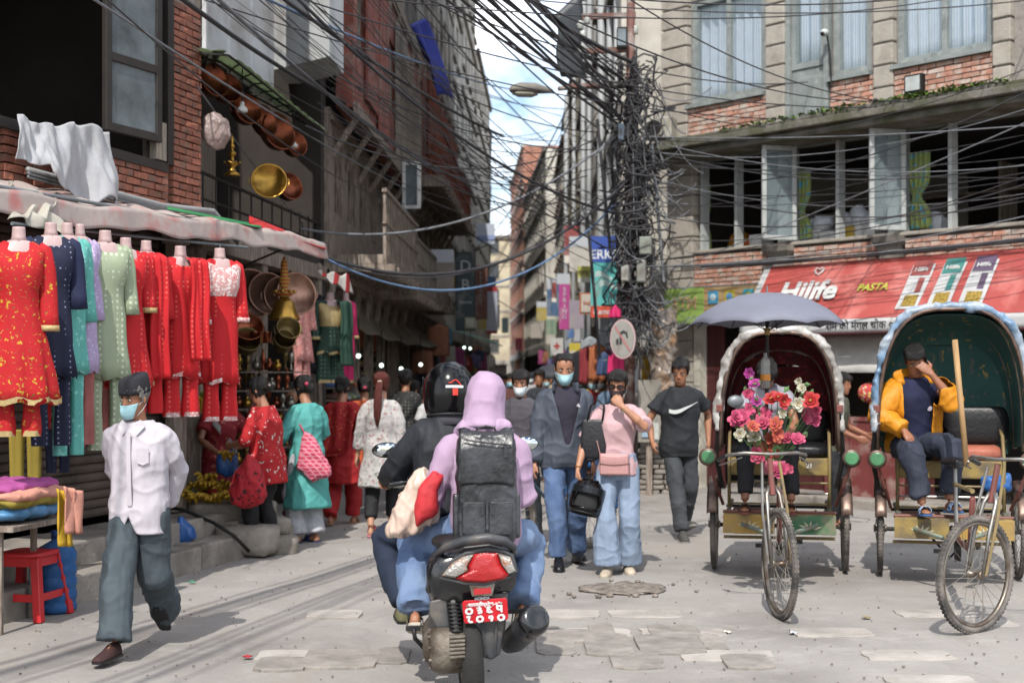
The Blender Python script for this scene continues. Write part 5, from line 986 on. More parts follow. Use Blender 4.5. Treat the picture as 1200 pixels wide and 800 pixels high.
BM=ps.M@ps.Mt@Matrix.Translation((0,.19,1.13))@Matrix.Diagonal((.9,.95,1.02,1));m_lea=mat('black_leather_pack','#1d1e21',rough=.34,scale=5,bump=.35,bscale=22,spec=.55,dirt=('#34363a',.4,5));m_zip=mat('dark_metal_zip','#3a3a3c',rough=.3,metal=.8,bump=0)
bp=thing('backpack','large black leather backpack on the lilac hooded passenger','backpack',M=BM)
def rbox(w,d,h,e=.03,n=3,c=(0,0,0),tilt=0,bul=.0):
 m=MB();rg=[]
 for z,k in((-h/2,.86),(-h/2+e*.4,.96),(-h/2+e,1),(-h*.2,1+bul),(h*.2,1+bul),(h/2-e,1),(h/2-e*.4,.95),(h/2,.84)):
  rg.append([V(c[0]+w/2*k*math.copysign(abs(math.cos(a))**.35,math.cos(a)),c[1]+d/2*k*math.copysign(abs(math.sin(a))**.45,math.sin(a)),c[2]+z)for a in(2*PI*i/28 for i in range(28))])
 return m.rings(rg)
me=remesh(rbox(.325,.16,.54,.07),.008,4,'pack_body');folds(me,.010,(9,9,9),.002,4);pb_=ob('pack_body',me,m_lea,bp)
def flp(u,v):
 x=(u-.5)*.31;q=v;
 return V(x*(1-.05*q),.055*q*0+.02+.065*math.sin(min(1,q*2.2)*PI/2)+.012*math.sin(q*3),.285-.0-.29*max(0,q-.12)+.012*math.sin(u*9+q*6)*.3-.03*abs(u-.5)*q)
me=MB().grid(flp,24,18);ob('flap',me,m_lea,bp,smooth=True,solid=.01)
for sx in(-1,1):
 p=ob('pocket',remesh(rbox(.135,.05,.17,.02,c=(sx*.074,.085,-.145)),.006,3),m_lea,bp);ob('zip',MB().tube([V(sx*.02,.106,-.068),V(sx*.128,.106,-.068)],.004,6),m_zip,p);ob('zip_pull',MB().prism([V(sx*.03+x,.114,z)for x,z in((-.008,-.07),(.008,-.07),(.01,-.125),(-.01,-.125))],(0,.006,0)),m_lea,p)
ob('zip',MB().tube([V(-.135,.112,.215),V(-.05,.119,.222),(.05,.119,.232),V(.13,.110,.245)],.0045,6),m_zip,bp);ob('zip_pull',MB().prism([V(-.105+x,.122,z)for x,z in((-.01,.215),(.01,.215),(.012,.155),(-.012,.155))],(0,.006,0)),m_lea,bp)
ob('side_pocket',remesh(rbox(.04,.12,.22,.02,c=(-.17,.0,-.13)),.007,3),m_lea,bp);ob('side_pocket',remesh(rbox(.04,.12,.22,.02,c=(.17,.0,-.13)),.007,3),m_lea,bp)
ob('carry_handle',MB().tube([V(-.06,.0,.27),V(-.05,.0,.305),V(0,.0,.315),V(.05,.0,.305),V(.06,.0,.27)],.011,8,flat=.6),m_lea,bp,smooth=True)
for sx in(-1,1):strap([V(sx*.09,-.04,.27),V(sx*.12,-.075,.30),V(sx*.135,-.14,.31),V(sx*.14,-.24,.28),V(sx*.15,-.3,.15)],.062,m_lea,bp,'shoulder_strap',.014,side=(1,0,0))
def bagmesh(pts,Y,th,seed,amp=.012,vox=.009,fq=(12,12,6)):
 """soft bag: outline in photo pixels at depth Y, swollen to thickness th"""
 c=sum((P(x,y,Y)for x,y in pts),Vector())/len(pts);mb=MB();rg=[]
 for q,s_ in((-1,.55),(-.7,.86),(-.3,.98),(0,1),(.3,.98),(.7,.86),(1,.55)):rg.append([c+(P(x,y,Y)-c)*s_+V(0,q*th/2,0)for x,y in pts])
 mb.rings(rg);me=remesh(mb,vox,3);folds(me,amp,fq,amp*.3,seed);return me
ob('plastic_bag',bagmesh([(497,548),(508,562),(516,592),(512,610),(483,626),(456,628),(455,618),(466,592),(480,566),(488,550)],6.98,.10,3,.012,.008,(30,30,7)),mat('peach_plastic','#c2ab9c',rough=.22,scale=5,var=.06,bump=.3,bscale=12),label='peach plastic carrier bag hanging beside the scooter passenger',cat='bag')
ob('cloth_bag',bagmesh([(520,556),(512,575),(513,600),(488,618),(485,590),(494,566),(508,552)],6.88,.08,5,.008),mat('bright_red_bag','#b72d33',rough=.7,bump=.2),label='small bright red cloth bag against the lilac hoodie',cat='bag')
#  CYCLE RICKSHAWS (facing -y, root on the ground under the rear axle)
m_ypanel=mat('yellow_panel','#a5843f',rough=.6,bump=.15,scale=6,dirt=('#7a6a4a',.4,6));m_gpanel=mat('green_panel','#3f6b4a',rough=.6,bump=.15,scale=6,dirt=('#7a6a5a',.4,6));m_opanel=mat('ochre_panel','#8f7a45',rough=.7,bump=.2,scale=5,dirt=('#5f5442',.5,7))
m_fend=mat('bronze_fender','#6d5a50',rough=.4,metal=.5,bump=.1,scale=6,dirt=('#3e322c',.4,8));m_glamp=mat('green_reflector','#4a8058',rough=.3,bump=.2);m_redp=mat('red_paint','#74403a',rough=.5,bump=.1,dirt=('#5d4038',.4,9));m_tubeg=mat('faded_green_tube','#6d7d70',rough=.5,metal=.3,bump=.1,dirt=('#6a5a4c',.5,12));m_tubey=mat('yellow_tube','#85744a',rough=.55,bump=.1,dirt=('#6a5a4c',.4,12))
m_pvc=mat('grey_pvc_sheet','#8b8782',rough=.35,scale=4,var=.12,bump=.35,bscale=10,dirt=('#b9b7b3',.4,6));m_pvcb=mat('blue_grey_sheet','#6d8aa6',rough=.35,scale=4,var=.2,bump=.35,bscale=10,dirt=('#a9acae',.5,3))
m_lin_r=mat_print('red_patterned_lining','#6a2426',['#963434','#2a2f4a','#5d3a3a'],'floral',14,thr=[.3,.25,.2]);m_lin_g=mat_print('green_leaf_lining','#456f6a',['#b09a5a','#6d726a'],'floral',9,thr=[.16,.2],stretch=(1,1,.6));m_blackseat=mat('black_seat_vinyl','#1a1a1c',rough=.4,bump=.2)
def rickshaw(label,X,Y,h,wb,steer,hood_m,lin_m,panels_,lamp=True,hoodw=.5,hoodz=1.92,seat_m=None,number=None,rail_m=None):
 M=Matrix.Translation((X,Y,0))@Matrix.Rotation(R(h),4,'Z');r=thing('cycle_rickshaw',label,'rickshaw',M=M);rw=.36
 for sx in(-1,1):
  wheel(r,(sx*.53,0,rw+.004),0,name='rear_wheel')
  f=MB();
  f.grid(lambda u,v:V(sx*.53+(v-.5)*.09,-math.cos(R(20+125*u))*(rw+.05),rw+math.sin(R(20+125*u))*(rw+.05)-.012*(2*v-1)**2),16,4);ob('fender',f,m_fend,r,smooth=True,solid=.004)
  if lamp:
   c=V(sx*.56,-.46,.95);lo=ob('side_lamp',MB().tube([c+V(0,.05,0),c+V(0,.02,0),c,c+V(0,-.005,0)],[.03,.066,.074,.055],18),m_fend,r,smooth=True);ob('reflector',MB().tube([c+V(0,-.003,0),c+V(0,-.012,0),c+V(0,-.016,0)],[.054,.052,.045],18),m_glamp,lo);ob('lamp_bracket',MB().tube([c+V(0,.04,-.03),V(sx*.5,-.36,.72),V(sx*.45,-.2,.55)],.014,6),m_redp,lo)
  for(yy,zz)in((-.34,.62),(.36,.7)):ob('fender_stay',MB().tube([V(sx*.53,0,rw),V(sx*.5,yy*.9,zz)],.009,6),m_chrome,r)
 ob('axle',MB().tube([V(-.56,0,rw),V(.56,0,rw)],.017,8),m_iron,r)
 for sx in(-1,1):ob('side_rail',MB().tube([V(sx*.40,.48,.52),V(sx*.40,-.35,.52),V(sx*.33,-.55,.44),V(sx*.1,-.9,.40)],.018,8),rail_m or m_tubeg,r,smooth=True)
 for y_,z_,m_ in((-.38,.40,m_tubeg),(-.50,.52,m_redp),(-.34,.30,m_tubey),(.2,.5,m_iron)):ob('cross_tube',MB().tube([V(-.44,y_,z_),V(.44,y_,z_)],.013,8),m_,r)
 ob('spring_brace',MB().tube([V(-.3,-.1,.5),V(0,-.15,.16),V(.3,-.1,.5)],.012,6),m_iron,r);ob('battery_box',MB().box((-.22,-.2,.42),(.3,.2,.2)),m_fend,r,bevel=.01)
 ob('bench_base',MB().box((0,.1,.86),(.80,.62,.14)),m_opanel,r,bevel=.01);ob('seat',remesh(rbox(.86,.56,.12,.05,c=(0,.12,.985)),.012,3),seat_m or m_blackseat,r)
 ob('back_cushion',remesh(rbox(.84,.14,.30,.06,c=(0,.40,1.17)),.012,3),m_blackseat,r)
 for k in range(3):ob('rack_bar',MB().tube([V(-.4,-.2,.56+k*.085),V(.4,-.2,.56+k*.085)],.009,6),m_chrome if k%2 else m_tubey,r)
 for sx in(-1,1):ob('seat_post',MB().tube([V(sx*.40,-.22,.5),V(sx*.40,-.22,.94),V(sx*.40,-.1,1.12),V(sx*.40,.1,1.16)],.014,8),m_tubey,r,smooth=True)
 fb=ob('foot_board',MB().box((0,-.44,.50),(.86,.34,.025)),m_opanel,r,bevel=.004)
 for sx,m_ in((-1,panels_[0]),(1,panels_[1])):
  p=ob('painted_panel',MB().box((sx*.235,-.617,.435),(.40,.014,.15)),m_,r,bevel=.003);lf=MB()
  for k in range(5):an=R(20+k*32);c=V(sx*.235+.0,-.6255,.40);d=V(math.cos(an),0,math.sin(an)*.7);w=V(-d.z,0,d.x)*.011;L=.10;lf.add([c+d*.02,c+d*L*.5+w,c+d*L,c+d*L*.5-w],[(0,1,2,3)])
  ob('leaf_motif',lf,mat('cream_motif','#c7c2a5',rough=.7,bump=0),p,solid=.003)
 hw=hoodw
 def arch(y_,z0,zt,w,n=24,sq=.62):return[V(w*math.copysign(abs(math.cos(a))**sq,math.cos(a)),y_,z0+(zt-z0)*abs(math.sin(a))**.75)for a in np.linspace(PI,0,n)]
 rows=[arch(y_,z0,zt,w)for y_,z0,zt,w in((-.42,1.18,hoodz+.02,hw),(-.25,1.12,hoodz+.05,hw*1.03),(.0,1.05,hoodz+.05,hw*1.04),(.25,1.02,hoodz,hw*1.03),(.45,1.0,hoodz-.08,hw),(.55,.98,hoodz-.2,hw*.93))]
 cv=MB().rings(rows,cap=False,closed=False);a=np.array(cv.v);nn=a-np.array([0,0,1.3]);nn[:,1]=0;nn/=np.linalg.norm(nn,axis=1)[:,None];cv.v=[tuple(p)for p in a+nn*(.018*vnoise(a*9,5))[:,None]];hd_=ob('hood_cover',cv,hood_m,r,smooth=True,solid=.01,sub=1)
 ln=MB().rings([[V(p.x*.955,p.y+.01,1.0+(p.z-1.0)*.955)for p in rr]for rr in rows],cap=False,closed=False);ln.grid(lambda u,v:V((u-.5)*2*hw*.9,.54,.95+(hoodz-.25-.95)*v),10,8);ob('hood_lining',ln,lin_m,r,smooth=True)
 for k,(y_,z0,zt,w)in enumerate(((-.43,1.0,hoodz+.015,hw*.985),(-.02,1.0,hoodz+.02,hw*1.0),(.44,1.0,hoodz-.1,hw*.97))):ob('hood_bow',MB().tube(arch(y_,z0,zt,w),.016,8),m_wood if k else m_fend,r,smooth=True)
 for yy,rr_ in((-.41,.030),(-.27,.022)):
  e_=MB().tube(arch(yy,1.16,hoodz+.035,hw*1.02,30),[rr_*(1+.25*math.sin(k*1.3))for k in range(30)],10);me=remesh(e_,.013,1);folds(me,.010,(15,15,15),.004,int(hw*100));ob('hood_roll',me,hood_m if yy<-.3 or hood_m is m_pvc else m_pvc,r)
 for sx in(-1,1):
  ob('hood_strut',MB().tube([V(sx*hw,-.43,1.30),V(sx*(hw+.03),-.36,.95),V(sx*(hw-.02),-.30,.70)],[.014,.02,.018],8),m_iron,r);ob('strut_joint',MB().box((sx*hw,-.44,1.34),(.05,.03,.06)),m_redp,r,bevel=.006)
 fy=-wb;st=R(steer);ob('main_tube',MB().tube([V(0,-.35,.42),V(0,-1.0,.40),V(0,fy+.42,.46),V(0,fy+.22,.82)],.019,8),m_redp,r,smooth=True);ob('top_tube',MB().tube([V(0,-.62,.78),V(0,fy+.24,.86)],.016,8),m_tubey,r)
 ob('saddle_post',MB().tube([V(0,-.9,.40),V(0,-.72,.92)],.015,8),m_chrome,r);ob('saddle',remesh(MB().rings([[V(w*math.cos(a),y_,.95+.035*math.sin(a))for a in(2*PI*i/14 for i in range(14))]for y_,w in((-.56,.04),(-.62,.10),(-.7,.11),(-.8,.05),(-.92,.03),(-.95,.015))]),.01,2),m_blackseat,r);ob('crank',MB().tube([V(-.02,-.98,.33),V(.02,-.98,.33)],.09,18),m_iron,r)
 for sx in(-1,1):ob('pedal',MB().box((sx*.13,-.98+sx*.14,.33),(.09,.06,.025)),m_iron,r)
 fr_=Matrix.Translation((0,fy,0))@Matrix.Rotation(st,4,'Z');wheel(r,(0,fy,rw),st,name='front_wheel')
 for sx in(-1,1):
  ob('fork_blade',MB().tube([fr_@V(sx*.055,-.0,rw),fr_@V(sx*.055,.06,.62),fr_@V(sx*.045,.14,.80),fr_@V(sx*.02,.17,.86)],[.011,.013,.015,.014],8),m_chrome,r,smooth=True);ob('fork_stay',MB().tube([fr_@V(sx*.075,0,rw),fr_@V(sx*.085,.1,.70),fr_@V(sx*.06,.2,1.02)],.010,8),m_tubey if sx>0 else m_chrome,r)
 ob('head_tube',MB().tube([fr_@V(0,.15,.80),fr_@V(0,.22,1.04)],.02,10),m_redp,r);ob('mudguard',MB().grid(lambda u,v:fr_@V((v-.5)*.07,-math.cos(R(-10+100*u))*-(rw+.04),rw+math.sin(R(25+110*u))*(rw+.035)),14,3),m_fend,r,smooth=True,solid=.003)if False else None
 ob('handlebar',MB().tube([fr_@V(x,y,z)for x,y,z in((-.30,.42,1.02),(-.27,.30,1.06),(-.18,.2,1.08),(0,.2,1.07),(.18,.2,1.08),(.27,.30,1.06),(.30,.42,1.02))],.012,8),m_chrome,r,smooth=True)
 for sx in(-1,1):ob('grip',MB().tube([fr_@V(sx*.30,.43,1.02),fr_@V(sx*.275,.31,1.055)],.017,8),m_blackseat,r);ob('brake_lever',MB().tube([fr_@V(sx*.2,.19,1.05),fr_@V(sx*.28,.27,1.01),fr_@V(sx*.31,.36,.99)],.006,6),m_chrome,r)
 if number:
  me=text_mesh(number,.05,.002,.001);me.transform(Matrix.Translation((.24,-.217,.87)));ob('number',me,m_white,r,fix=False)
 return r,M,fr_
r1,R1,F1=rickshaw('cycle rickshaw decked with artificial flowers, red lined hood, under a grey umbrella',2.21,11.3,-11,2.33,17,m_pvc,m_lin_r,(m_ypanel,m_gpanel),hoodw=.47,hoodz=1.93,number='21')
r2,R2,F2=rickshaw('cycle rickshaw with blue and grey sheeted hood and green leaf lining at the right edge',3.50,10.95,-14,2.5,-42,m_pvcb,m_lin_g,(m_opanel,m_ypanel),lamp=True,hoodw=.565,hoodz=2.1,seat_m=mat('salmon_seat','#a5614e',rough=.6,bump=.15),rail_m=m_tubeg)
ob('black_bolster',remesh(rbox(.52,.28,.30,.1,c=(.22,.22,1.20)),.014,3),m_blackseat,r2);
ob('bamboo_pole',MB().tube([R2@V(.05,-1.15,.95),R2@V(-.02,-1.0,1.86)],.022,8),mat('bare_pole','#a08058',rough=.7,bump=.2,stretch=(4,4,.5)),smooth=True,label='bare wooden pole standing at the handlebar of the right rickshaw',cat='pole')
ob('plastic_tarp',bagmesh([(1150,560),(1168,552),(1181,556),(1184,574),(1165,578),(1150,572)],10.7,.12,8),mat('blue_tarp','#2f5f9c',rough=.4,bump=.3),label='blue plastic bundle tucked under the seat of the right rickshaw',cat='bundle')
m_umb=translucent(mat('grey_blue_umbrella','#767885',rough=.6,scale=3,var=.06,bump=.1),.2,'#7a7c85');u0=P(899,375,9.75)
um=thing('umbrella','open grey-blue umbrella shading the flower rickshaw','umbrella',(u0.x,u0.y,1.0));top_z=2.19-.0;n=10;Ru=.56
cu=V(u0.x,u0.y,0)
def ump(a,q):
 k=2*PI/n;s_=abs(((a%k)/k)-.5)*2;sag=(1-s_**2)*.035*q;rr=Ru*q*(1-.05*(1-s_**2));return V(cu.x+rr*math.cos(a),cu.y+rr*math.sin(a),top_z-.20*q**2.0-.035*q**6+sag*.6)
b=MB();NA=60;b.rings([[ump(2*PI*i/NA,q)for i in range(NA)]for q in(.01,.2,.4,.6,.8,.92,1.0)],cap=False);ob('canopy',b,m_umb,um,world=True,smooth=True,solid=.003)
for k in range(n):a_=2*PI*k/n;ob('rib',MB().tube([ump(a_,q)+V(0,0,-.006)for q in(.02,.3,.6,.85,1.0)],.003,5),m_iron,um,world=True)
for k in range(n):a_=2*PI*k/n;ob('stretcher',MB().tube([ump(a_,.55)+V(0,0,-.006),V(cu.x,cu.y,top_z-.28)],.0025,5),m_iron,um,world=True)
ob('shaft',MB().tube([V(cu.x,cu.y,top_z-.02),V(cu.x,cu.y+.0,1.75),V(cu.x-.01,cu.y-.02,1.02)],.013,8),m_iron,um,world=True);ob('runner',MB().tube([V(cu.x,cu.y,top_z-.30),V(cu.x,cu.y,top_z-.25)],.02,10),m_ypanel,um,world=True);ob('ferrule',MB().tube([V(cu.x,cu.y,top_z-.02),V(cu.x,cu.y,top_z+.05)],[.008,.005],8),m_steel,um,world=True)
fl=thing('flower_arrangement','big bunch of pink, red and white artificial flowers on the rickshaw handlebar','flowers',P(905,560,9.5));FLC={c:mat('petal_'+c,h,rough=.6,bump=.1,scale=20,var=.15)for c,h in(('pink','#b8486a'),('magenta','#a83f8a'),('red','#b02f2f'),('coral','#b85a48'),('white','#b9b49f'),('rose','#a8405a'))};m_leaf=mat('silk_leaf','#5a7a48',rough=.6,var=.2,bump=.1)
def bloom(px,py,Y,rad,col,kind=0):
 c=P(px,py,Y);s_=rad/FPX*Y;b=MB();f0=Vector((random.uniform(-.6,.6),-1,random.uniform(-.1,.9))).normalized();u=f0.orthogonal().normalized();w=f0.cross(u)
 for ring_,(k,tilt,ln)in enumerate(((7,.25,1.0),(6,.6,.8),(4,1.0,.55))):
  for i in range(k):
   a=2*PI*i/k+ring_*.5+random.uniform(-.15,.15);d=(u*math.cos(a)+w*math.sin(a));t=-u*math.sin(a)+w*math.cos(a);dir_=(d*math.cos(tilt)+f0*math.sin(tilt));L=s_*ln*random.uniform(.85,1.15);wd=L*.42
   p0=c+f0*s_*.1;b.add([p0,p0+dir_*L*.55-t*wd+f0*L*.06,p0+dir_*L*.95-t*wd*.5,p0+dir_*L*1.02,p0+dir_*L*.95+t*wd*.5,p0+dir_*L*.55+t*wd+f0*L*.06,p0+dir_*L*.5+f0*(-L*.04)],[(0,1,6),(1,2,6),(2,3,6),(3,4,6),(4,5,6),(5,0,6)])
 bo=ob('bloom',b,FLC[col],fl,world=True,fix=False);ob('bloom_heart',MB().ell(c+f0*s_*.25,(s_*.18,)*3,6,5),m_ypanel if col in('white','red')else FLC['rose'],bo,world=True)
 return c
base=P(906,545,9.55)
for px,py,rad,col in((877,438,7,'magenta'),(884,450,8,'magenta'),(876,462,8,'pink'),(886,470,7,'magenta'),(880,478,6,'magenta'),(868,492,14,'pink'),(878,480,8,'pink'),(862,490,10,'pink'),(895,488,12,'pink'),(893,497,11,'rose'),(904,468,10,'red'),(918,470,9,'red'),(912,466,8,'red'),(908,498,10,'coral'),(910,508,10,'coral'),(904,515,11,'coral'),(922,514,9,'rose'),(934,515,9,'pink'),(882,500,8,'coral'),(866,508,8,'white'),(884,512,9,'white'),(935,473,9,'white'),(940,455,6,'white'),(936,447,5,'white'),(950,470,11,'red'),(947,484,10,'pink'),(954,492,9,'pink'),(944,490,8,'rose'),(955,480,8,'rose'),(914,551,12,'pink'),(908,548,8,'pink'),(921,549,8,'rose'),(898,524,9,'coral'),(888,532,10,'rose'),(906,530,8,'red'),(916,484,7,'white')):
 Y=9.5+random.uniform(-.08,.08);c=bloom(px,py,Y,rad,col);ob('stem',MB().tube([c,c.lerp(base,.5)+V(0,.03,-.02),base],.003,5),m_leaf,fl,world=True)
for k in range(60):
 px,py=random.choice([(870,500),(892,478),(905,500),(925,500),(935,480),(945,500),(915,520),(885,520),(930,490),(900,535),(877,450),(938,455)]);c=P(px+random.gauss(0,8),py+random.gauss(0,8),9.53+random.uniform(-.05,.08));a=random.random()*6.28;d=V(math.cos(a),random.uniform(-.6,.3),math.sin(a)).normalized();t=d.cross(V(0,1,0)).normalized();L=random.uniform(.03,.07);ob('leaf',MB().add([c,c+d*L*.5+t*L*.3,c+d*L,c+d*L*.5-t*L*.3,c+d*L*.5+V(0,-.008,0)],[(0,1,4),(1,2,4),(2,3,4),(3,0,4)]),m_leaf,fl,world=True)
ob('basket',MB().lathe([(.02,0),(.06,0),(.08,.06),(.09,.09),(.08,.09)],base+V(0,0,-.06),14),mat('pink_basket','#a8546a',rough=.6),fl,world=True,smooth=True)
ob('water_bottle',MB().lathe([(.02,0),(.035,.005),(.035,.13),(.032,.15),(.035,.17),(.03,.2),(.013,.225),(.013,.25),(.005,.25)],P(897,455,9.62),14),mat('bottle_plastic','#a9a8a4',rough=.15,alpha=.5,bump=0),smooth=True,label='clear plastic bottle tied to the umbrella shaft among the flowers',cat='bottle');ob('bottle_label',MB().lathe([(.0365,.055),(.0365,.10)],P(897,455,9.62),14,cap=False),mat('orange_label','#b8762a',rough=.5,bump=0),bpy.data.objects['water_bottle'])
mm_=ob('rickshaw_mirror',MB().ell(P(862,470,9.7),(.06,.03,.045),14,8),m_steel,r1,world=True,smooth=True);ob('mirror_stem',MB().tube([P(862,474,9.72),P(874,500,9.7),P(880,528,9.6)],.006,6),m_steel,r1,world=True)
#  drivers
m_shirt_g=mat('pale_grey_tee','#9896a0',rough=.85,bump=.12);m_yel=mat('yellow_jacket','#c07d14',rough=.6,scale=4,var=.06,bump=.15,bscale=50);m_navy=mat('navy_tee','#1f2340',rough=.85,bump=.12);m_navp=mat('navy_trousers','#2d3240',rough=.8,bump=.15,bscale=80)
d1p=R1@V(-.10,-.08,0)
d1=Person('rickshaw driver in pale grey tee bent forward on the seat behind the flowers',(d1p.x,d1p.y),-11,H=1.64,pel=(0,.06,.16),lean=24,head=(4,30,0),wr=((-.10,-.44,1.12),(.14,-.44,1.12)),el=((-.9,.2,-.5),(.9,.2,-.5)),an=((-.17,-.50,.64),(.20,-.50,.64)),kn=((-.25,-.8,.8),(.25,-.8,.8)),vox=.0105,sk='#8a5d45')
d1.top('t_shirt',m_shirt_g,hem=.90,sleeve=.28,ease=.016,cuff=.012);d1.legs('trousers',mat('black_trousers','#1c1c1f',rough=.85,bump=.15),rad=(.1,.075,.055),to=.85);d1.hair(m_hair,line=.175,side=.09,back=.05,grow=.014);d1.shoes(mat('dark_strap','#2a2322',rough=.6),mat('red_brown_sole','#6b3a34',rough=.7),kind='sandal')
d2p=R2@V(-.27,-.12,0)
d2=Person('rickshaw driver in yellow jacket covering his face with one hand',(d2p.x,d2p.y),2,H=1.68,pel=(0,.02,.17),lean=14,roll=-3,head=(-12,16,-6),wr=((-.17,-.30,1.18),(.035,-.30,1.635)),el=((-.9,.3,-.4),(.75,-.15,-1)),hands=(((.2,-.6,-.6),(0,.4,-1),.5),((-.62,.18,.55),(-.25,.95,.1),.22,dict(spread=.22,thumb=(.35,.8,.2)))),an=((-.09,-.46,.63),(.12,-.47,.66)),toe=((-6,-6),(4,-4)),kn=((-.3,-.9,.7),(.25,-.9,.7)),vox=.0085,sk='#8f6048')
d2.top('t_shirt',m_navy,hem=.90,sleeve=.2,ease=.01,amp=.008)
d2.top('jacket',m_yel,hem=.84,sleeve=.95,ease=.036,amp=.016,loose=.02,arm=(.085,.078,.055),solid=.005,cutf=lambda c:(lambda q:(q.y<-.01 and q.z>.78 and abs(q.x+.02)<.115))(d2.Mt.inverted()@c)or(d2.Mt.inverted()@c).z>1.44)
b=MB().tube([d2.Mt@V(x,y,z)for x,y,z in((-.13,-.04,1.41),(-.12,.06,1.44),(0,.10,1.45),(.12,.06,1.44),(.13,-.04,1.41))],[.03,.05,.055,.05,.03],10);me=remesh(b,.008,3);folds(me,.009,(12,12,9));d2.part('jacket_hood',me,m_yel)
d2.legs('trousers',m_navp,rad=(.105,.085,.065),to=.86,amp=.014);d2.hair(m_hair,line=.178,side=.09,back=.05,grow=.013,rough=.008);d2.shoes(mat_print('blue_white_slides','#3a6fa8',['#b9c4cf'],'X',40,thr=.4),mat('blue_sole','#3a5a88',rough=.7),kind='sandal')
d2.part('badge',MB().ell(d2.Mt@V(.085,-.118,1.22),(.022,.006,.022),12,6),mat('badge_pale','#a9a3b0',rough=.6,bump=0))
#  HANGING CLOTHES
m_mann=mat('mannequin','#b59a98',rough=.45,bump=.03);C_=lambda n,h,**k:mat('cloth_'+n,h,rough=.8,scale=5,var=.07,bump=.18,bscale=90,**k)
m_red=mat_print('cloth_red_dots','#b3141c',['#c4544a'],'dots',26,thr=.2);m_redp=C_('red_plain','#b5161c');m_redfl=mat_print('red_yellow_floral','#a81219',['#b08a2a','#5a4a1e','#a8823a'],'floral',17,thr=[.17,.13,.12]);m_trimg=mat('gold_trim','#b09a6a',rough=.5,metal=.2,bump=.3,bscale=90);m_trimw=mat_print('silver_embroidery','#b98a88',['#c9c2be','#a63a3c'],'floral',40,thr=[.4,.2])
m_nav=mat_print('navy_dots','#151a33',['#8a90a8'],'dots',28,thr=.13);m_navp2=C_('navy','#1a2140');m_teal=mat_print('teal_print','#5aa39a',['#7fbab2'],'floral',22,thr=.25);m_lil=mat_print('lilac_print','#a795b8',['#bfb2cb'],'floral',30,thr=.25);m_sage=mat_print('sage_print','#8f9a80',['#b3bba4'],'dots',24,thr=.24);m_rosn=mat('rose_net','#a5605c',rough=.9,alpha=.8,bump=.3,bscale=120);m_olive=C_('olive','#7a7f4a');m_pinkc=C_('hot_pink','#b5235a');m_dgreen=mat_print('dark_green_print','#223a30',['#5f7566'],'dots',22,thr=.16);m_dgp=C_('dark_green','#1f3d31');m_peach=mat_print('peach_print','#b87a74',['#c79a94'],'floral',22,thr=.3);m_gyel=C_('mustard','#8a7a2e');m_black=C_('black','#17161c')
HANG='clothes hanging along the dress stall'
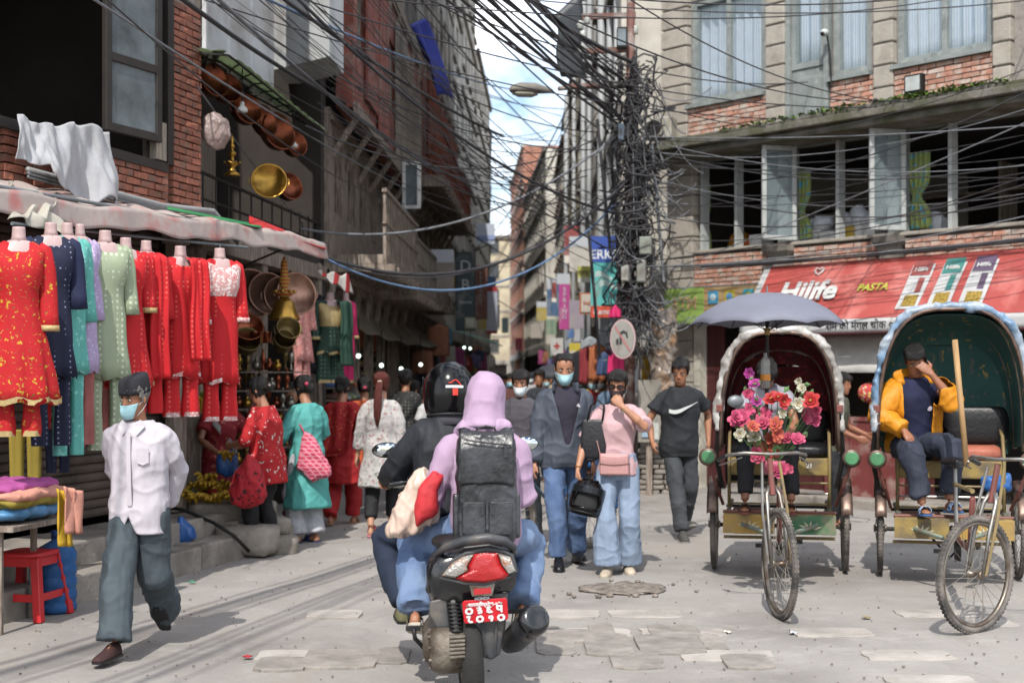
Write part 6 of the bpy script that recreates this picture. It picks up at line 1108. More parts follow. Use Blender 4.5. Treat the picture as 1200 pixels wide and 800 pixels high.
def garment(label,px,py,Y,L,m,w=.19,face=45,waist=.8,flare=1.25,sleeve=.45,yoke=None,trim=None,under=None,dup=None,bust=True,fold=6,cat='dress',name='dress',form=True,group=HANG,amp=.03,depth=.62,slit=False,sl_m=None):
 """kurta on a bust form: shoulders at pixel (px, py)"""
 Y=Y*(.962 if group==HANG else 1);o=P(px,py,Y);M=Matrix.Translation(o)@Matrix.Rotation(R(face),4,'Z');g=thing(name,label,cat,M=M,group=group);sd_=random.random()*9
 prof=[(0,.55,.5),(-.03,.9,.62),(-.07,1.0,.78),(-.15,.92,.98),(-.22,.88,1.12 if bust else .95),(-.30,waist*.98,.9),(-.40,waist,.85),(-.52,waist*1.15,.95)]
 n=max(3,int((L-.52)/.09))
 for k in range(1,n+1):q=k/n;prof.append((-.52-(L-.52)*q,waist*1.15+(flare-waist*1.15)*q,.95+(flare*.95-.95)*q))
 rg=[];NN=44
 for z,kw,kd in prof:
  q=max(0,(-z-.35)/(L-.35));rr=[]
  for i in range(NN):
   a=2*PI*i/NN;f=1+amp*3*q*math.sin(a*fold+sd_+z*2)+amp*1.3*q*math.sin(a*(fold*2+1)+sd_*2);zz=z+(-.012*q*math.sin(a*fold+sd_));y=w*depth*kd*math.sin(a)*f;x=w*kw*math.cos(a)*f
   if z>-.05:zz-=.05*max(0,-math.sin(a))**2*(1-abs(math.cos(a)))*1.2
   if abs(z+.15)<.12 and bust and y<0:y-=.018*(abs(math.cos(a))*1.6-.3)*math.sin(2*abs(math.cos(a)))
   rr.append(V(x+.02*q*math.sin(z*5+sd_),y,zz))
  rg.append(rr)
 b=MB().rings(rg,cap=False);a=np.array(b.v);b.v=[tuple(p)for p in a+np.c_[.006*vnoise(a*11,3),.006*vnoise(a*11,4),.0*a[:,0]]];body=ob('kurta',b,m,g,smooth=True,solid=.004)
 if yoke:ob('yoke',MB().rings([[V(p.x*1.02,p.y*1.03-.002,p.z)for p in rr if p.y<=.02]for rr in rg[1:6]],cap=False,closed=False)if len({len([p for p in rr if p.y<=.02])for rr in rg[1:6]})==1 else MB().rings([[V(p.x*1.02,p.y*1.03-.002,p.z)for p in rr]for rr in rg[1:6]],cap=False),yoke,body,smooth=True)
 if trim:z_=rg[-1];ob('hem_trim',MB().rings([[V(p.x*1.015,p.y*1.015,p.z+h)for p in z_]for h in(.0,.035)],cap=False),trim,body,smooth=True)
 for s_ in(-1,1):
  if sleeve<=0:break
  p0=V(s_*w*.86,.0,-.055);p1=V(s_*w*1.12,.01,-.055-sleeve*.5);p2=V(s_*w*1.16,-.02,-.05-sleeve);so_=ob('sleeve',MB().tube([V(s_*w*.7,0,-.03),p0,p0.lerp(p1,.5)+V(s_*.008,0,0),p1,p1.lerp(p2,.6),p2],[.04,.062,.058,.054,.055,.058],12,flat=.62,side=(1,0,0)),sl_m or m,g,smooth=True)
  if trim:ob('cuff',MB().tube([p2+V(0,0,.035),p2+V(0,0,-.002)],[.0595,.0605],12,flat=.62,side=(1,0,0)),trim,so_,smooth=True)
 if under:
  um_,uL,uw=under
  for s_ in(-1,1):ob('trouser_leg',MB().grid(lambda u,v:V(s_*w*.48+w*uw*.5*math.cos(2*PI*u)*(1+.1*math.sin(9*v)),w*.3*math.sin(2*PI*u)*(1+.15*math.sin(2*PI*u*4)),-L*.82-(uL+L*.18)*v),24,8),um_,g,smooth=True)
  if trim:
   for s_ in(-1,1):ob('leg_trim',MB().grid(lambda u,v:V(s_*w*.48+w*uw*.52*math.cos(2*PI*u),w*.31*math.sin(2*PI*u)*(1+.15*math.sin(2*PI*u*4)),-L-uL+.035*v),24,1),trim,g,smooth=True)
 if dup:
  dm,dx,dL=dup;ob('dupatta',MB().grid(lambda u,v:V(dx+(u-.5)*.15*(1+.15*v)+.01*math.sin(v*7),-w*depth*1.35-.012*math.sin(u*16)-.04*math.sin(v*2)+(.09 if v<.04 else 0),.0-dL*v),22,24),dm,g,smooth=True,solid=.004)
 if form:
  f=thing('mannequin_bust','pinkish headless mannequin bust inside the '+label.split(' hanging')[0].split(' with')[0],'mannequin',M=M,group='mannequin busts of the dress stall');
  ob('bust',MB().rings([[V(w*kx*math.cos(2*PI*i/20),w*depth*ky*math.sin(2*PI*i/20),z)for i in range(20)]for z,kx,ky in((-.26,.7,.8),(-.14,.82,.85),(-.05,.84,.6),(-.015,.62,.48),(.005,.40,.42))]),m_mann,f,smooth=True)
  ob('neck',MB().lathe([(w*.34,.0),(w*.27,.03),(w*.25,.075),(w*.24,.09),(.005,.093)],(0,.01,0),16),m_mann,f,smooth=True)
 return g
garment('long red dress printed with yellow flowers hanging at the far left',22,283,8.75,1.0,m_redfl,w=.155,face=20,flare=1.55,sleeve=.5,trim=m_trimg,under=(m_redfl,.2,.7),fold=8,waist=.78)
garment('navy dotted dress hanging beside the red floral dress',60,277,9.3,.92,m_nav,w=.15,face=30,flare=1.05,sleeve=.42,under=(m_nav,.45,.7),sl_m=m_navp2)
garment('teal printed dress hanging behind the navy one',80,277,9.55,.92,m_teal,w=.14,face=55,flare=1.0,sleeve=.52,under=(m_teal,.55,.7))
garment('lilac dress hanging between teal and sage dresses',95,278,9.8,.93,m_lil,w=.12,face=60,flare=1.0,sleeve=.52,under=(m_rosn,.5,.9))
garment('sage green dress with fine dots hanging in the middle',124,285,10.05,.96,m_sage,w=.165,face=42,flare=1.0,sleeve=.45,under=(m_sage,.5,.6),slit=True)
garment('red dotted dress hanging behind the sage one',148,293,10.35,1.0,m_red,w=.155,face=45,flare=1.15,sleeve=.4,trim=m_trimg)
garment('red outfit with a red scarf folded over its front',172,296,10.7,.93,m_redp,w=.15,face=45,flare=1.0,sleeve=.45,dup=(m_red,.02,.95),under=(m_redp,.28,.8))
garment('red suit with a scarf slung across, second from the right',212,302,11.0,.93,m_red,w=.165,face=40,flare=1.05,sleeve=.46,dup=(m_red,.08,.8),under=(m_red,.30,.85),trim=m_trimw)
garment('red dress with silver embroidered bodice at the right end of the row',258,304,11.45,1.0,m_red,w=.165,face=38,flare=1.05,sleeve=.45,yoke=m_trimw,trim=m_trimw,under=(m_red,.30,.85))
for i,(px,py,Y,L,w,m,lab)in enumerate(((62,438,9.9,.45,.16,m_redp,'dark red trousers hanging low behind the navy dress'),(86,425,10.1,.60,.13,m_teal,'teal trousers hanging low behind the lilac dress'),(104,425,10.2,.62,.17,m_rosn,'dusty rose net skirt hanging low beside the old man'),(126,425,10.3,.45,.10,m_sage,'sage trousers hanging just above the cap of the old man'),(150,440,10.9,.35,.12,m_gyel,'mustard cloth hanging behind the cap of the old man'),(30,505,9.3,.42,.12,m_gyel,'green-yellow trousers hanging at the far left edge'),(68,505,9.9,.3,.1,m_nav,'navy dotted cloth hanging low at the left'))):
 o_=P(px,py,Y);g=thing('hanging_trousers' if 'trousers' in lab else 'hanging_cloth',lab,'trousers' if 'trousers' in lab else 'cloth',o_,R(40))
 for s_ in(-1,1):ob('leg',MB().grid(lambda u,v:V(s_*w*.5+w*.46*math.cos(2*PI*u)*(1-.2*v),w*.25*math.sin(2*PI*u)*(1+.2*math.sin(8*PI*u)),-L*v),24,8),m,g,smooth=True)
 ob('waistband',MB().tube([V(-w,0,0),V(w,0,0)],.025,8,flat=.5),m,g,smooth=True)
rl_=thing('hanging_rail','steel rail carrying the row of dresses under the awning','rail',P(20,268,8.6));ob('tube',MB().tube([P(14,262,8.8),P(150,276,10.4),P(290,290,11.9)],.012,8),m_steel,rl_,world=True)
for px,py,Y in((22,276,8.75),(60,271,9.3),(95,272,9.8),(124,277,10.05),(172,289,10.7),(212,294,11.0),(258,296,11.45)):ob('hook',MB().tube([P(px,py-10,Y),P(px,py+4,Y)],.004,5),m_steel,rl_,world=True)
m_wcl=mat('white_sheet_cloth','#a2a3a6',rough=.85,scale=4,var=.06,bump=.2,bscale=40)
def wcl(u,v):
 A_=FL.px(14+108*u,134+22*u+5*math.sin(u*6),.10);B_=FL.px(14+124*u,(186+30*u)if u<.3 else 206+30*min(1,(u-.3)*3)+5*math.sin(u*20),.2);p=FL(A_[0],.10,A_[1]).lerp(FL(B_[0],.2,B_[1]),v);f=float(vnoise(np.array([[u*9+v*1.2,v*1.3,0]]),3)[0])*.07*(.3+v)+float(vnoise(np.array([[u*22-v*2,v*3,1]]),4)[0])*.025;return p+V(f+.04,-f*.8,.012*math.sin(u*25))
ob('white_cloth',MB().grid(wcl,80,30),m_wcl,smooth=True,solid=.006,label='white cloth draped over the dark window sill above the awning',cat='cloth')
ob('plastic_sheet',MB().grid(lambda u,v:P(10+50*u+14*v*u,214+18*u*(1-v)+(40+20*u)*v,9.0+.3*u-.15*v)+V(.02*math.sin(u*20+v*9),-.05*math.sin(v*7+u*5),.02*math.sin(u*13-v*8)),26,22),mat('clear_cloudy_plastic','#a9a498',rough=.25,bump=.4,bscale=9,scale=4),smooth=True,solid=.003,label='crumpled cloudy plastic sheet on the left corner of the awning',cat='plastic sheet')
for k,(dz,r_)in enumerate(((0,.022),(.06,.018),(.1,.012))):
 a_,c_=FL.px(120,222+k*4,.05),FL.px(250,247+k*2,.05);ob('wall_conduit',MB().tube([FL(a_[0]-1,.05,a_[1]+.02),FL(a_[0],.05,a_[1]),FL((a_[0]+c_[0])/2,.06,(a_[1]+c_[1])/2-.04),FL(c_[0],.05,c_[1]),FL(c_[0]+.4,.1,c_[1]-.25)],r_,8),m_steel if k else m_pipe,smooth=True,label=('thick','middle','thin')[k]+' grey conduit running along the brick wall above the awning',cat='conduit')
#  TABLE, STOOL, WATER JAR AT THE LEFT EDGE
tb=thing('cloth_table','low table at the left edge heaped with folded bright fabrics','table',P(40,660,8.9));c=P(2,612,8.75);b=MB().box(c,(.62,.75,.03),rz=-.2);ob('top',b,m_wood,tb,world=True)
for dx,dy in((-.25,-.3),(.1,-.3),(-.25,.3),(.1,.3)):ob('leg',MB().bar(c+V(dx,dy,0),V(c.x+dx,c.y+dy,0),.035),m_wood,tb,world=True)
for i,(m,dz,lab,sx)in enumerate(((mat('blue_poly','#4f7fa8',rough=.35,bump=.3,scale=6),.08,'clear blue plastic cover over the fabrics on the left table',.56),(m_gyel,.15,'folded yellow fabric on the left table',.6),(mat('peach_fabric','#c58a78',rough=.8,bump=.2),.19,'folded peach fabric hanging over the edge of the left table',.64),(mat('magenta_fabric','#a04a86',rough=.8,bump=.2),.23,'folded magenta fabric on top of the left table',.5))):
 me=remesh(rbox(sx,.7,.06,.03,c=(0,0,0)),.014,2);folds(me,.012,(10,10,20),.003,i);o=ob('folded_fabric',me,m,label=lab,cat='fabric');o.matrix_basis=Matrix.Translation(c+V(.0,0,dz))@Matrix.Rotation(-.2,4,'Z')
for i,(px0,px1,y0,y1,m,lab)in enumerate(((66,82,578,640,mat('yellow_print','#c09a2a',rough=.8,bump=.2),'yellow fabric end hanging down from the left table'),(74,94,575,625,mat('peach_fabric','#c58a78'),'peach fabric end hanging at the corner of the left table'))):
 ob('hanging_fabric',MB().grid(lambda u,v:P(px0+(px1-px0)*u+4*v,y0+(y1-y0)*v-6*(1-v)*(1-u),8.45+.12*u)+V(.012*math.sin(u*14+v*4),-.02*math.sin(u*11),0),14,12),m,smooth=True,solid=.005,label=lab,cat='fabric')
m_stool=mat('red_plastic_stool','#b5262a',rough=.4,bump=.08,scale=5,var=.06);s0=G(34,722);stl=thing('plastic_stool','red plastic stool at the bottom left beside the blue water jar','stool',(s0.x,s0.y,0),R(-12));sh_=.44
ob('seat',MB().rings([[V(k*math.copysign(abs(math.cos(a))**.4,math.cos(a)),k*math.copysign(abs(math.sin(a))**.4,math.sin(a)),z)for a in(2*PI*i/32 for i in range(32))]for z,k in((sh_-.035,.155),(sh_-.02,.16),(sh_-.004,.158),(sh_,.148))]),m_stool,stl,smooth=True)
for sx in(-1,1):
 for sy in(-1,1):ob('leg',MB().rings([[V(sx*(.13+.055*q)+x*.028,sy*(.13+.055*q)+y*.028,(sh_-.03)*(1-q))for x,y in((-1,-1),(1,-1),(1,1),(-1,1))]for q in(0,.5,1)]),m_stool,stl,bevel=.006)
for a in range(4):r_=Matrix.Rotation(a*PI/2,4,'Z');ob('stretcher',MB().box((0,-.165,.15),(.3,.016,.05)).xf(r_),m_stool,stl,bevel=.004);ob('apron',MB().box((0,-.14,sh_-.06),(.24,.012,.06)).xf(r_),m_stool,stl)
m_jar=mat('blue_jar_plastic','#3f72b0',rough=.18,bump=.05,scale=3,trans=.35,alpha=.9);j0=G(66,716);j=thing('water_jar','blue twenty litre plastic water jar on the ground beside the red stool','water jar',(j0.x,j0.y,0))
pr=[(.02,0),(.12,.0),(.135,.02)];
for k in range(4):z=.05+k*.085;pr+=[(.136,z),(.128,z+.02),(.128,z+.03),(.136,z+.05)]
pr+=[(.134,.40),(.11,.44),(.05,.475),(.032,.485),(.032,.53),(.005,.53)];ob('bottle',MB().lathe(pr,(0,0,0),28),m_jar,j,smooth=True);ob('cap',MB().lathe([(.036,.50),(.036,.545),(.03,.55),(.004,.55)],(0,0,0),18),mat('blue_cap','#1f3f7a',rough=.4,bump=0),j,smooth=True)
#  BANANA STALL
m_ston=mat('grey_stone','#8a837a',rough=.9,scale=3,var=.16,bump=.7,bscale=16,rnd=.12);bs=thing('stone_bench','rough stone blocks piled into a bench under the bananas','stone bench',G(270,655))
def stone(c,d,rz,parent,m,seed,name='stone',amp=.018,e=.09):
 b=MB().ell((0,0,0),(.5,.5,.5),14,10);a=np.array(b.v)*2;k=np.max(np.abs(a),axis=1)[:,None]**(1-e)*1.0;a=a/np.maximum(k,.2)*.5;a=a*np.array(d);a=a+a*amp/np.array(d).mean()*4*vnoise(a*9,seed)[:,None]*.25;b.v=[tuple(p)for p in a];b.xf(Matrix.Translation(Vector(c))@Matrix.Rotation(rz,4,'Z'));return ob(name,b,m,parent,world=True,smooth=True)
for i,(px,py,Y,w,h_,d)in enumerate(((252,600,12.5,.50,.20,.4),(300,598,12.7,.36,.18,.4),(290,632,12.2,.56,.26,.42),(232,628,12.3,.30,.14,.4),(268,614,12.45,.3,.10,.4),(322,616,12.6,.28,.16,.3),(215,604,12.6,.25,.14,.3),(330,640,12.4,.3,.2,.35),(232,648,12.15,.45,.16,.36))):p=P(px,py,Y);stone(p,(w,d,h_),random.uniform(-.2,.35),bs,m_ston,i)
m_ban=mat('banana','#b8922a',rough=.55,scale=12,var=.15,bump=.1,dirt=('#5d4a20',.2,30),rnd=.1);m_bang=mat('green_banana','#7f8a35',rough=.55,scale=12,var=.15,bump=.1,rnd=.1)
BMESH=[]
for k in range(2):BMESH.append(MB().tube([V(.07*math.sin(a)-.02,0,.07*math.cos(a)-.05)for a in np.linspace(-1.0,1.0,7)],[.004,.012,.0165,.0175,.0165,.012,.004],7).mesh('banana'));BMESH[k].shade_smooth();BMESH[k].materials.append((m_ban,m_bang)[k]);fixn(BMESH[k])
def hand_of_bananas(px,py,Y,n,label,spread=.16,mi=0,hang=False):
 c=P(px,py,Y);t=thing('banana_bunch',label,'bananas',c,group='banana bunches on the stall')
 for i in range(n):
  o=bpy.data.objects.new('banana',BMESH[mi]);COL.objects.link(o);o.parent=t;u=(i/(n-1)-.5)if n>1 else 0
  o.matrix_basis=Matrix.Translation((u*spread*2,random.uniform(-.05,.03),random.uniform(-.015,.03)-abs(u)*.03))@Matrix.Rotation(R(90+random.uniform(-18,18)+u*40),4,'Z')@Matrix.Rotation(R((80 if hang else 25)+random.uniform(-14,14)),4,'Y')@Matrix.Scale(random.uniform(1.05,1.35),4)
 ob('stalk',MB().tube([V(-spread*.7,.04,.02),V(0,.05,.05),V(spread*.7,.04,.02)],.014,6),m_bang,t,smooth=True)
for i,(px,py,n,s_,lab)in enumerate(((206,584,7,.07,'small banana bunch at the left end of the stone bench'),(216,580,8,.08,'banana bunch left of the big bunch on the stone bench'),(236,585,11,.12,'wide front banana bunch in the middle of the stone bench'),(258,584,12,.13,'big front banana bunch at the right of the stone bench'),(276,582,8,.08,'banana bunch at the right end of the stone bench'),(228,572,9,.10,'banana bunch behind the front ones, upper left of the heap'),(250,570,10,.1,'banana bunch on top of the heap in the middle'),(243,562,7,.07,'topmost small banana bunch of the heap'),(270,573,8,.09,'rear banana bunch at the right of the heap'))):hand_of_bananas(px,py,12.35 if py>577 else 12.55,n,lab,s_)
hand_of_bananas(226,478,12.3,8,'banana bunch hanging behind the red suits',.08,0,True);hand_of_bananas(243,470,12.3,6,'greenish bananas hanging right of the red suits',.06,1,True)
ob('plastic_bag',bagmesh([(212,606),(218,610),(226,618),(229,630),(222,636),(207,635),(202,626),(206,614)],11.6,.14,4),mat('blue_bag','#2f5a9a',rough=.35,bump=.3),label='small knotted blue plastic bag on the step by the banana bench',cat='bag')
ob('black_hose',MB().tube([P(196,594,12.0),P(215,597,12.0),P(250,612,11.9),P(275,628,11.85),P(292,646,11.9)],.016,8),m_iron,smooth=True,label='black hose lying slantwise across the stone bench',cat='hose')
#  METALWARE SHOP
m_cop=mat('copper','#8f5038',rough=.32,metal=.85,bump=.12,scale=6,var=.15,dirt=('#4a2a20',.35,5));m_bra=mat('brass','#a5803a',rough=.28,metal=.85,bump=.1,scale=6,var=.12);m_bra_d=mat('dull_brass','#6f5f3a',rough=.4,metal=.7,bump=.12,scale=6);m_copp=mat('pale_copper','#a5806e',rough=.35,metal=.7,bump=.12,scale=5,dirt=('#6a4a3c',.3,4))
def pan(px,py,Y,rpx,m,label,tilt,h=.08,group='copper pans hanging at the metalware shop',yaw=0):
 r_=rpx/FPX*Y;c=P(px,py,Y);M=Matrix.Translation(c)@Matrix.Rotation(yaw,4,'Z')@Matrix.Rotation(tilt,4,'X');t=thing('copper_pan',label,'pan',M=M,group=group)
 ob('bowl',MB().lathe([(.003,0),(r_*.8,.0),(r_*.95,.012),(r_,h),(r_*1.06,h+.006),(r_*1.06,h+.012),(r_*.97,h+.008),(r_*.92,.02),(.003,.012)],(0,0,0),32,cap=False),m,t,smooth=True)
 for s_ in(-1,1):ob('handle',MB().tube([V(s_*r_*1.0,-.04,h*.7),V(s_*r_*1.16,-.03,h*.7),V(s_*r_*1.16,.03,h*.7),V(s_*r_*1.0,.04,h*.7)],.006,6),m,t,smooth=True)
 return t
for px,py,r_,lab in((243,98,20,'copper pan hanging nearest the brick wall under the canopy'),(262,108,17,'dark copper pan second from the brick wall under the canopy'),(284,132,18,'copper pan hanging in the middle of the upper row'),(303,145,18,'copper pan right of the middle in the upper row'),(320,158,22,'large copper pan toward the right of the upper row'),(340,172,15,'small copper pan at the right end of the upper row'),(334,222,16,'copper pan hanging behind the round brass tray')):pan(px,py,13.4+(px-243)*.014,r_,m_cop,lab,R(75),.1,yaw=R(50+random.uniform(-15,15)))
pan(315,214,14.0,20,m_bra,'round brass tray hanging below the copper pans',R(78),.05,'brass trays at the metalware shop',yaw=R(12))
ob('plastic_bag',bagmesh([(240,138),(252,132),(266,140),(270,160),(262,174),(245,174),(236,160)],13.1,.2,9),mat('clear_bag','#a08d88',rough=.3,bump=.4,alpha=.8),label='translucent plastic bag hanging beside the brick wall',cat='bag')
def lamp_tower(px,py,Y,H_,label,m=m_bra,name='brass_lamp'):
 c=P(px,py,Y);t=thing(name,label,'brass lamp',c);s_=H_;ob('body',MB().lathe([(.004,0),(.20*s_,0),(.20*s_,.03*s_),(.10*s_,.10*s_),(.06*s_,.2*s_),(.14*s_,.26*s_),(.17*s_,.30*s_),(.05*s_,.34*s_),(.05*s_,.45*s_),(.10*s_,.50*s_),(.11*s_,.54*s_),(.04*s_,.58*s_),(.04*s_,.66*s_),(.08*s_,.70*s_),(.03*s_,.76*s_),(.05*s_,.84*s_),(.03*s_,.9*s_),(.004,1.0*s_)],(0,0,0),20),m,t,smooth=True)
 for k in range(7):a=2*PI*k/7;ob('cup',MB().ell((.18*s_*math.cos(a),.18*s_*math.sin(a),.31*s_),(.035*s_,.035*s_,.025*s_),8,6),m,t,smooth=True)
 return t
lamp_tower(272,206,13.6,.42,'tall brass oil lamp hanging below the copper pans')
c=P(333,375,13.2);t=thing('bell_lamp','large ornate brass bell with red and gold turned stem','bell',c);ob('bell',MB().lathe([(.004,.16),(.09,.165),(.10,.10),(.125,.03),(.15,.0),(.155,.012),(.115,.10),(.10,.17),(.055,.21),(.004,.215)],(0,0,0),28),m_bra,t,smooth=True);ob('stem',MB().lathe([(.03,.21),(.09,.25),(.095,.28),(.03,.30),(.05,.36),(.055,.40),(.03,.42),(.045,.46),(.03,.50),(.035,.54),(.02,.58),(.004,.62)],(0,0,0),18),mat_print('gilt_red','#9a7a30',['#8a2a20'],'Z',9,thr=.35),t,smooth=True)
for k in range(8):a=2*PI*k/8;ob('cup',MB().ell((.10*math.cos(a),.10*math.sin(a),.275),(.022,.022,.018),8,6),m_bra,t,smooth=True)
for px,py,r_,lab in((292,345,28,'large pale copper plate hanging behind the red sleeve'),(312,345,24,'pale copper plate second from the left behind the bell'),(328,348,22,'pale copper plate right behind the bell'),(345,345,24,'pale copper plate at the right of the bell')):pan(px,py,13.7,r_,m_copp,lab,R(80),.05,'large copper plates at the metalware shop',yaw=R(35))
for px,py,r_,lab,m in((335,392,14,'brass pan hanging under the big bell',m_bra_d),(287,390,18,'dark copper pan behind the right end of the dresses',m_cop),(330,405,12,'dull brass pot hanging lowest under the bell',m_bra_d),(287,405,15,'dull brass basin below the copper pan',m_bra_d)):pan(px,py,13.1,r_,m,lab,R(60),.12,'small pans at the metalware shop',yaw=R(25))
for i,px in enumerate((299,306,313)):ob('copper_cup',MB().lathe([(.004,0),(.04,0),(.045,.10),(.05,.11),(.044,.11),(.038,.01)],P(px,402,13.1),14),m_cop,smooth=True,label=('left','middle','right')[i]+' small copper cup of the three hanging beside the bell',cat='cup',group='copper cups by the bell')
tier=thing('display_rack','tiered dark rack inside the metalware shop','rack',P(310,560,13.8));
for k in range(6):z=P(0,430+k*22,13.8).z-.04;ob('shelf',MB().box((P(305,0,13.8).x,13.95,z-.012),(.85,.3,.016)),m_wood,tier,world=True)
VP=[[(.004,0),(.035,0),(.02,.02),(.014,.05),(.03,.09),(.035,.12),(.014,.16),(.012,.2),(.02,.215),(.004,.215)],[(.004,0),(.03,0),(.045,.03),(.05,.07),(.03,.10),(.02,.12),(.03,.14),(.004,.14)],[(.004,0),(.028,0),(.012,.02),(.010,.08),(.03,.12),(.032,.17),(.025,.19),(.004,.19)]];VM=[]
for pr_ in VP:
 for m in(m_bra,m_cop,m_bra_d,mat('white_metal','#8f8a80',rough=.3,metal=.8)):me=MB().lathe(pr_,(0,0,0),10).mesh('vase');fixn(me);me.shade_smooth();me.materials.append(m);VM.append((me,m.name.replace('_',' ')))
for k in range(6):
 z=P(0,430+k*22,13.8).z-.03;x=P(278,0,13.8).x;i=0
 while x<P(340,0,13.8).x:
  me,mn=random.choice(VM);o=bpy.data.objects.new('metal_vase',me);COL.objects.link(o);o.location=(x,13.85+random.uniform(0,.12),z);o.scale=(1,1,random.uniform(.75,1.0));tag(o,'%s small %s vase from the left on %s tier of the metalware rack'%(ORD[i],mn,ORD[k]),'vase','vases on the metalware rack');x+=random.uniform(.055,.09);i+=1
#  CLOTHES SHOP BEYOND (dark green, pink, peach outfits)
G2='outfits of the second clothes shop'
garment('dark green dress with gold front hanging at the second clothes shop',387,352,15.6,.62,m_dgreen,w=.17,face=35,flare=1.05,sleeve=.4,trim=m_trimg,dup=(m_dgp,.12,.75),under=(m_dgreen,.32,1.1),group=G2,yoke=m_trimg)
garment('hot pink outfit hanging right of the dark green dress',406,352,16.2,.70,m_pinkc,w=.13,face=60,flare=1.0,sleeve=.4,trim=m_trimg,under=(m_pinkc,.28,.9),group=G2)
garment('peach outfit hanging left of the dark green dress',354,338,14.9,.80,m_peach,w=.12,face=50,flare=1.05,sleeve=.4,under=(m_peach,.2,.9),group=G2)
garment('black outfit hanging between peach and dark green ones',371,345,15.6,.9,m_black,w=.11,face=50,flare=1.0,sleeve=.4,group=G2,form=False)
ob('awning_scrap',MB().grid(lambda u,v:P(372+36*u+6*v,318+(6+18*u)*v+4*u,15.2+.5*u)+V(0,-.05*math.sin(u*6),.02*math.sin(u*15)),16,8),mat_print('red_white_awning','#b0aaa4',['#9a2a2c'],'X',3,thr=.3),smooth=True,solid=.004,label='small red and white awning scrap above the dark green dress',cat='awning')
m_tarpg=mat('grey_tarp','#847c6e',rough=.85,scale=1.5,bump=.25,bscale=12,dirt=('#5d564c',.4,2));
aw2=thing('awning','sagging grey tarpaulin over the shoe stall','awning',P(460,400,20));ob('tarpaulin',MB().grid(lambda u,v:P(414+(112)*u,384+24*u+5*math.sin(u*PI),18.0+11.5*u).lerp(V(FS(0,0,0).x-.1+.026*(11.5*u),18.0+11.5*u,2.75),v)+V(0,0,-.05*math.sin(v*PI)+.02*math.sin(u*30)),50,10),m_tarpg,aw2,world=True,smooth=True,solid=.008)
ob('valance',MB().grid(lambda u,v:P(495+32*u,398+8*u+(1-abs(u-.45)*1.2)*6*v-14*(1-v)*u*(1-u)*2,28.0+1.5*u),12,5),m_tarpg,aw2,world=True,solid=.008)
aw3=thing('awning','green edged sheet awning farther down the left of the lane','awning',P(560,400,34));ob('tarpaulin',MB().grid(lambda u,v:P(524+66*u,386+20*u,31+12*u).lerp(P(520+62*u,380+21*u,32+12*u),v),20,4),mat('green_edge_tarp','#5d7a66',rough=.7,bump=.2),aw3,world=True,solid=.01);
m_shoe=[mat('shoe_'+n,h,rough=.6,bump=.1)for n,h in(('white','#b5b5b5'),('grey','#6a6c70'),('black','#1c1c1f'),('orange','#b5562a'),('lime','#8aa83a'),('blue','#3a5a8a'),('red','#9a2f2a'),('brown','#5d4434'))];SHM=[]
for m in m_shoe:
 me=MB().rings([[V(x*w,y,z*h)for x,z in((-1,0),(-.9,.6),(0,1),(.9,.6),(1,0))]for y,w,h in((.13,.02,.07),(.11,.035,.09),(.04,.038,.09),(-.04,.042,.065),(-.1,.045,.05),(-.14,.03,.035),(-.15,.01,.02))]).mesh('shoe');fixn(me);me.shade_smooth();me.materials.append(m);SHM.append((me,m.name.split('_')[1]))
rk=thing('shoe_rack','stepped rack of the shoe stall under the grey awning','rack',V(-2.2,22,0));
for k in range(8):ob('shelf',MB().box((-2.3-.05*k,21.7,.75+k*.17),(.22,6.4,.02)),m_wood,rk,world=True)
for k in range(8):
 y=18.6
 while y<24.8:
  me,cn=random.choice(SHM);o=bpy.data.objects.new('shoe',me);COL.objects.link(o);o.matrix_basis=Matrix.Translation((-2.26-.05*k,y,.765+k*.17))@Matrix.Rotation(R(100+random.uniform(-8,8)),4,'Z');tag(o,'%s shoe, %s along the %s shelf of the shoe stall'%(cn,ORD[int((y-18.6)/.165)],ORD[k]),'shoe','shoes on the shoe stall');y+=.17 if y>20 else .2
m_bulb=mat('lit_bulb','#e6fff2',rough=.4,bump=0,emit=3)
for i,(px,py,Y)in enumerate(((420,417,18),(447,428,19.5),(470,432,21),(493,427,22.5),(544,407,31),(551,408,31.5))):
 b=thing('light_bulb','lit white bulb hanging %s'%('nearest over the shoe stall','second over the shoe stall','third over the shoe stall','fourth over the shoe stall','left of the pair under the green edged awning','right of the pair under the green edged awning')[i],'bulb',P(px,py,Y));ob('globe',MB().ell((0,0,0),(.03,.03,.03),12,8),m_bulb,b,smooth=True);ob('cord',MB().tube([V(0,0,.05),V(0,0,.5)],.008,5),m_iron,b)
HC=[C_('c%d'%i,h)for i,h in enumerate(('#2a2f3d','#5d5f66','#7d2a2f','#3a4a6a','#8a8478','#1c1d22','#9a5a3a','#3a5a4a','#a0a0a5'))]
def hang_shirt(p,w,L,m,label,group,rz=0):
 t=thing('hanging_garment',label,'garment',p,rz,group);ob('cloth',MB().grid(lambda u,v:V((u-.5)*w*(1+.1*v)+.0,.03*math.sin(u*14)*v+.05*abs(u-.5),-L*v-.12*abs(u-.5)*(1-v)),10,8),m,t,smooth=True,solid=.02);ob('hanger',MB().tube([V(-w*.4,0,-.06),V(0,0,.02),V(w*.4,0,-.06)],.006,5),m_iron,t)
for i in range(11):hang_shirt(V(FS(12+i*.9,.25,0).x,FS(12+i*.9,.25,0).y,2.1),.42,random.uniform(.6,.9),random.choice(HC),'%s garment from the near end under the green edged awning'%ORD[i],'garments under the green edged awning',R(20))
for i in range(7):hang_shirt(V(FS(4.6+i*.55,-.5,0).x,FS(4.6+i*.55,-.5,0).y,2.55),.3,random.uniform(.35,.5),random.choice(HC),'%s garment from the near end hanging inside the shoe stall'%ORD[i],'garments inside the shoe stall',R(20))
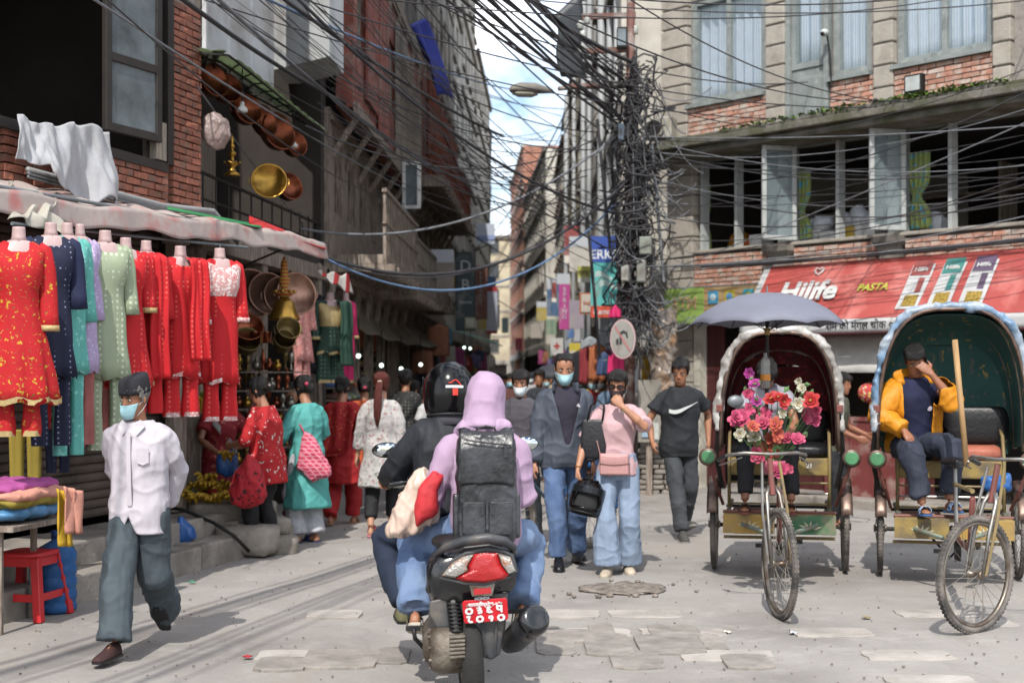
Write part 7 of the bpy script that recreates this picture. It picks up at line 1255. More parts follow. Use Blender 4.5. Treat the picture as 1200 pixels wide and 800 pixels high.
for px,py,Y,lab in((284,126,13.4,'white spiral bulb hanging among the upper copper pans'),(343,168,14.6,'white spiral bulb at the right end of the copper pans')):
 t=thing('spiral_bulb',lab,'bulb',P(px,py,Y));ob('bulb',MB().lathe([(.004,-.05),(.05,-.045),(.055,-.02),(.03,.01),(.02,.02),(.02,.05),(.004,.06)],(0,0,0),14),m_trimw if False else mat('milk_glass','#c4c6c2',rough=.3,bump=0),t,smooth=True);ob('cord',MB().tube([V(0,0,.05),V(0,0,.4)],.006,5),m_iron,t)
#  PEOPLE AT THE STALLS
m_rfl=mat_print('red_white_floral_top','#a31a1f',['#b9b2ac'],'floral',16,thr=.2);m_leg=mat('black_leggings','#1a1a1d',rough=.8,bump=.12);m_tealp=mat('teal_kurta','#4f9a94',rough=.75,scale=4,var=.06,bump=.15);m_whp=mat('white_trousers','#b5b5bb',rough=.85,bump=.15);m_redk=mat('deep_red_kurta','#a01a1e',rough=.75,scale=4,bump=.15);m_redlace=mat_print('red_lace','#93181c',['#b5653f'],'floral',22,thr=.2);m_flw=mat_print('grey_floral_kurta','#a9a5a2',['#8a5a58','#5f6a5a','#8f8a8a'],'floral',17,thr=[.22,.2,.25]);m_pinksh=mat('pink_trainer','#b0808a',rough=.7,bump=.1)
def kurta_w(p,m,hem,sleeve,legm,flare=.05,rad=(.1,.08,.07),ease=.030,to=1.05,cutf=None):
 p.top('kurta',m,hem=hem,sleeve=sleeve,ease=ease,female=True,flare=flare,amp=.011,cuff=.006);p.legs('trousers',legm,rad=rad,to=to,amp=.010)
w1=Person('woman in red top with white flowers and black leggings at the banana stall',(-2.22,12.35),-105,H=1.56,lean=5,head=(0,12,0),wr=((-.20,-.30,1.06),(.12,-.32,1.06)),el=((-.7,.5,-.6),(.7,.5,-.6)),an=((-.11,.04,.085),(.10,-.08,.085)),vox=.0105,sk='#a2735a',fat=1.15,face=False)
kurta_w(w1,m_rfl,.70,.55,m_leg,flare=.02,rad=(.105,.078,.055),to=.82);w1.hair(m_hair,line=.175,side=.06,back=.03,grow=.016,bun=((0,.12,.12),(.06,.05,.055)));w1.shoes(m_pinksh,mat('pale_sole','#a9a39c',rough=.8));w1.part('hair_clip',MB().ell(w1.Mh@V(.04,.15,.13),(.02,.012,.012),8,6),mat('pale_clip','#a9988f',rough=.4))
ob('leopard_bag',bagmesh([(290,532),(300,540),(306,552),(312,580),(306,590),(285,594),(272,590),(270,575),(278,550)],12.0,.2,6),mat_print('red_leopard','#a3202a',['#2a1416'],'floral',20,thr=.26),label='red and black leopard print bag carried by the woman in red floral top',cat='bag')
w2=Person('woman in long teal kurta and white trousers at the banana stall',(-1.98,13.2),-130,H=1.57,lean=3,head=(-8,8,0),wr=((-.18,-.26,1.05),(.14,-.28,1.05)),el=((-.7,.5,-.6),(.7,.5,-.6)),an=((-.1,.02,.085),(.10,-.05,.085)),vox=.011,sk='#a2735a',face=False)
kurta_w(w2,m_tealp,.36,.8,m_whp,flare=.06,rad=(.1,.095,.1),to=1.0);w2.hair(m_hair,line=.175,side=.06,back=.03,grow=.016,bun=((0,.12,.10),(.055,.05,.06)));w2.shoes(mat('blue_sandal','#2f3f6a',rough=.6),mat('navy_sole','#2a3350',rough=.7),kind='sandal');w2.part('hair_flower',MB().ell(w2.Mh@V(.05,.14,.14),(.022,.02,.022),8,6),mat('pink_clip','#b5405a',rough=.5))
ob('checked_bag',bagmesh([(357,506),(364,508),(372,520),(387,548),(386,556),(366,565),(348,550),(350,536)],13.0,.12,8),mat_print('pink_check','#b5405a',['#a8283f','#c07a88'],'check',9,thr=.22),label='pink checked bag on the shoulder of the woman in teal',cat='bag');ob('bag_strap',MB().tube([P(351,497,13.05),P(358,509,13.0),P(363,510,13.0)],.008,6),mat('pink_strap','#a8384f',rough=.6),bpy.data.objects['checked_bag'])
w3=Person('banana seller in dark red clothes standing behind the bananas',(-2.80,13.05),35,H=1.5,lean=8,head=(20,20,0),wr=((-.16,-.34,1.0),(.20,-.34,1.02)),el=((-.9,.3,-.4),(.9,.3,-.4)),vox=.011,sk='#8a5c46');kurta_w(w3,mat_print('maroon_print','#7a1a22',['#a05a4a'],'floral',14,thr=.2),.55,.3,m_redk);w3.hair(m_hair,line=.175,side=.06,back=.03,grow=.013,bun=((0,.11,.1),(.05,.045,.05)));w3.part('shawl',MB().grid(lambda u,v:w3.Mt@V(-.16+.30*u,-.145-.02*math.sin(u*9),1.40-.34*u-.09*v+.02*math.sin(v*3)),20,6),mat('grey_shawl','#8f8f8c',rough=.85,bump=.2),smooth=True,solid=.006)
ob('plastic_bag',bagmesh([(258,530),(272,528),(279,538),(278,552),(266,558),(255,552),(254,540)],12.6,.14,7),mat('blue_bag','#2f5a9a'),label='blue plastic bag with bananas in the hands of the banana seller',cat='bag');hand_of_bananas(267,536,12.52,5,'banana bunch going into the blue bag of the seller',.04)
w4=Person('woman in deep red kurta and shawl walking away past the clothes shop',(-1.84,14.75),172,H=1.56,lean=2,wr=((-.22,-.10,.95),(.24,.03,.83)),an=((-.09,-.18,.09),(.09,.18,.12)),toe=((0,0),(0,-14)),vox=.0115,sk='#a2735a',face=False);kurta_w(w4,m_redk,.48,.7,m_redk,flare=.05,rad=(.1,.1,.08),to=1.02);w4.hair(m_hair,line=.175,side=.06,back=.02,grow=.014,bun=((0,.12,.10),(.05,.045,.05)));w4.shoes(mat('tan_sandal','#8f6a50',rough=.7),mat('tan_sole','#9a7a60',rough=.7),kind='sandal')
w4.part('shawl',MB().grid(lambda u,v:w4.Mt@V((.30 if v>.8 else .0)+(-.22+.34*u)*(1-.15*v)+.10*v,.15+.02*math.sin(u*12+v*3)+.03*v,1.42-.72*v-.05*(u-.5)**2*4),22,16),m_redlace,smooth=True,solid=.006)
w5=Person('woman in orange top with hair bun behind the red kurta woman',(-1.72,15.9),190,H=1.55,vox=.013,sk='#a2735a',face=False);kurta_w(w5,mat('orange_kurta','#b5502a',rough=.8,bump=.15),.5,.5,m_redk);w5.hair(m_hair,line=.175,side=.06,back=.02,grow=.016,bun=((0,.12,.12),(.06,.05,.06)));w5.part('hair_tie',MB().ell(w5.Mh@V(0,.165,.12),(.025,.012,.02),8,6),mat('pink_clip','#b5405a'));w5.shoes(m_shoe_k)
w6=Person('woman in pale floral kurta with long auburn ponytail walking away',(-1.31,13.7),176,H=1.60,lean=1,wr=((-.24,.02,.84),(.27,-.04,.83)),el=((-.5,1,-.2),(.5,1,-.2)),an=((-.08,-.15,.09),(.09,.16,.11)),toe=((0,0),(0,-12)),vox=.0105,sk='#ab7f66',face=False);kurta_w(w6,m_flw,.52,.86,m_leg,flare=.07,rad=(.1,.075,.055),to=.75);w6.hair(m_hair_red,line=.17,side=.05,back=.03,grow=.014,tail=(((0,.10,.16),(0,.135,.13),(.01,.17,1.50),(.015,.17,1.40),(.02,.16,1.27),(.02,.15,1.16)),(.025,.035,.042,.045,.038,.012)));w6.part('hair_band',MB().tube([w6.Mh@V(-.02,.125,.15),w6.Mh@V(.02,.125,.15)],.014,8),mat('cream_band','#b5aa98',rough=.6));w6.shoes(mat('pink_flat','#a8505a',rough=.7),mat('pink_sole','#b0707a',rough=.7),kind='sandal')
ob('hand_bag',bagmesh([(412,525),(418,520),(422,545),(420,560),(411,558),(409,540)],14.9,.1,5),mat('tan_bag','#7d7268',rough=.6,bump=.2),label='small grey-tan handbag between the red kurta and floral kurta women',cat='bag')
w7=Person('person in dark dotted shirt behind the floral kurta woman',(-1.28,16.4),185,H=1.64,vox=.013,face=False);w7.top('shirt',mat_print('dark_dotted','#2a2a2a',['#7a7668'],'dots',24,thr=.16),hem=.8,sleeve=.9);w7.legs('trousers',m_leg);w7.hair(m_hair,grow=.014);w7.shoes(m_shoe_k)
CR=[((485,19.5),150,'#8f2a5f','magenta',1.5,1),((496,17.5),200,'#96204a','crimson',1.42,1),((505,16.2),215,'#b0b0ae','white',1.5,0),((340,14.6),60,'#2a2a30','black',1.5,0),((366,17.2),20,'#3a2a2c','dark brown',1.5,1),((598,24),5,'#5d3a34','brown',1.6,0),((632,20.5),-8,'#2f3238','charcoal',1.66,0),((694,22),5,'#9a2a2c','red',1.58,1),((705,24),-10,'#b0a79a','cream',1.58,1),((716,20),12,'#5d7288','pale blue',1.6,0),((628,33),170,'#7a2f2f','dull red',1.62,1),((612,38),180,'#3a4a6a','blue',1.66,0),((645,34),0,'#9a8f7f','beige',1.6,0),((596,44),10,'#b08a3a','mustard',1.6,1),((618,52),0,'#a03a3a','red',1.6,1),((638,48),180,'#6a6f78','grey',1.68,0),((668,30),170,'#2f3f5f','navy',1.66,0),((584,30),185,'#8a8f96','silver grey',1.62,0),((650,60),0,'#b0b0b0','white',1.6,0),((603,62),180,'#2a2a2d','black',1.66,0),((628,72),0,'#7a3a5f','plum',1.6,1),((590,26),0,'#a8502a','orange',1.58,1),((606,28.5),175,'#3a6a5a','green',1.6,1),((640,27),10,'#a03048','rose',1.58,1),((655,24.5),185,'#5a5f9a','violet',1.62,0),((680,26.5),-12,'#b0a03a','yellow',1.58,1),((622,30),0,'#a9a9ac','pale grey',1.64,0),((660,38),5,'#b04a3a','coral',1.6,1),((588,38),0,'#4a7aa0','sky blue',1.62,0),((604,48),0,'#c0b8aa','ivory',1.6,1),((646,44),180,'#8a3a2a','rust',1.62,0),((632,58),0,'#3f8f8a','turquoise',1.6,1),((612,80),0,'#a83a3a','scarlet',1.6,1),((575,22),190,'#6a4a7a','purple',1.56,1)]
for i,((px,Y),h,c,cn,H,fem)in enumerate(CR):
 fac=abs(h)<90;p=Person(('woman' if fem else 'person')+' in '+cn+(' top facing us' if fac else ' top seen from behind')+(' at the left shops' if px<520 else ' in the crowd near the scooter' if Y<26 else ' halfway down the lane' if Y<50 else ' far down the lane'),((px-600)/FPX*Y,Y),h,H=H,vox=.016 if Y<26 else .022,sk='#9a6b50',face=fac and Y<26,group='people in the lane',an=((-.09,-.12,.085),(.09,.12,.1)),nose=Y<30)
 p.top('top',mat('crowd_'+cn.replace(' ','_'),c,rough=.85,bump=.15),hem=.55 if fem else .82,sleeve=.6 if i%2 else .3,vox=.018,female=bool(fem),flare=.05);p.legs('trousers',(m_leg,m_djean,m_navyj,m_redk)[i%4],vox=.02);p.hair(m_hair,grow=.014)
 if fac and i%3:p.mask(m_mask if i%2 else m_mask_w)
up=Person('shopkeeper in yellow shirt behind the upstairs windows',tuple(FR(fr(868,280,-1.0)[0],-1.0,0)[:2]),200,H=1.55,vox=.014,face=False,z0=zg-.45);up.top('shirt',mat('ochre_shirt','#b0761c',rough=.8,bump=.15),hem=.8,sleeve=.5);up.legs('trousers',m_leg);up.hair(m_hair)
sk_=P(990,480,14.0);vd=Person('stall keeper in olive shirt behind the maroon gate',(sk_.x,14.6),60,H=1.62,vox=.013,wr=((-.2,-.34,1.0),(.2,-.34,1.02)),lean=10,sk='#8a5c46',face=False);vd.top('shirt',mat('olive_shirt','#4f4f42',rough=.85,bump=.15),hem=.8,sleeve=.3);vd.legs('trousers',m_leg);vd.hair(m_hair)
BK=Matrix.Translation((.34,12.35,0))@Matrix.Rotation(R(-48),4,'Z');bk=thing('bicycle','old bicycle with blue water jars wheeled behind the scooter','bicycle',M=BK)
wheel(bk,(0,-.52,.345),0,Rr=.32,name='front_wheel');wheel(bk,(0,.52,.345),0,Rr=.32,name='rear_wheel');m_bf=mat('bike_frame','#3a4a5a',rough=.4,bump=.08)
for a,c in(((0,-.4,.82),(0,.12,.34)),((0,-.42,.86),(0,.2,.84)),((0,.12,.34),(0,.26,.92)),((0,.12,.34),(0,.52,.345)),((0,.22,.8),(0,.52,.345))):ob('frame_tube',MB().tube([V(*a),V(*c)],.015,8),m_bf,bk)
ob('fork',MB().tube([V(0,-.38,.95),V(.03,-.46,.65),V(.03,-.52,.345)],.014,8),m_chrome,bk);ob('handlebar',MB().tube([V(-.28,-.2,.98),V(-.2,-.36,1.02),V(0,-.38,1.0),V(.2,-.36,1.02),V(.28,-.2,.98)],.012,8),m_chrome,bk,smooth=True);ob('saddle',MB().ell((0,.28,.95),(.09,.13,.035),12,8),m_blackseat,bk,smooth=True);ob('rack',MB().box((0,.5,.74),(.2,.4,.02)),m_iron,bk)
for i,(x,z)in enumerate(((-.24,.52),(.24,.52),(0,.90))):jj=dup(j,BK@Matrix.Translation((x,.48,z-.14 if i<2 else .755))@Matrix.Scale(.85,4),('blue water jar slung on the near side of the bicycle','blue water jar slung on the far side of the bicycle','blue water jar on top of the bicycle rack')[i])
q=P(648,496,26);u2=thing('umbrella','dark grey umbrella held in the distant crowd','umbrella',(q.x,q.y,1.1));ob('canopy',MB().lathe([(.004,.92),(.2,.88),(.4,.76),(.5,.64),(.49,.64),(.38,.75),(.004,.9)],(0,0,-.2),16,cap=False),mat('dark_umbrella','#3a3d44',rough=.7),u2,smooth=True);ob('shaft',MB().tube([V(0,0,.7),V(0,0,-.1)],.012,6),m_iron,u2)
#  SIGNS
def sign(name,label,px0,px1,y0,y1,Y,col,th=.06,rz=0,texts=(),cat='sign',border=None,bands=()):
 """board facing the street whose corners sit at photo pixels at depth Y; texts (string, u, v, size, colour, bold)"""
 a,c=P(px0,y1,Y),P(px1,y0,Y);w,h=c.x-a.x,c.z-a.z;M=Matrix.Translation((a.x+w/2,Y,a.z+h/2))@Matrix.Rotation(rz,4,'Z');t=thing(name,label,cat,M=M);m=mat('sign_'+col.lstrip('#'),col,rough=.6,scale=2,var=.08,bump=.06,dirt=('#8a857c',.2,3));ob('board',MB().box((0,0,0),(w,th,h)),m,t,bevel=.004)
 if border:ob('frame',MB().box((0,.01,0),(w+.05,th*.8,h+.05)),mat('sign_'+border.lstrip('#'),border,rough=.6),t)
 k=0
 for(v0,v1,bc)in bands:k+=1;ob('band',MB().box((0,-th/2-.003,(v0+v1)/2*h-h/2),(w*.995,.006,(v1-v0)*h)),mat('sign_'+bc.lstrip('#'),bc,rough=.6,scale=2,var=.06),t)
 for(s,u,v,sz,tcx,*r)in texts:
  me=text_mesh(s,sz,.003,(r[0]if r else 0));me.transform(Matrix.Translation((u*w,-th/2-.008,v*h))@(Matrix.Rotation(R(r[1]),4,'Y')if len(r)>1 else Matrix()));ob('lettering',me,mat('letter_'+tcx.lstrip('#'),tcx,rough=.6,bump=0),t,fix=False)
 return t,w,h
sign('vertical_sign','dark teal vertical shop sign reading D B Stores on the left of the lane',535,556,297,386,30,'#3d4a4e',texts=(('D',0,.33,.34,'#b5b9b8',.004),('B',0,.08,.34,'#b5b9b8',.004),('Stores',0,-.14,.11,'#b5b9b8',.001)),border='#2b3234')
sign('vertical_sign','brown vertical sign with pale letters behind the teal sign',556,571,313,374,34,'#6a4438',texts=tuple((c,0,.38-.085*i,.11,'#a9a29c',.001)for i,c in enumerate('BASEMENT')))
sign('vertical_sign','white and lilac vertical sign with red base behind the brown sign',570,583,336,391,38,'#9fa2ae',bands=((0,.06,'#8f2a2c'),(.9,1,'#8f2a2c')))
sign('small_sign','small pale notice hanging below the brown sign',546,556,373,384,29.5,'#b3b3a8',border='#8a8f6a')
sign('hanging_banner','pale blue and white banner hanging high on the left of the lane',558,580,262,286,40,'#aab2c0',bands=((.15,.42,'#8090b5'),))
ek,w,h=sign('vertical_sign','blue and turquoise shoe shop sign reading ERKE on the right of the lane',692,724,277,372,21,'#4f9f9c',bands=((.68,1,'#2f4a94'),(0,.14,'#b5472f')),texts=(('ERKE',.0,.27,.19,'#c9ccd0',.004),('Kamal',-.05,-.43,.12,'#c9ccd0',.001)))
for k,(x,z)in enumerate(((-.02,-.02),(.05,-.16))):ob('shoe_picture',MB().grid(lambda u,v:V(x-.12+.26*u,-.034,z+(.10*v*(1-.55*u))+.03*math.sin(u*5)),8,3),mat('pic_pale','#a9bdb9',rough=.6,bump=0),ek)
ob('logo_mark',MB().grid(lambda u,v:V(-.14+.28*u,-.036,.425+.03*v*math.sin(u*PI)+.01*u),8,2),mat('letter_c9ccd0','#c9ccd0'),ek)
sign('small_sign','yellow-green square sign left of the blue shoe sign',677,695,312,331,22,'#a3a352',texts=(('OPEN',0,.1,.09,'#4a4a2a'),),bands=((0,.3,'#a9a9a0'),))
sign('vertical_sign','magenta vertical sign with white letters right of the lane',655,668,333,386,27,'#a3407f',texts=tuple((c,0,.38-.12*i,.12,'#c4b5c2',.002)for i,c in enumerate('SPRING')))
sign('small_sign','white and orange sign below the yellow-green one',681,707,345,366,21.5,'#b3aaa0',texts=(('FASHION',0,0,.07,'#b0603a',.001),),border='#a5694a')
sign('small_sign','pale lime poster beside the orange sign',703,719,340,376,22.5,'#a9ad62');sign('small_sign','grey lilac banner behind the magenta sign',667,684,352,385,26,'#8f8590')
sign('small_sign','white board with red cross far right of the lane',645,660,396,416,34,'#b5b5b2',texts=(('+',0,0,.3,'#a3302c',.01),));sign('small_sign','yellow and red parcel hanging in front of a far shop',667,680,402,424,26,'#b5a53a',bands=((0,.35,'#a33a2f'),(.35,.6,'#b0aa9a')))
sign('small_sign','white board on the pole below the junction box',722,745,345,372,18.6,'#a9aca6',rz=R(-14))
for i,(px0,px1,y0,y1,Y,c)in enumerate(((664,673,368,396,29,'#4a6a9a'),(672,680,370,400,29,'#a5a5aa'),(640,652,374,392,45,'#7a8f7a'),(604,612,396,410,60,'#b04a5a'),(588,596,372,390,62,'#8fa5a5'),(622,636,380,396,52,'#9a938a'))):sign('far_board','small %s board among the far shop fronts'%('blue','pale grey','sage green','pink','aqua','beige')[i],px0,px1,y0,y1,Y,c)
c=P(730,397,17.6);rs=thing('round_sign','round white prohibition sign with a crossed figure at the wire pole','sign',M=Matrix.Translation(c)@Matrix.Rotation(R(-18),4,'Z'));d=lambda r_,y0,y1,m,n='disc':ob(n,MB().rings([[V(r_*.82*math.cos(a),y,r_*1.25*math.sin(a))for a in(2*PI*i/36 for i in range(36))]for y in(y0,y1)]),m,rs)
d(.205,-.01,.01,mat('sign_rim','#b59a9a',rough=.6),'rim');d(.185,-.016,-.01,mat('sign_white','#95958f',rough=.6,dirt=('#77726a',.5,6)),'face')
ob('pictogram',MB().prism([V(x*.1,-.02,z*.14)for x,z in((-.4,-.5),(-.4,.6),(.1,.8),(.6,.6),(.75,.1),(.5,.1),(.4,.45),(.05,.5),(-.1,.4),(-.1,-.5))],(0,.004,0)),mat('sign_black','#2f3230',rough=.6),rs);ob('pictogram',MB().prism([V(x*.1,-.02,z*.14)for x,z in((-.9,-.1),(-.55,.1),(-.5,-.6),(-.85,-.5))],(0,.004,0)),mat('sign_black','#2f3230'),rs);ob('slash',MB().bar(V(-.1,-.02,.16),V(.1,-.02,-.16),.004,.022,up=(1,0,0)),mat('sign_slash','#a56a6a',rough=.6),rs)
gsM=FR.px(782,340,.35);g0,gz1=FR.px(781,339,.3);g1,_q=FR.px(893,333,.3);gz0=FR.px(781,381,.3)[1]
gs=thing('shop_sign','lime green and tan shop sign board under the wires on the corner building','sign',M=FR.M((g0+g1)/2,.3,(gz0+gz1)/2));gw,gh=g1-g0,gz1-gz0;ob('board',MB().box((0,0,0),(gw,.05,gh)),mat('sign_tan','#a58a62',rough=.6,dirt=('#8a7a60',.3,3)),gs);ob('green_panel',MB().box((-gw*.29,-.03,0),(gw*.42,.012,gh*.98)),mat('sign_lime','#86a052',rough=.6,scale=3,var=.1),gs)
me=text_mesh('ATM',.24,.003,.008);me.transform(Matrix.Translation((-gw*.29,-.04,.03)));ob('lettering',me,mat('letter_tan','#a9946a',rough=.6,bump=0),gs,fix=False)
for k,(u,c1,c2)in enumerate(((.02,'#3f86a8','#a9c0c8'),(.19,'#a5983a','#5f8fb0'),(.38,'#3a8a9a','#a5a04a'))):o=ob('logo_tile',MB().box((u*gw,-.03,gh*.2),(gw*.10,.012,gh*.34)),mat('logo_%d'%k,c1,rough=.6),gs);ob('logo_mark',MB().ell((u*gw,-.038,gh*.2),(gw*.035,.004,gh*.10),12,6),mat('logo_b%d'%k,c2,rough=.6,bump=0),o)
ob('frame',MB().tube([V(-gw/2,-.02,-gh/2),V(gw/2,-.02,-gh/2)],.012,6),m_steel,gs);ob('frame',MB().tube([V(-gw/2,-.02,gh/2),V(gw/2,-.02,gh/2)],.012,6),m_steel,gs)
a0,az=FR.px(897,313,.25);a1,_q=FR.px(1200,298,.25);b0,bz=FR.px(905,380,.85);n0,n1=.25,.80;zt_,zb_=az,FR.px(975,374,n1)[1]
hs_=thing('awning_sign','sloping red vinyl awning sign reading Hilife PASTA above the rickshaws','sign',FR((a0+a1)/2,.5,zb_));m_vred=mat('red_vinyl','#a34a44',rough=.45,scale=1.5,var=.08,bump=.12,bscale=5,dirt=('#c07a72',.25,2));m_vwh=mat('white_vinyl','#b9b9b8',rough=.45,scale=2,bump=.1,bscale=6)
A1=a1+1.2
def HS(t,q,lift=0):
 nv=(FR.N*(zt_-zb_)+V(0,0,n1-n0)).normalized();return FR(t,n0+(n1-n0)*q,zt_+(zb_-zt_)*q)+nv*(lift+.012*math.sin(t*5.0+q*3)*math.sin(q*PI))
ob('sheet',MB().grid(lambda u,v:HS(a0+.1+(A1-a0-.1)*u,v),60,10),m_vred,hs_,world=True,smooth=True);ob('white_edge',MB().grid(lambda u,v:HS(a0+.1*u,v),2,10),m_vwh,hs_,world=True,smooth=True)
ob('valance',MB().grid(lambda u,v:FR(a0+(A1-a0)*u,n1+.004*math.sin(u*60),zb_-.004-.17*v),60,3),m_vwh,hs_,world=True,smooth=True,solid=.004);ob('frame',MB().tube([FR(a0,n1,zb_-.18),FR(A1,n1,zb_-.18)],.015,6),m_maroon_d,hs_,world=True)
for t in(a0,a0+2.0,a1):ob('frame',MB().tube([FR(t,n1,zb_-.18),FR(t,.02,zb_-.18),FR(t,.02,zt_)],.012,6),m_iron,hs_,world=True)
def on_awn(me,t,q,m,par,name='lettering',lift=.024):
 tx=FR.T;up=(HS(t,0)-HS(t,1)).normalized();nn=tx.cross(up)*-1;o=HS(t,q,lift);me.transform(Matrix(((tx.x,-nn.x,up.x,o.x),(tx.y,-nn.y,up.y,o.y),(tx.z,-nn.z,up.z,o.z),(0,0,0,1))))if False else me.transform(Matrix(((tx.x,(up.cross(tx)).x,up.x,o.x),(tx.y,(up.cross(tx)).y,up.y,o.y),(tx.z,(up.cross(tx)).z,up.z,o.z),(0,0,0,1))));return ob(name,me,m,par,world=True,fix=False)
m_vl=mat('letter_white_vinyl','#c9c9c6',rough=.5,bump=0);tH=FR.px(950,345,.5)[0];on_awn(text_mesh('Hilife',.42,.003,.014),tH,.52,m_vl,hs_);tPa=FR.px(1026,343,.5)[0];on_awn(text_mesh('PASTA',.15,.003,.003,shear=.15),tPa,.52,mat('letter_lime','#b3b548',rough=.5,bump=0),hs_)
hb2=MB().tube([V(x*.07,0,z*.06)for x,z in((-.2,-.9),(-1,.2),(-.7,.9),(-.1,.5),(.1,.3),(.35,.9),(1,.6),(.8,-.2),(.1,-1.0))],.010,6).mesh('heart');on_awn(hb2,FR.px(958,329,.4)[0],.17,m_vl,hs_,'heart_mark')
for k,(px,c)in enumerate(((1074,'#8f4a46'),(1111,'#3f7a74'),(1148,'#5a4a5f'))):
 t=FR.px(px,345,.5)[0];w_=.30;pk=ob('pack_picture',MB().grid(lambda u,v:HS(t-w_/2+w_*u*(1-.0)+(.02*(1-v)),.16+.72*v,.012),4,4),m_vwh,hs_,world=True);ob('pack_top',MB().grid(lambda u,v:HS(t-w_/2+.03+(w_-.04)*u,.10+.24*v,.018),4,2),mat('pack_%d'%k,c,rough=.5),pk,world=True);on_awn(text_mesh('Hilife',.085,.002,.002),t+.01,.25,m_vl,pk,'pack_lettering',.024);ob('pack_band',MB().grid(lambda u,v:HS(t+.02+.08*u,.38+.24*v,.018),2,2),mat('pack_%d'%k,c),pk,world=True);ob('pasta_picture',MB().grid(lambda u,v:HS(t-.08+.19*u,.66+.18*v,.018),3,2),mat('pasta_pic','#a58a3a',rough=.6,scale=40,var=.3),pk,world=True)
me=text_mesh('\u0930\u093e\u092e \u0915\u094b \u092e\u0902\u0917\u0932 \u091a\u094b\u0915 \u0966\u0967',.13,.002,.001);me.transform(FR.M(FR.px(1010,383,n1)[0],n1+.008,zb_-.09));ob('valance_lettering',me,mat('letter_dark','#2f2f33',rough=.6,bump=0),hs_,world=True,fix=False)
ob('white_blind',MB().grid(lambda u,v:FR(FR.px(940,420,.35)[0]+(FR.px(1062,420,.35)[0]-FR.px(940,420,.35)[0])*u,.35+.25*v+.01*math.sin(u*11),zb_-.16-.5*v),20,6),mat('white_canvas','#b9b7b2',rough=.8,bump=.15,scale=3),smooth=True,solid=.006,label='white canvas blind hanging under the red awning sign',cat='blind')
t_,z_=FR.px(1020,460,.45);ob('snack_string',remesh(MB().ell(FR(t_,.45,z_),(.16,.12,.13),14,10),.014,1),mat_print('snack_packets','#a83a3a',['#b5a55a','#b5b0a5','#a5402f'],'floral',16,thr=[.3,.25,.25]),label='cluster of red and yellow snack packets hanging behind the maroon gate',cat='snacks')
ctr=thing('stall_counter','dark counter of the snack stall behind the gate','counter',FR(3.2,.2,0));ob('top',MB().box(FR(3.4,.1,.95),(2.2,.5,.04),FR.ax),m_wood,ctr,world=True);ob('front',MB().box(FR(3.4,.3,.5),(2.2,.04,.85),FR.ax),m_maroon_d,ctr,world=True)
ob('red_crate',MB().rings([[V(x*w,y*w*.7,z)for x,y in((-1,-1),(1,-1),(1,1),(-1,1))]for z,w in((0,.15),(.18,.17),(.18,.155),(.02,.14))],cap=True).xf(Matrix.Translation(G(1022,588))),mat('red_crate','#a5302c',rough=.5),label='small red plastic crate on the ground behind the right rickshaw',cat='crate',bevel=.004)
#  CLUTTER BY THE WIRE POLE
bs2=thing('stone_stack','stack of grey stones and bricks at the foot of the wire pole','stone stack',G(768,582))
for r_ in range(9):
 x=748+random.uniform(-2,2)
 while x<786:w=random.uniform(10,17);p=P(x+w/2,576-r_*6.0,18.6);stone(p,(w/FPX*18.6*.96,.26,.066),random.uniform(-.08,.08),bs2,m_ston,r_*7+int(x),amp=.01);x+=w
plc=thing('wrapped_column','column of goods wrapped in clear plastic beside the wire pole','column',P(778,500,18.9));b=MB().tube([V(P(778,0,18.9).x,18.9,1.4),V(P(777,0,18.9).x,18.9,2.5)],.17,20);me=remesh(b,.02,1);folds(me,.03,(9,9,4),.008,3);ob('wrap',me,mat('wrap_plastic','#8f8378',rough=.25,bump=.4,bscale=10,scale=4,dirt=('#8a6a4a',.3,4)),plc,world=True);ob('base',MB().box((P(778,0,18.9).x,18.9,.7),(.36,.36,1.38)),mat('cream_paint','#c6c2b4'),plc,world=True)
for px,y0,y1,Y,m,lab,w in((721,357,372,17.9,m_pinkc,'hot pink scarf hanging behind the top of the round sign',.14),(722,412,438,17.9,m_pinkc,'hot pink scarf end hanging below the round sign',.2),(757,410,470,19.4,mat('yellow_cloth','#b5902a',rough=.8,bump=.2),'yellow cloth hanging behind the wire pole',.1),(741,422,460,18.9,m_wcl,'white cloth hanging beside the wire pole',.16),(708,412,440,20.5,HC[3],'blue garment hanging left of the round sign',.2),(690,405,450,23,HC[2],'dark red garment hanging at a right lane shop',.3),(680,410,450,25,HC[5],'black garment hanging at a right lane shop',.3),(668,415,448,28,HC[0],'slate garment hanging at a right lane shop',.4),(700,402,446,21.5,HC[6],'brown garment hanging at a right lane shop',.25)):
 p=P(px,y0,Y);hang_shirt(p,w,(y1-y0)/FPX*Y,m,lab,None)
nt_=thing('notice_board','pale board with notices beside the black tee man','board',P(765,560,18.2));a_,c_=P(748,518,18.2),P(775,445,18.2);ob('panel',MB().box(((a_.x+c_.x)/2,18.25,(a_.z+c_.z)/2),(c_.x-a_.x,.05,c_.z-a_.z)),mat('board_grey','#8a857c',rough=.8,dirt=('#6a655c',.4,3)),nt_,world=True);ob('leg',MB().box(((a_.x+c_.x)/2,18.3,a_.z/2),(.08,.05,a_.z)),m_wood,nt_,world=True)
for(x0,x1,y0,y1,c)in((752,762,490,512,'#8fa5b5'),(763,772,495,515,'#a9aba5')):p0,p1=P(x0,y1,18.19),P(x1,y0,18.19);ob('notice',MB().box(((p0.x+p1.x)/2,18.21,(p0.z+p1.z)/2),(p1.x-p0.x,.012,p1.z-p0.z)),mat('notice_'+c[1:],c,rough=.7),nt_,world=True)
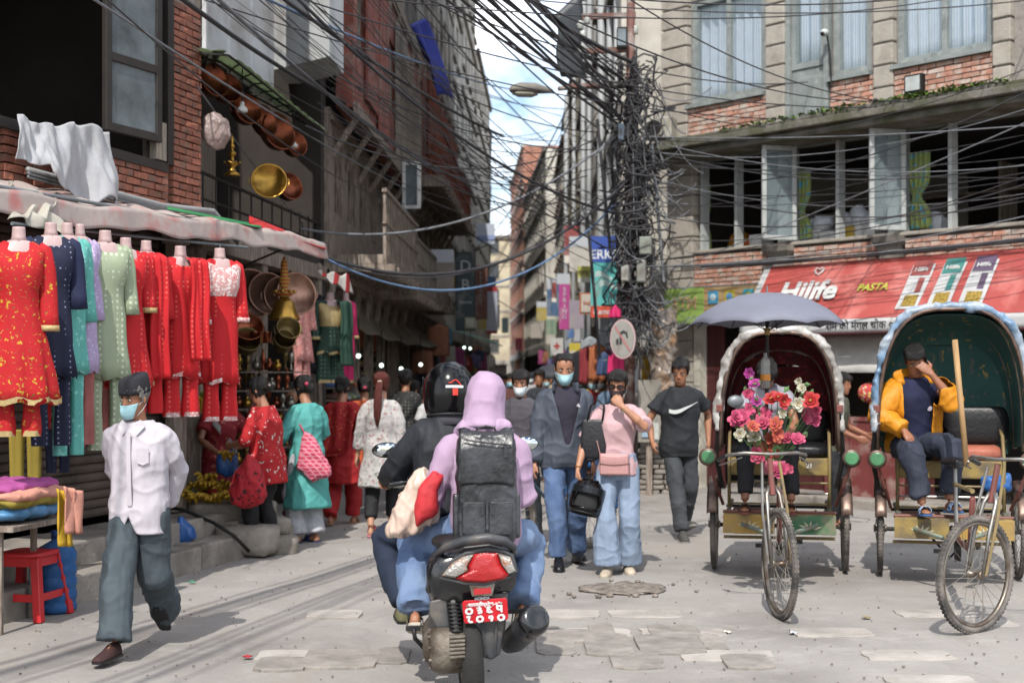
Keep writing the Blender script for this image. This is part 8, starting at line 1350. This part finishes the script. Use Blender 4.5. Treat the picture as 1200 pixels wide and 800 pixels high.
t_,z_=FR.px(1072,96,.5);fd=thing('floodlight','square floodlight standing on the mossy ledge','lamp',M=FR.M(t_,.5,zc+.05));ob('housing',MB().box((0,0,.16),(.24,.09,.24)),m_iron,fd,bevel=.01);ob('lens',MB().box((0,-.05,.17),(.19,.01,.17)),mat('lamp_face','#b5bab8',rough=.2,bump=.05),fd);ob('bracket',MB().tube([V(-.08,0,.05),V(-.08,.03,-.02),V(.08,.03,-.02),V(.08,0,.05)],.01,6),m_iron,fd)
t_,z_=FR.px(964,38,.2);cm=thing('security_camera','small grey security camera on the upper door frame','camera',M=FR.M(t_,.1,z_));ob('dome',MB().ell((0,-.06,0),(.06,.06,.05),12,8),m_frame_pale,cm,smooth=True);ob('lens',MB().ell((0,-.10,-.015),(.035,.025,.03),10,6),m_iron,cm,smooth=True);ob('cable',MB().tube([V(0,0,-.03),V(.02,.03,-.25),V(.04,.04,-.7)],.012,6),m_iron,cm)
q=P(774,153,19.6);ac=thing('air_conditioner','weathered white air conditioner unit on the ledge end','air conditioner',M=Matrix.Translation((q.x,19.6,q.z))@Matrix.Rotation(R(-25),4,'Z'));ob('case',MB().box((0,0,.02),(.42,.28,.3)),mat('ac_case','#a5a398',rough=.6,dirt=('#7a7568',.4,4)),ac,bevel=.015);ob('grille',MB().lathe([(.004,0),(.11,0),(.11,.01),(.004,.01)],(-.05,-.15,.02),20,(V(1,0,0),V(0,0,1),V(0,1,0))),m_iron,ac)
#  GOODS AND BOARDS DOWN THE LANE
LC=[mat('lane_%d'%i,h,rough=.8,bump=.15)for i,h in enumerate(('#8f3f3f','#8a7345','#4a6a80','#8a3f68','#b5b0a8','#4f6f5a','#8f5f48','#5f587a','#bdb6b0','#2f3a50','#8f9499'))]
for s_,nm_ in((-1,'left'),(1,'right')):
 for i in range(26):
  if s_<0 and i<4:continue
  Y=21.5+i*1.35;x=(FS.o.x+.026*(Y-S0)+.45)if s_<0 else 1.9-.35-(max(0,Y-50)*.04);p=V(x+random.uniform(-.12,.12),Y,random.uniform(1.9,2.7));hang_shirt(p,random.uniform(.25,.45),random.uniform(.35,.7),random.choice(LC),'%s garment hung out along the %s side of the lane'%(ORD[i],nm_),'goods hung along the lane',R(random.uniform(-25,25)))
 for i in range(7):
  Y=26+i*4.6+random.random();x=(FS.o.x+.026*(Y-S0)+.75)if s_<0 else 1.9-.55-(max(0,Y-50)*.04);px=600+x*FPX/Y;h=random.uniform(.4,1.3);z=random.uniform(3.0,4.6);y0=HOR-(z+h-CAM_H)*FPX/Y;y1=HOR-(z-CAM_H)*FPX/Y;w=random.uniform(.3,.5)*FPX/Y
  sign('projecting_board','%s projecting shop board along the %s side of the lane'%(ORD[i],nm_),px-w/2,px+w/2,y0,y1,Y,random.choice(('#8f4a48','#4a6585','#b5b0a8','#a3924f','#5a7a68','#8a4f78','#c0c0c0','#8a8078')),bands=((.0,.2,'#cfcac0'),)if i%2 else((.7,1,'#b0b5bb'),))
g=MB()
for k in range(800):
 x,y=random.uniform(-3,4.5),6.8+random.random()**1.4*9;r_=random.uniform(.003,.011);g.ell((x,y,.003),(r_,r_*random.uniform(.6,1),r_*.6),5,3)
ob('grit',g,m_patch,label='loose grit and tiny stones scattered over the street',cat='grit',kind='stuff',fix=False)
#  WIRE POLE
m_wire=mat('black_cable','#343336',rough=.6,bump=0,var=.05);m_wire_g=mat('grey_cable','#6f7276',rough=.6,bump=0);m_wire_b=mat('blue_cable','#5f7a9a',rough=.5,bump=0);m_rustp=mat('rusty_pole','#6a4a42',rough=.7,metal=.3,bump=.2,scale=6,dirt=('#8a8480',.4,5))
PX,PY=P(738,0,18.4).x,18.4
wp=thing('utility_pole','rusty steel utility pole buried in cables at the street corner','pole',(PX,PY,0));ob('shaft',MB().tube([V(PX,PY,0),V(PX,PY,4),V(PX+.02,PY,7.5)],[.075,.065,.055],14),m_rustp,wp,world=True,smooth=True)
for(y,x0,x1)in((60,688,742),(102,660,742),(20,682,745)):p0,p1=P(x0,y,18.4),P(x1,y-2,18.4);ob('cross_arm',MB().bar(p0,p1,.06,.07),m_rustp,wp,world=True)
for(px,py)in((681,58),(680,30),(688,24),(744,36),(740,22),(683,42)):ob('insulator',MB().lathe([(.004,0),(.05,0),(.035,.03),(.055,.05),(.035,.08),(.045,.1),(.004,.11)],P(px,py+4,18.4),12),mat('porcelain','#b5b8b2',rough=.25,bump=0),wp,world=True,smooth=True)
p0,p1=P(760,100,18.4),P(648,104,17.6);lm=thing('street_lamp','old street lamp on a long arm reaching over the lane from the wire pole','street lamp',(PX,PY,5));ob('arm',MB().tube([V(PX,PY,p0.z),P(690,101,18.0),P(655,104,17.7)],.03,8),m_rustp,lm,world=True,smooth=True);h0,h1=P(648,108,17.6),P(597,106,17.3);b=MB();
b.rings([[h0.lerp(h1,q)+V(0,.10*k*math.cos(a),.09*k*math.sin(a)*(1 if math.sin(a)>0 else .55)+.02*math.sin(q*PI))for a in(2*PI*i/14 for i in range(14))]for q,k in((0,.35),(.15,.6),(.4,1.0),(.75,1.0),(.95,.7),(1,.3))]);ob('head',b,mat('lamp_head','#77736a',rough=.6,dirt=('#4a463e',.5,5)),lm,world=True,smooth=True);b=MB();b.rings([[h0.lerp(h1,q)+V(0,.08*k*math.cos(a),-.03-.05*k*max(0,-math.sin(a)))for a in(2*PI*i/14 for i in range(14))]for q,k in((.35,.4),(.5,1),(.8,1),(.94,.4))]);ob('diffuser',b,mat('lamp_glass','#8f8a7d',rough=.3),lm,world=True,smooth=True)
jb=thing('flood_lamp','small flood lamp at the top of the wire pole','lamp',P(729,45,18.2));ob('housing',MB().box((0,0,0),(.14,.12,.28)),m_iron,jb,bevel=.01);ob('glass',MB().box((-.01,-.065,0),(.11,.01,.22)),m_glass_grey,jb)
for i,(px,py,w,h,lab)in enumerate(((728,155,.06,.22,'pale blue fuse box high on the wire pole'),(757,288,.16,.24,'grey-green junction box hanging in the cable tangle'),(752,318,.12,.3,'grey meter box below the junction box'),(733,320,.10,.22,'small white meter box on the wire pole'))):p=P(px,py,18.1);jx=thing('junction_box',lab,'box',p,R(-20));ob('case',MB().box((0,0,0),(w,.1,h)),mat('box_case_%d'%i,('#8fa3b5','#8a9086','#85857f','#a5a59f')[i],rough=.6,dirt=('#5d5a52',.4,5)),jx,bevel=.012);ob('lid',MB().box((0,-.055,0),(w*.86,.012,h*.88)),mat('box_case_%d'%i,'#8a9086'),jx,bevel=.004)
ob('metal_flap',MB().grid(lambda u,v:P(650+30*u+6*v,18+72*v-30*u*(1-v),19.5)+V(.03*math.sin(v*7),.1*u,0),6,10),mat('dark_sheet','#3a3d40',rough=.5,metal=.3),smooth=True,solid=.02,label='dark bent metal sheet hanging beside the pole top',cat='metal sheet')
ob('blue_tarp',MB().grid(lambda u,v:P(480+38*v+16*u,30+85*v-5*u,21.5+1*u+1*v)+V(.08*math.sin(u*8+v*4),.1*math.sin(v*6),.05*math.sin(u*9)),16,22),mat('blue_tarpaulin','#2f3a8a',rough=.6,bump=.25,scale=3),smooth=True,solid=.01,label='blue tarpaulin slung between the upper storeys on the left',cat='tarpaulin')
ob('hanging_bag',bagmesh([(466,240),(474,238),(478,250),(474,262),(466,260),(463,250)],24,.15,5,vox=.02),mat('pale_blue_bag','#7f93a8',rough=.5,bump=.2),label='pale blue bag hanging from the cables on the left',cat='bag');ob('hanging_bag',bagmesh([(484,292),(488,290),(490,312),(487,318),(483,316)],28,.1,5,vox=.02),mat('pale_blue_bag','#7f93a8'),label='narrow pale cloth hanging from the timber balcony',cat='cloth')
#  OVERHEAD CABLES (every span its own object)
def sag(a,b,s,n=22,wob=0):
 return[a.lerp(b,k/n)+V(0,0,-s*4*(k/n)*(1-k/n)+wob*math.sin(k*1.7))for k in range(n+1)]
def cable(a,b,s,r,label,group,m=None,wob=0,n=22):ob('overhead_cable',MB().tube(sag(a,b,s,n,wob),r,5,cap=False),m or m_wire,smooth=True,label=label,cat='cable',group=group,fix=False)
def anchor(px,py):
 F=FM if px<352 else FS;t,z=F.px(px,py,.42);return F(t,.42,z)
LB=['thin black cable in the bundle crossing from upper left to the wire pole','cables crossing to the wire pole']
for i in range(27):
 a=P(random.uniform(120,420),random.uniform(-120,-20),random.uniform(11.0,14));b=P(random.uniform(690,745),random.uniform(150,330),random.uniform(17.8,18.6));cable(a,b,random.uniform(.15,.7),random.choice((.003,.004,.004,.005,.008)),*LB)
for i in range(14):
 a=anchor(random.uniform(345,430),random.uniform(40,200));b=P(random.uniform(640,740),random.uniform(120,260),random.uniform(17.8,22));cable(a,b,random.uniform(.2,.6),random.choice((.004,.006,.009)),*LB)
for(x0,y0,Y0,x1,y1,Y1,s,r,m,lab)in((150,-50,10.5,420,128,18,.1,.024,m_wire,'thick twisted black cable at the upper left'),(320,-10,12.5,590,160,22,.1,.022,m_wire,'thick black cable running down the left facades'),(330,-20,13,720,250,18.3,.35,.018,m_wire,'heavy black cable crossing the lane high up'),(240,-15,11,560,215,30,.3,.02,m_wire_g,'silvery cable sloping along the left facades'),(270,-20,11.5,600,105,30,.12,.014,m_wire_b,'pale blue cable at the upper left'),(555,18,15,700,150,18.4,.05,.010,m_wire,'taut black cable against the sky'),(640,18,15,745,75,18.4,.03,.028,m_wire,'thick dark cable dropping from the top to the pole'),(352,268,16.5,740,145,18.3,.55,.016,m_wire_g,'grey cable sagging low across the lane'),(340,285,14.5,742,205,18.3,.75,.020,m_wire,'thick black cable sagging lowest across the lane'),(330,272,14.0,720,240,18.3,.85,.014,m_wire_b,'blue-grey cable sagging below the thick one'),(372,300,15.5,700,230,18.4,.6,.009,m_wire,'thin black cable under the sagging ones'),(20,-60,8.0,600,262,40,.4,.010,m_wire_g,'pale wire crossing the brick wall at the upper left'),(60,-60,8.2,480,240,22,.3,.007,m_wire,'thin wire crossing the dark window'),(230,100,12.6,470,330,26,.5,.008,m_wire_g,'thin grey wire in front of the copper pans')):cable(P(x0,y0,Y0),P(x1,y1,Y1),s,r,lab,None,m)
for i in range(19):
 a=P(random.uniform(735,760),random.uniform(150,330),18.3);q=FR(6.8,random.uniform(.45,1.2),0);b=V(q.x,q.y,zs+random.uniform(-.05,1.75));cable(a,b,random.uniform(.05,.5),random.choice((.004,.005,.006,.008)),'thin cable fanning from the pole along the corner building windows','cables along the corner building',random.choice((m_wire,m_wire,m_wire,m_wire_g)))
for i in range(6):q0=FR(random.uniform(.2,.9),.3,zt_+random.uniform(.02,.1));q1=FR(6.8,random.uniform(.2,.4),zt_+random.uniform(.05,.2));cable(q0,q1,random.uniform(.0,.06),.009,'grey cable lying along the top of the awning sign','cables above the awning sign',random.choice((m_wire,m_wire_g)))
for i in range(9):a=P(random.uniform(100,700),-40,random.uniform(9,13));b=FR(random.uniform(1.0,6.5),.05 if i<4 else .66,zc+random.uniform(.3,1.6)if i<4 else zc+random.uniform(-.05,.02));cable(a,b,.3,.007,'thin wire crossing the street high at the right','high wires at the right')
for i in range(17):k=random.gauss(0,.22)+(.9 if i%3==0 else 0);cable(V(-4.7+k,-.6,6.3+random.uniform(-.3,.3)),V(1.45+random.uniform(-.1,.1),18.3,5.3+random.uniform(-.4,.5)),random.uniform(.2,.5),random.choice((.010,.013,.017)),'cable coming over the street from behind the viewer to the pole top','cables coming over the street')
for i in range(26):
 Y0=random.uniform(20,45);s_=random.choice((-1,1));a=V(-2.0 if s_<0 else 1.6,Y0,random.uniform(4,9));b=V(1.6 if random.random()<.6 else-1.8,Y0+random.uniform(8,30),random.uniform(4,9));cable(a,b,random.uniform(.2,.8),random.choice((.01,.014,.018)),'cable strung between the houses farther down the lane','cables down the lane')
b=MB()
for i in range(300):
 z0=random.uniform(2.3,5.9);r_=abs(random.gauss(0,.16))+.05;a0_=random.random()*6.28;c=V(PX+.05+random.gauss(0,.07),PY-.05+random.gauss(0,.1),z0);pts=[];L=random.uniform(.15,.9);tw=random.uniform(.5,5)
 for k in range(11):q=k/10;pts.append(c+V(r_*math.cos(a0_+tw*q)+.05*random.gauss(0,1)*.5,r_*.8*math.sin(a0_+tw*q),-L*q+.12*math.sin(q*PI*2+a0_)))
 b.tube(pts,random.choice((.006,.008,.011,.014)),4,cap=False)
for i in range(26):
 c=V(PX+.1+random.gauss(0,.1),PY-.12,random.uniform(3.0,4.6));r_=random.uniform(.08,.22);tl_=random.uniform(-.5,.5);b.tube([c+V(r_*math.cos(a),.05*math.sin(a*2),r_*math.sin(a)*1.1+tl_*.1*math.cos(a))for a in np.linspace(0,2*PI,20)],random.choice((.006,.009)),4,cap=False)
ob('cable_tangle',b,m_wire,smooth=True,label='dense black tangle of cable loops around the utility pole',cat='cables',kind='stuff',fix=False)
b=MB()
for i in range(130):
 z0=random.uniform(2.2,5.6);c=V(PX+.12+random.gauss(0,.12),PY-.1+random.gauss(0,.1),z0);e_=c+V(random.uniform(-.5,.7),random.uniform(-.2,.2),random.uniform(-.9,.3));b.tube(sag(c,e_,random.uniform(0,.25),8),random.choice((.004,.006,.008)),4,cap=False)
ob('cable_tangle',b,m_wire_g,smooth=True,label='loose grey cable ends hanging from the tangle on the pole',cat='cables',kind='stuff',fix=False)
for i,(x0,x1,y0,y1)in enumerate(((720,727,200,380),(745,748,60,330),(764,778,168,330),(700,716,140,300),(688,703,250,420))):cable(P(x0,y0,18.3),P(x1,y1,18.3),.0,.022,'thick cable running down beside the utility pole','thick cables down the pole',(m_wire,m_wire,m_wire_g,m_wire,m_wire)[i],wob=.015)
for i,(px,py,c,n)in enumerate(((930,742,'#b5b8c0','white'),(852,741,'#c0bcb0','cream'),(565,720,'#b5b5b0','pale'),(290,770,'#a83038','red'),(225,682,'#3f8a6a','green'),(720,684,'#b0b0b0','grey-white'),(440,640,'#8aa06a','leaf green'),(1015,724,'#8a7a5a','brown'))):p=G(px,py);ob('litter',MB().grid(lambda u,v:p+V((u-.5)*.05,(v-.5)*.05,.008+.006*math.sin(u*7+v*5)),3,3),mat('litter_'+n.replace(' ','_'),c,rough=.6),solid=.002,label=n+' scrap of litter lying on the street',cat='litter')
#  CREASES IN CLOTH
GARM={'shirt','t_shirt','jacket','jeans','trousers','hoodie','hood','hood_base','kurta','blouse','wide_jeans','top','sleeve','dupatta','trouser_leg','white_cloth','leg','shawl','folded_fabric','jacket_hood','hood_cover','hood_roll','tarpaulin','plastic_bag','cloth_bag','sheet','curtain','white_blind'}
done=set()
for o in list(COL.objects):
 if o.type=='MESH' and o.name.split('.')[0]in GARM and o.data.materials and o.data.materials[0]:
  m=o.data.materials[0]
  if m.name in done or any(k in m.name for k in('iron','plastic_stool','wood')):continue
  done.add(m.name);t=m.node_tree;b=t.nodes['Principled BSDF'];tc=N_(t,'ShaderNodeTexCoord');n=N_(t,'ShaderNodeTexNoise');n.noise_type='RIDGED_MULTIFRACTAL';n.inputs['Scale'].default_value=5.5;n.inputs['Detail'].default_value=3;n.inputs['Distortion'].default_value=.7
  mp=N_(t,'ShaderNodeMapping');mp.inputs['Scale'].default_value=(1,1,.55);mp.inputs['Rotation'].default_value=(.3,.5,0);t.links.new(tc.outputs['Object'],mp.inputs[0]);t.links.new(mp.outputs[0],n.inputs['Vector']);bp=N_(t,'ShaderNodeBump');bp.inputs['Strength'].default_value=.5;bp.inputs['Distance'].default_value=.012;t.links.new(n.outputs[0],bp.inputs['Height'])
  if b.inputs['Normal'].links:t.links.new(b.inputs['Normal'].links[0].from_socket,bp.inputs['Normal'])
  t.links.new(bp.outputs[0],b.inputs['Normal'])
bpy.data.scenes.remove(TMP)
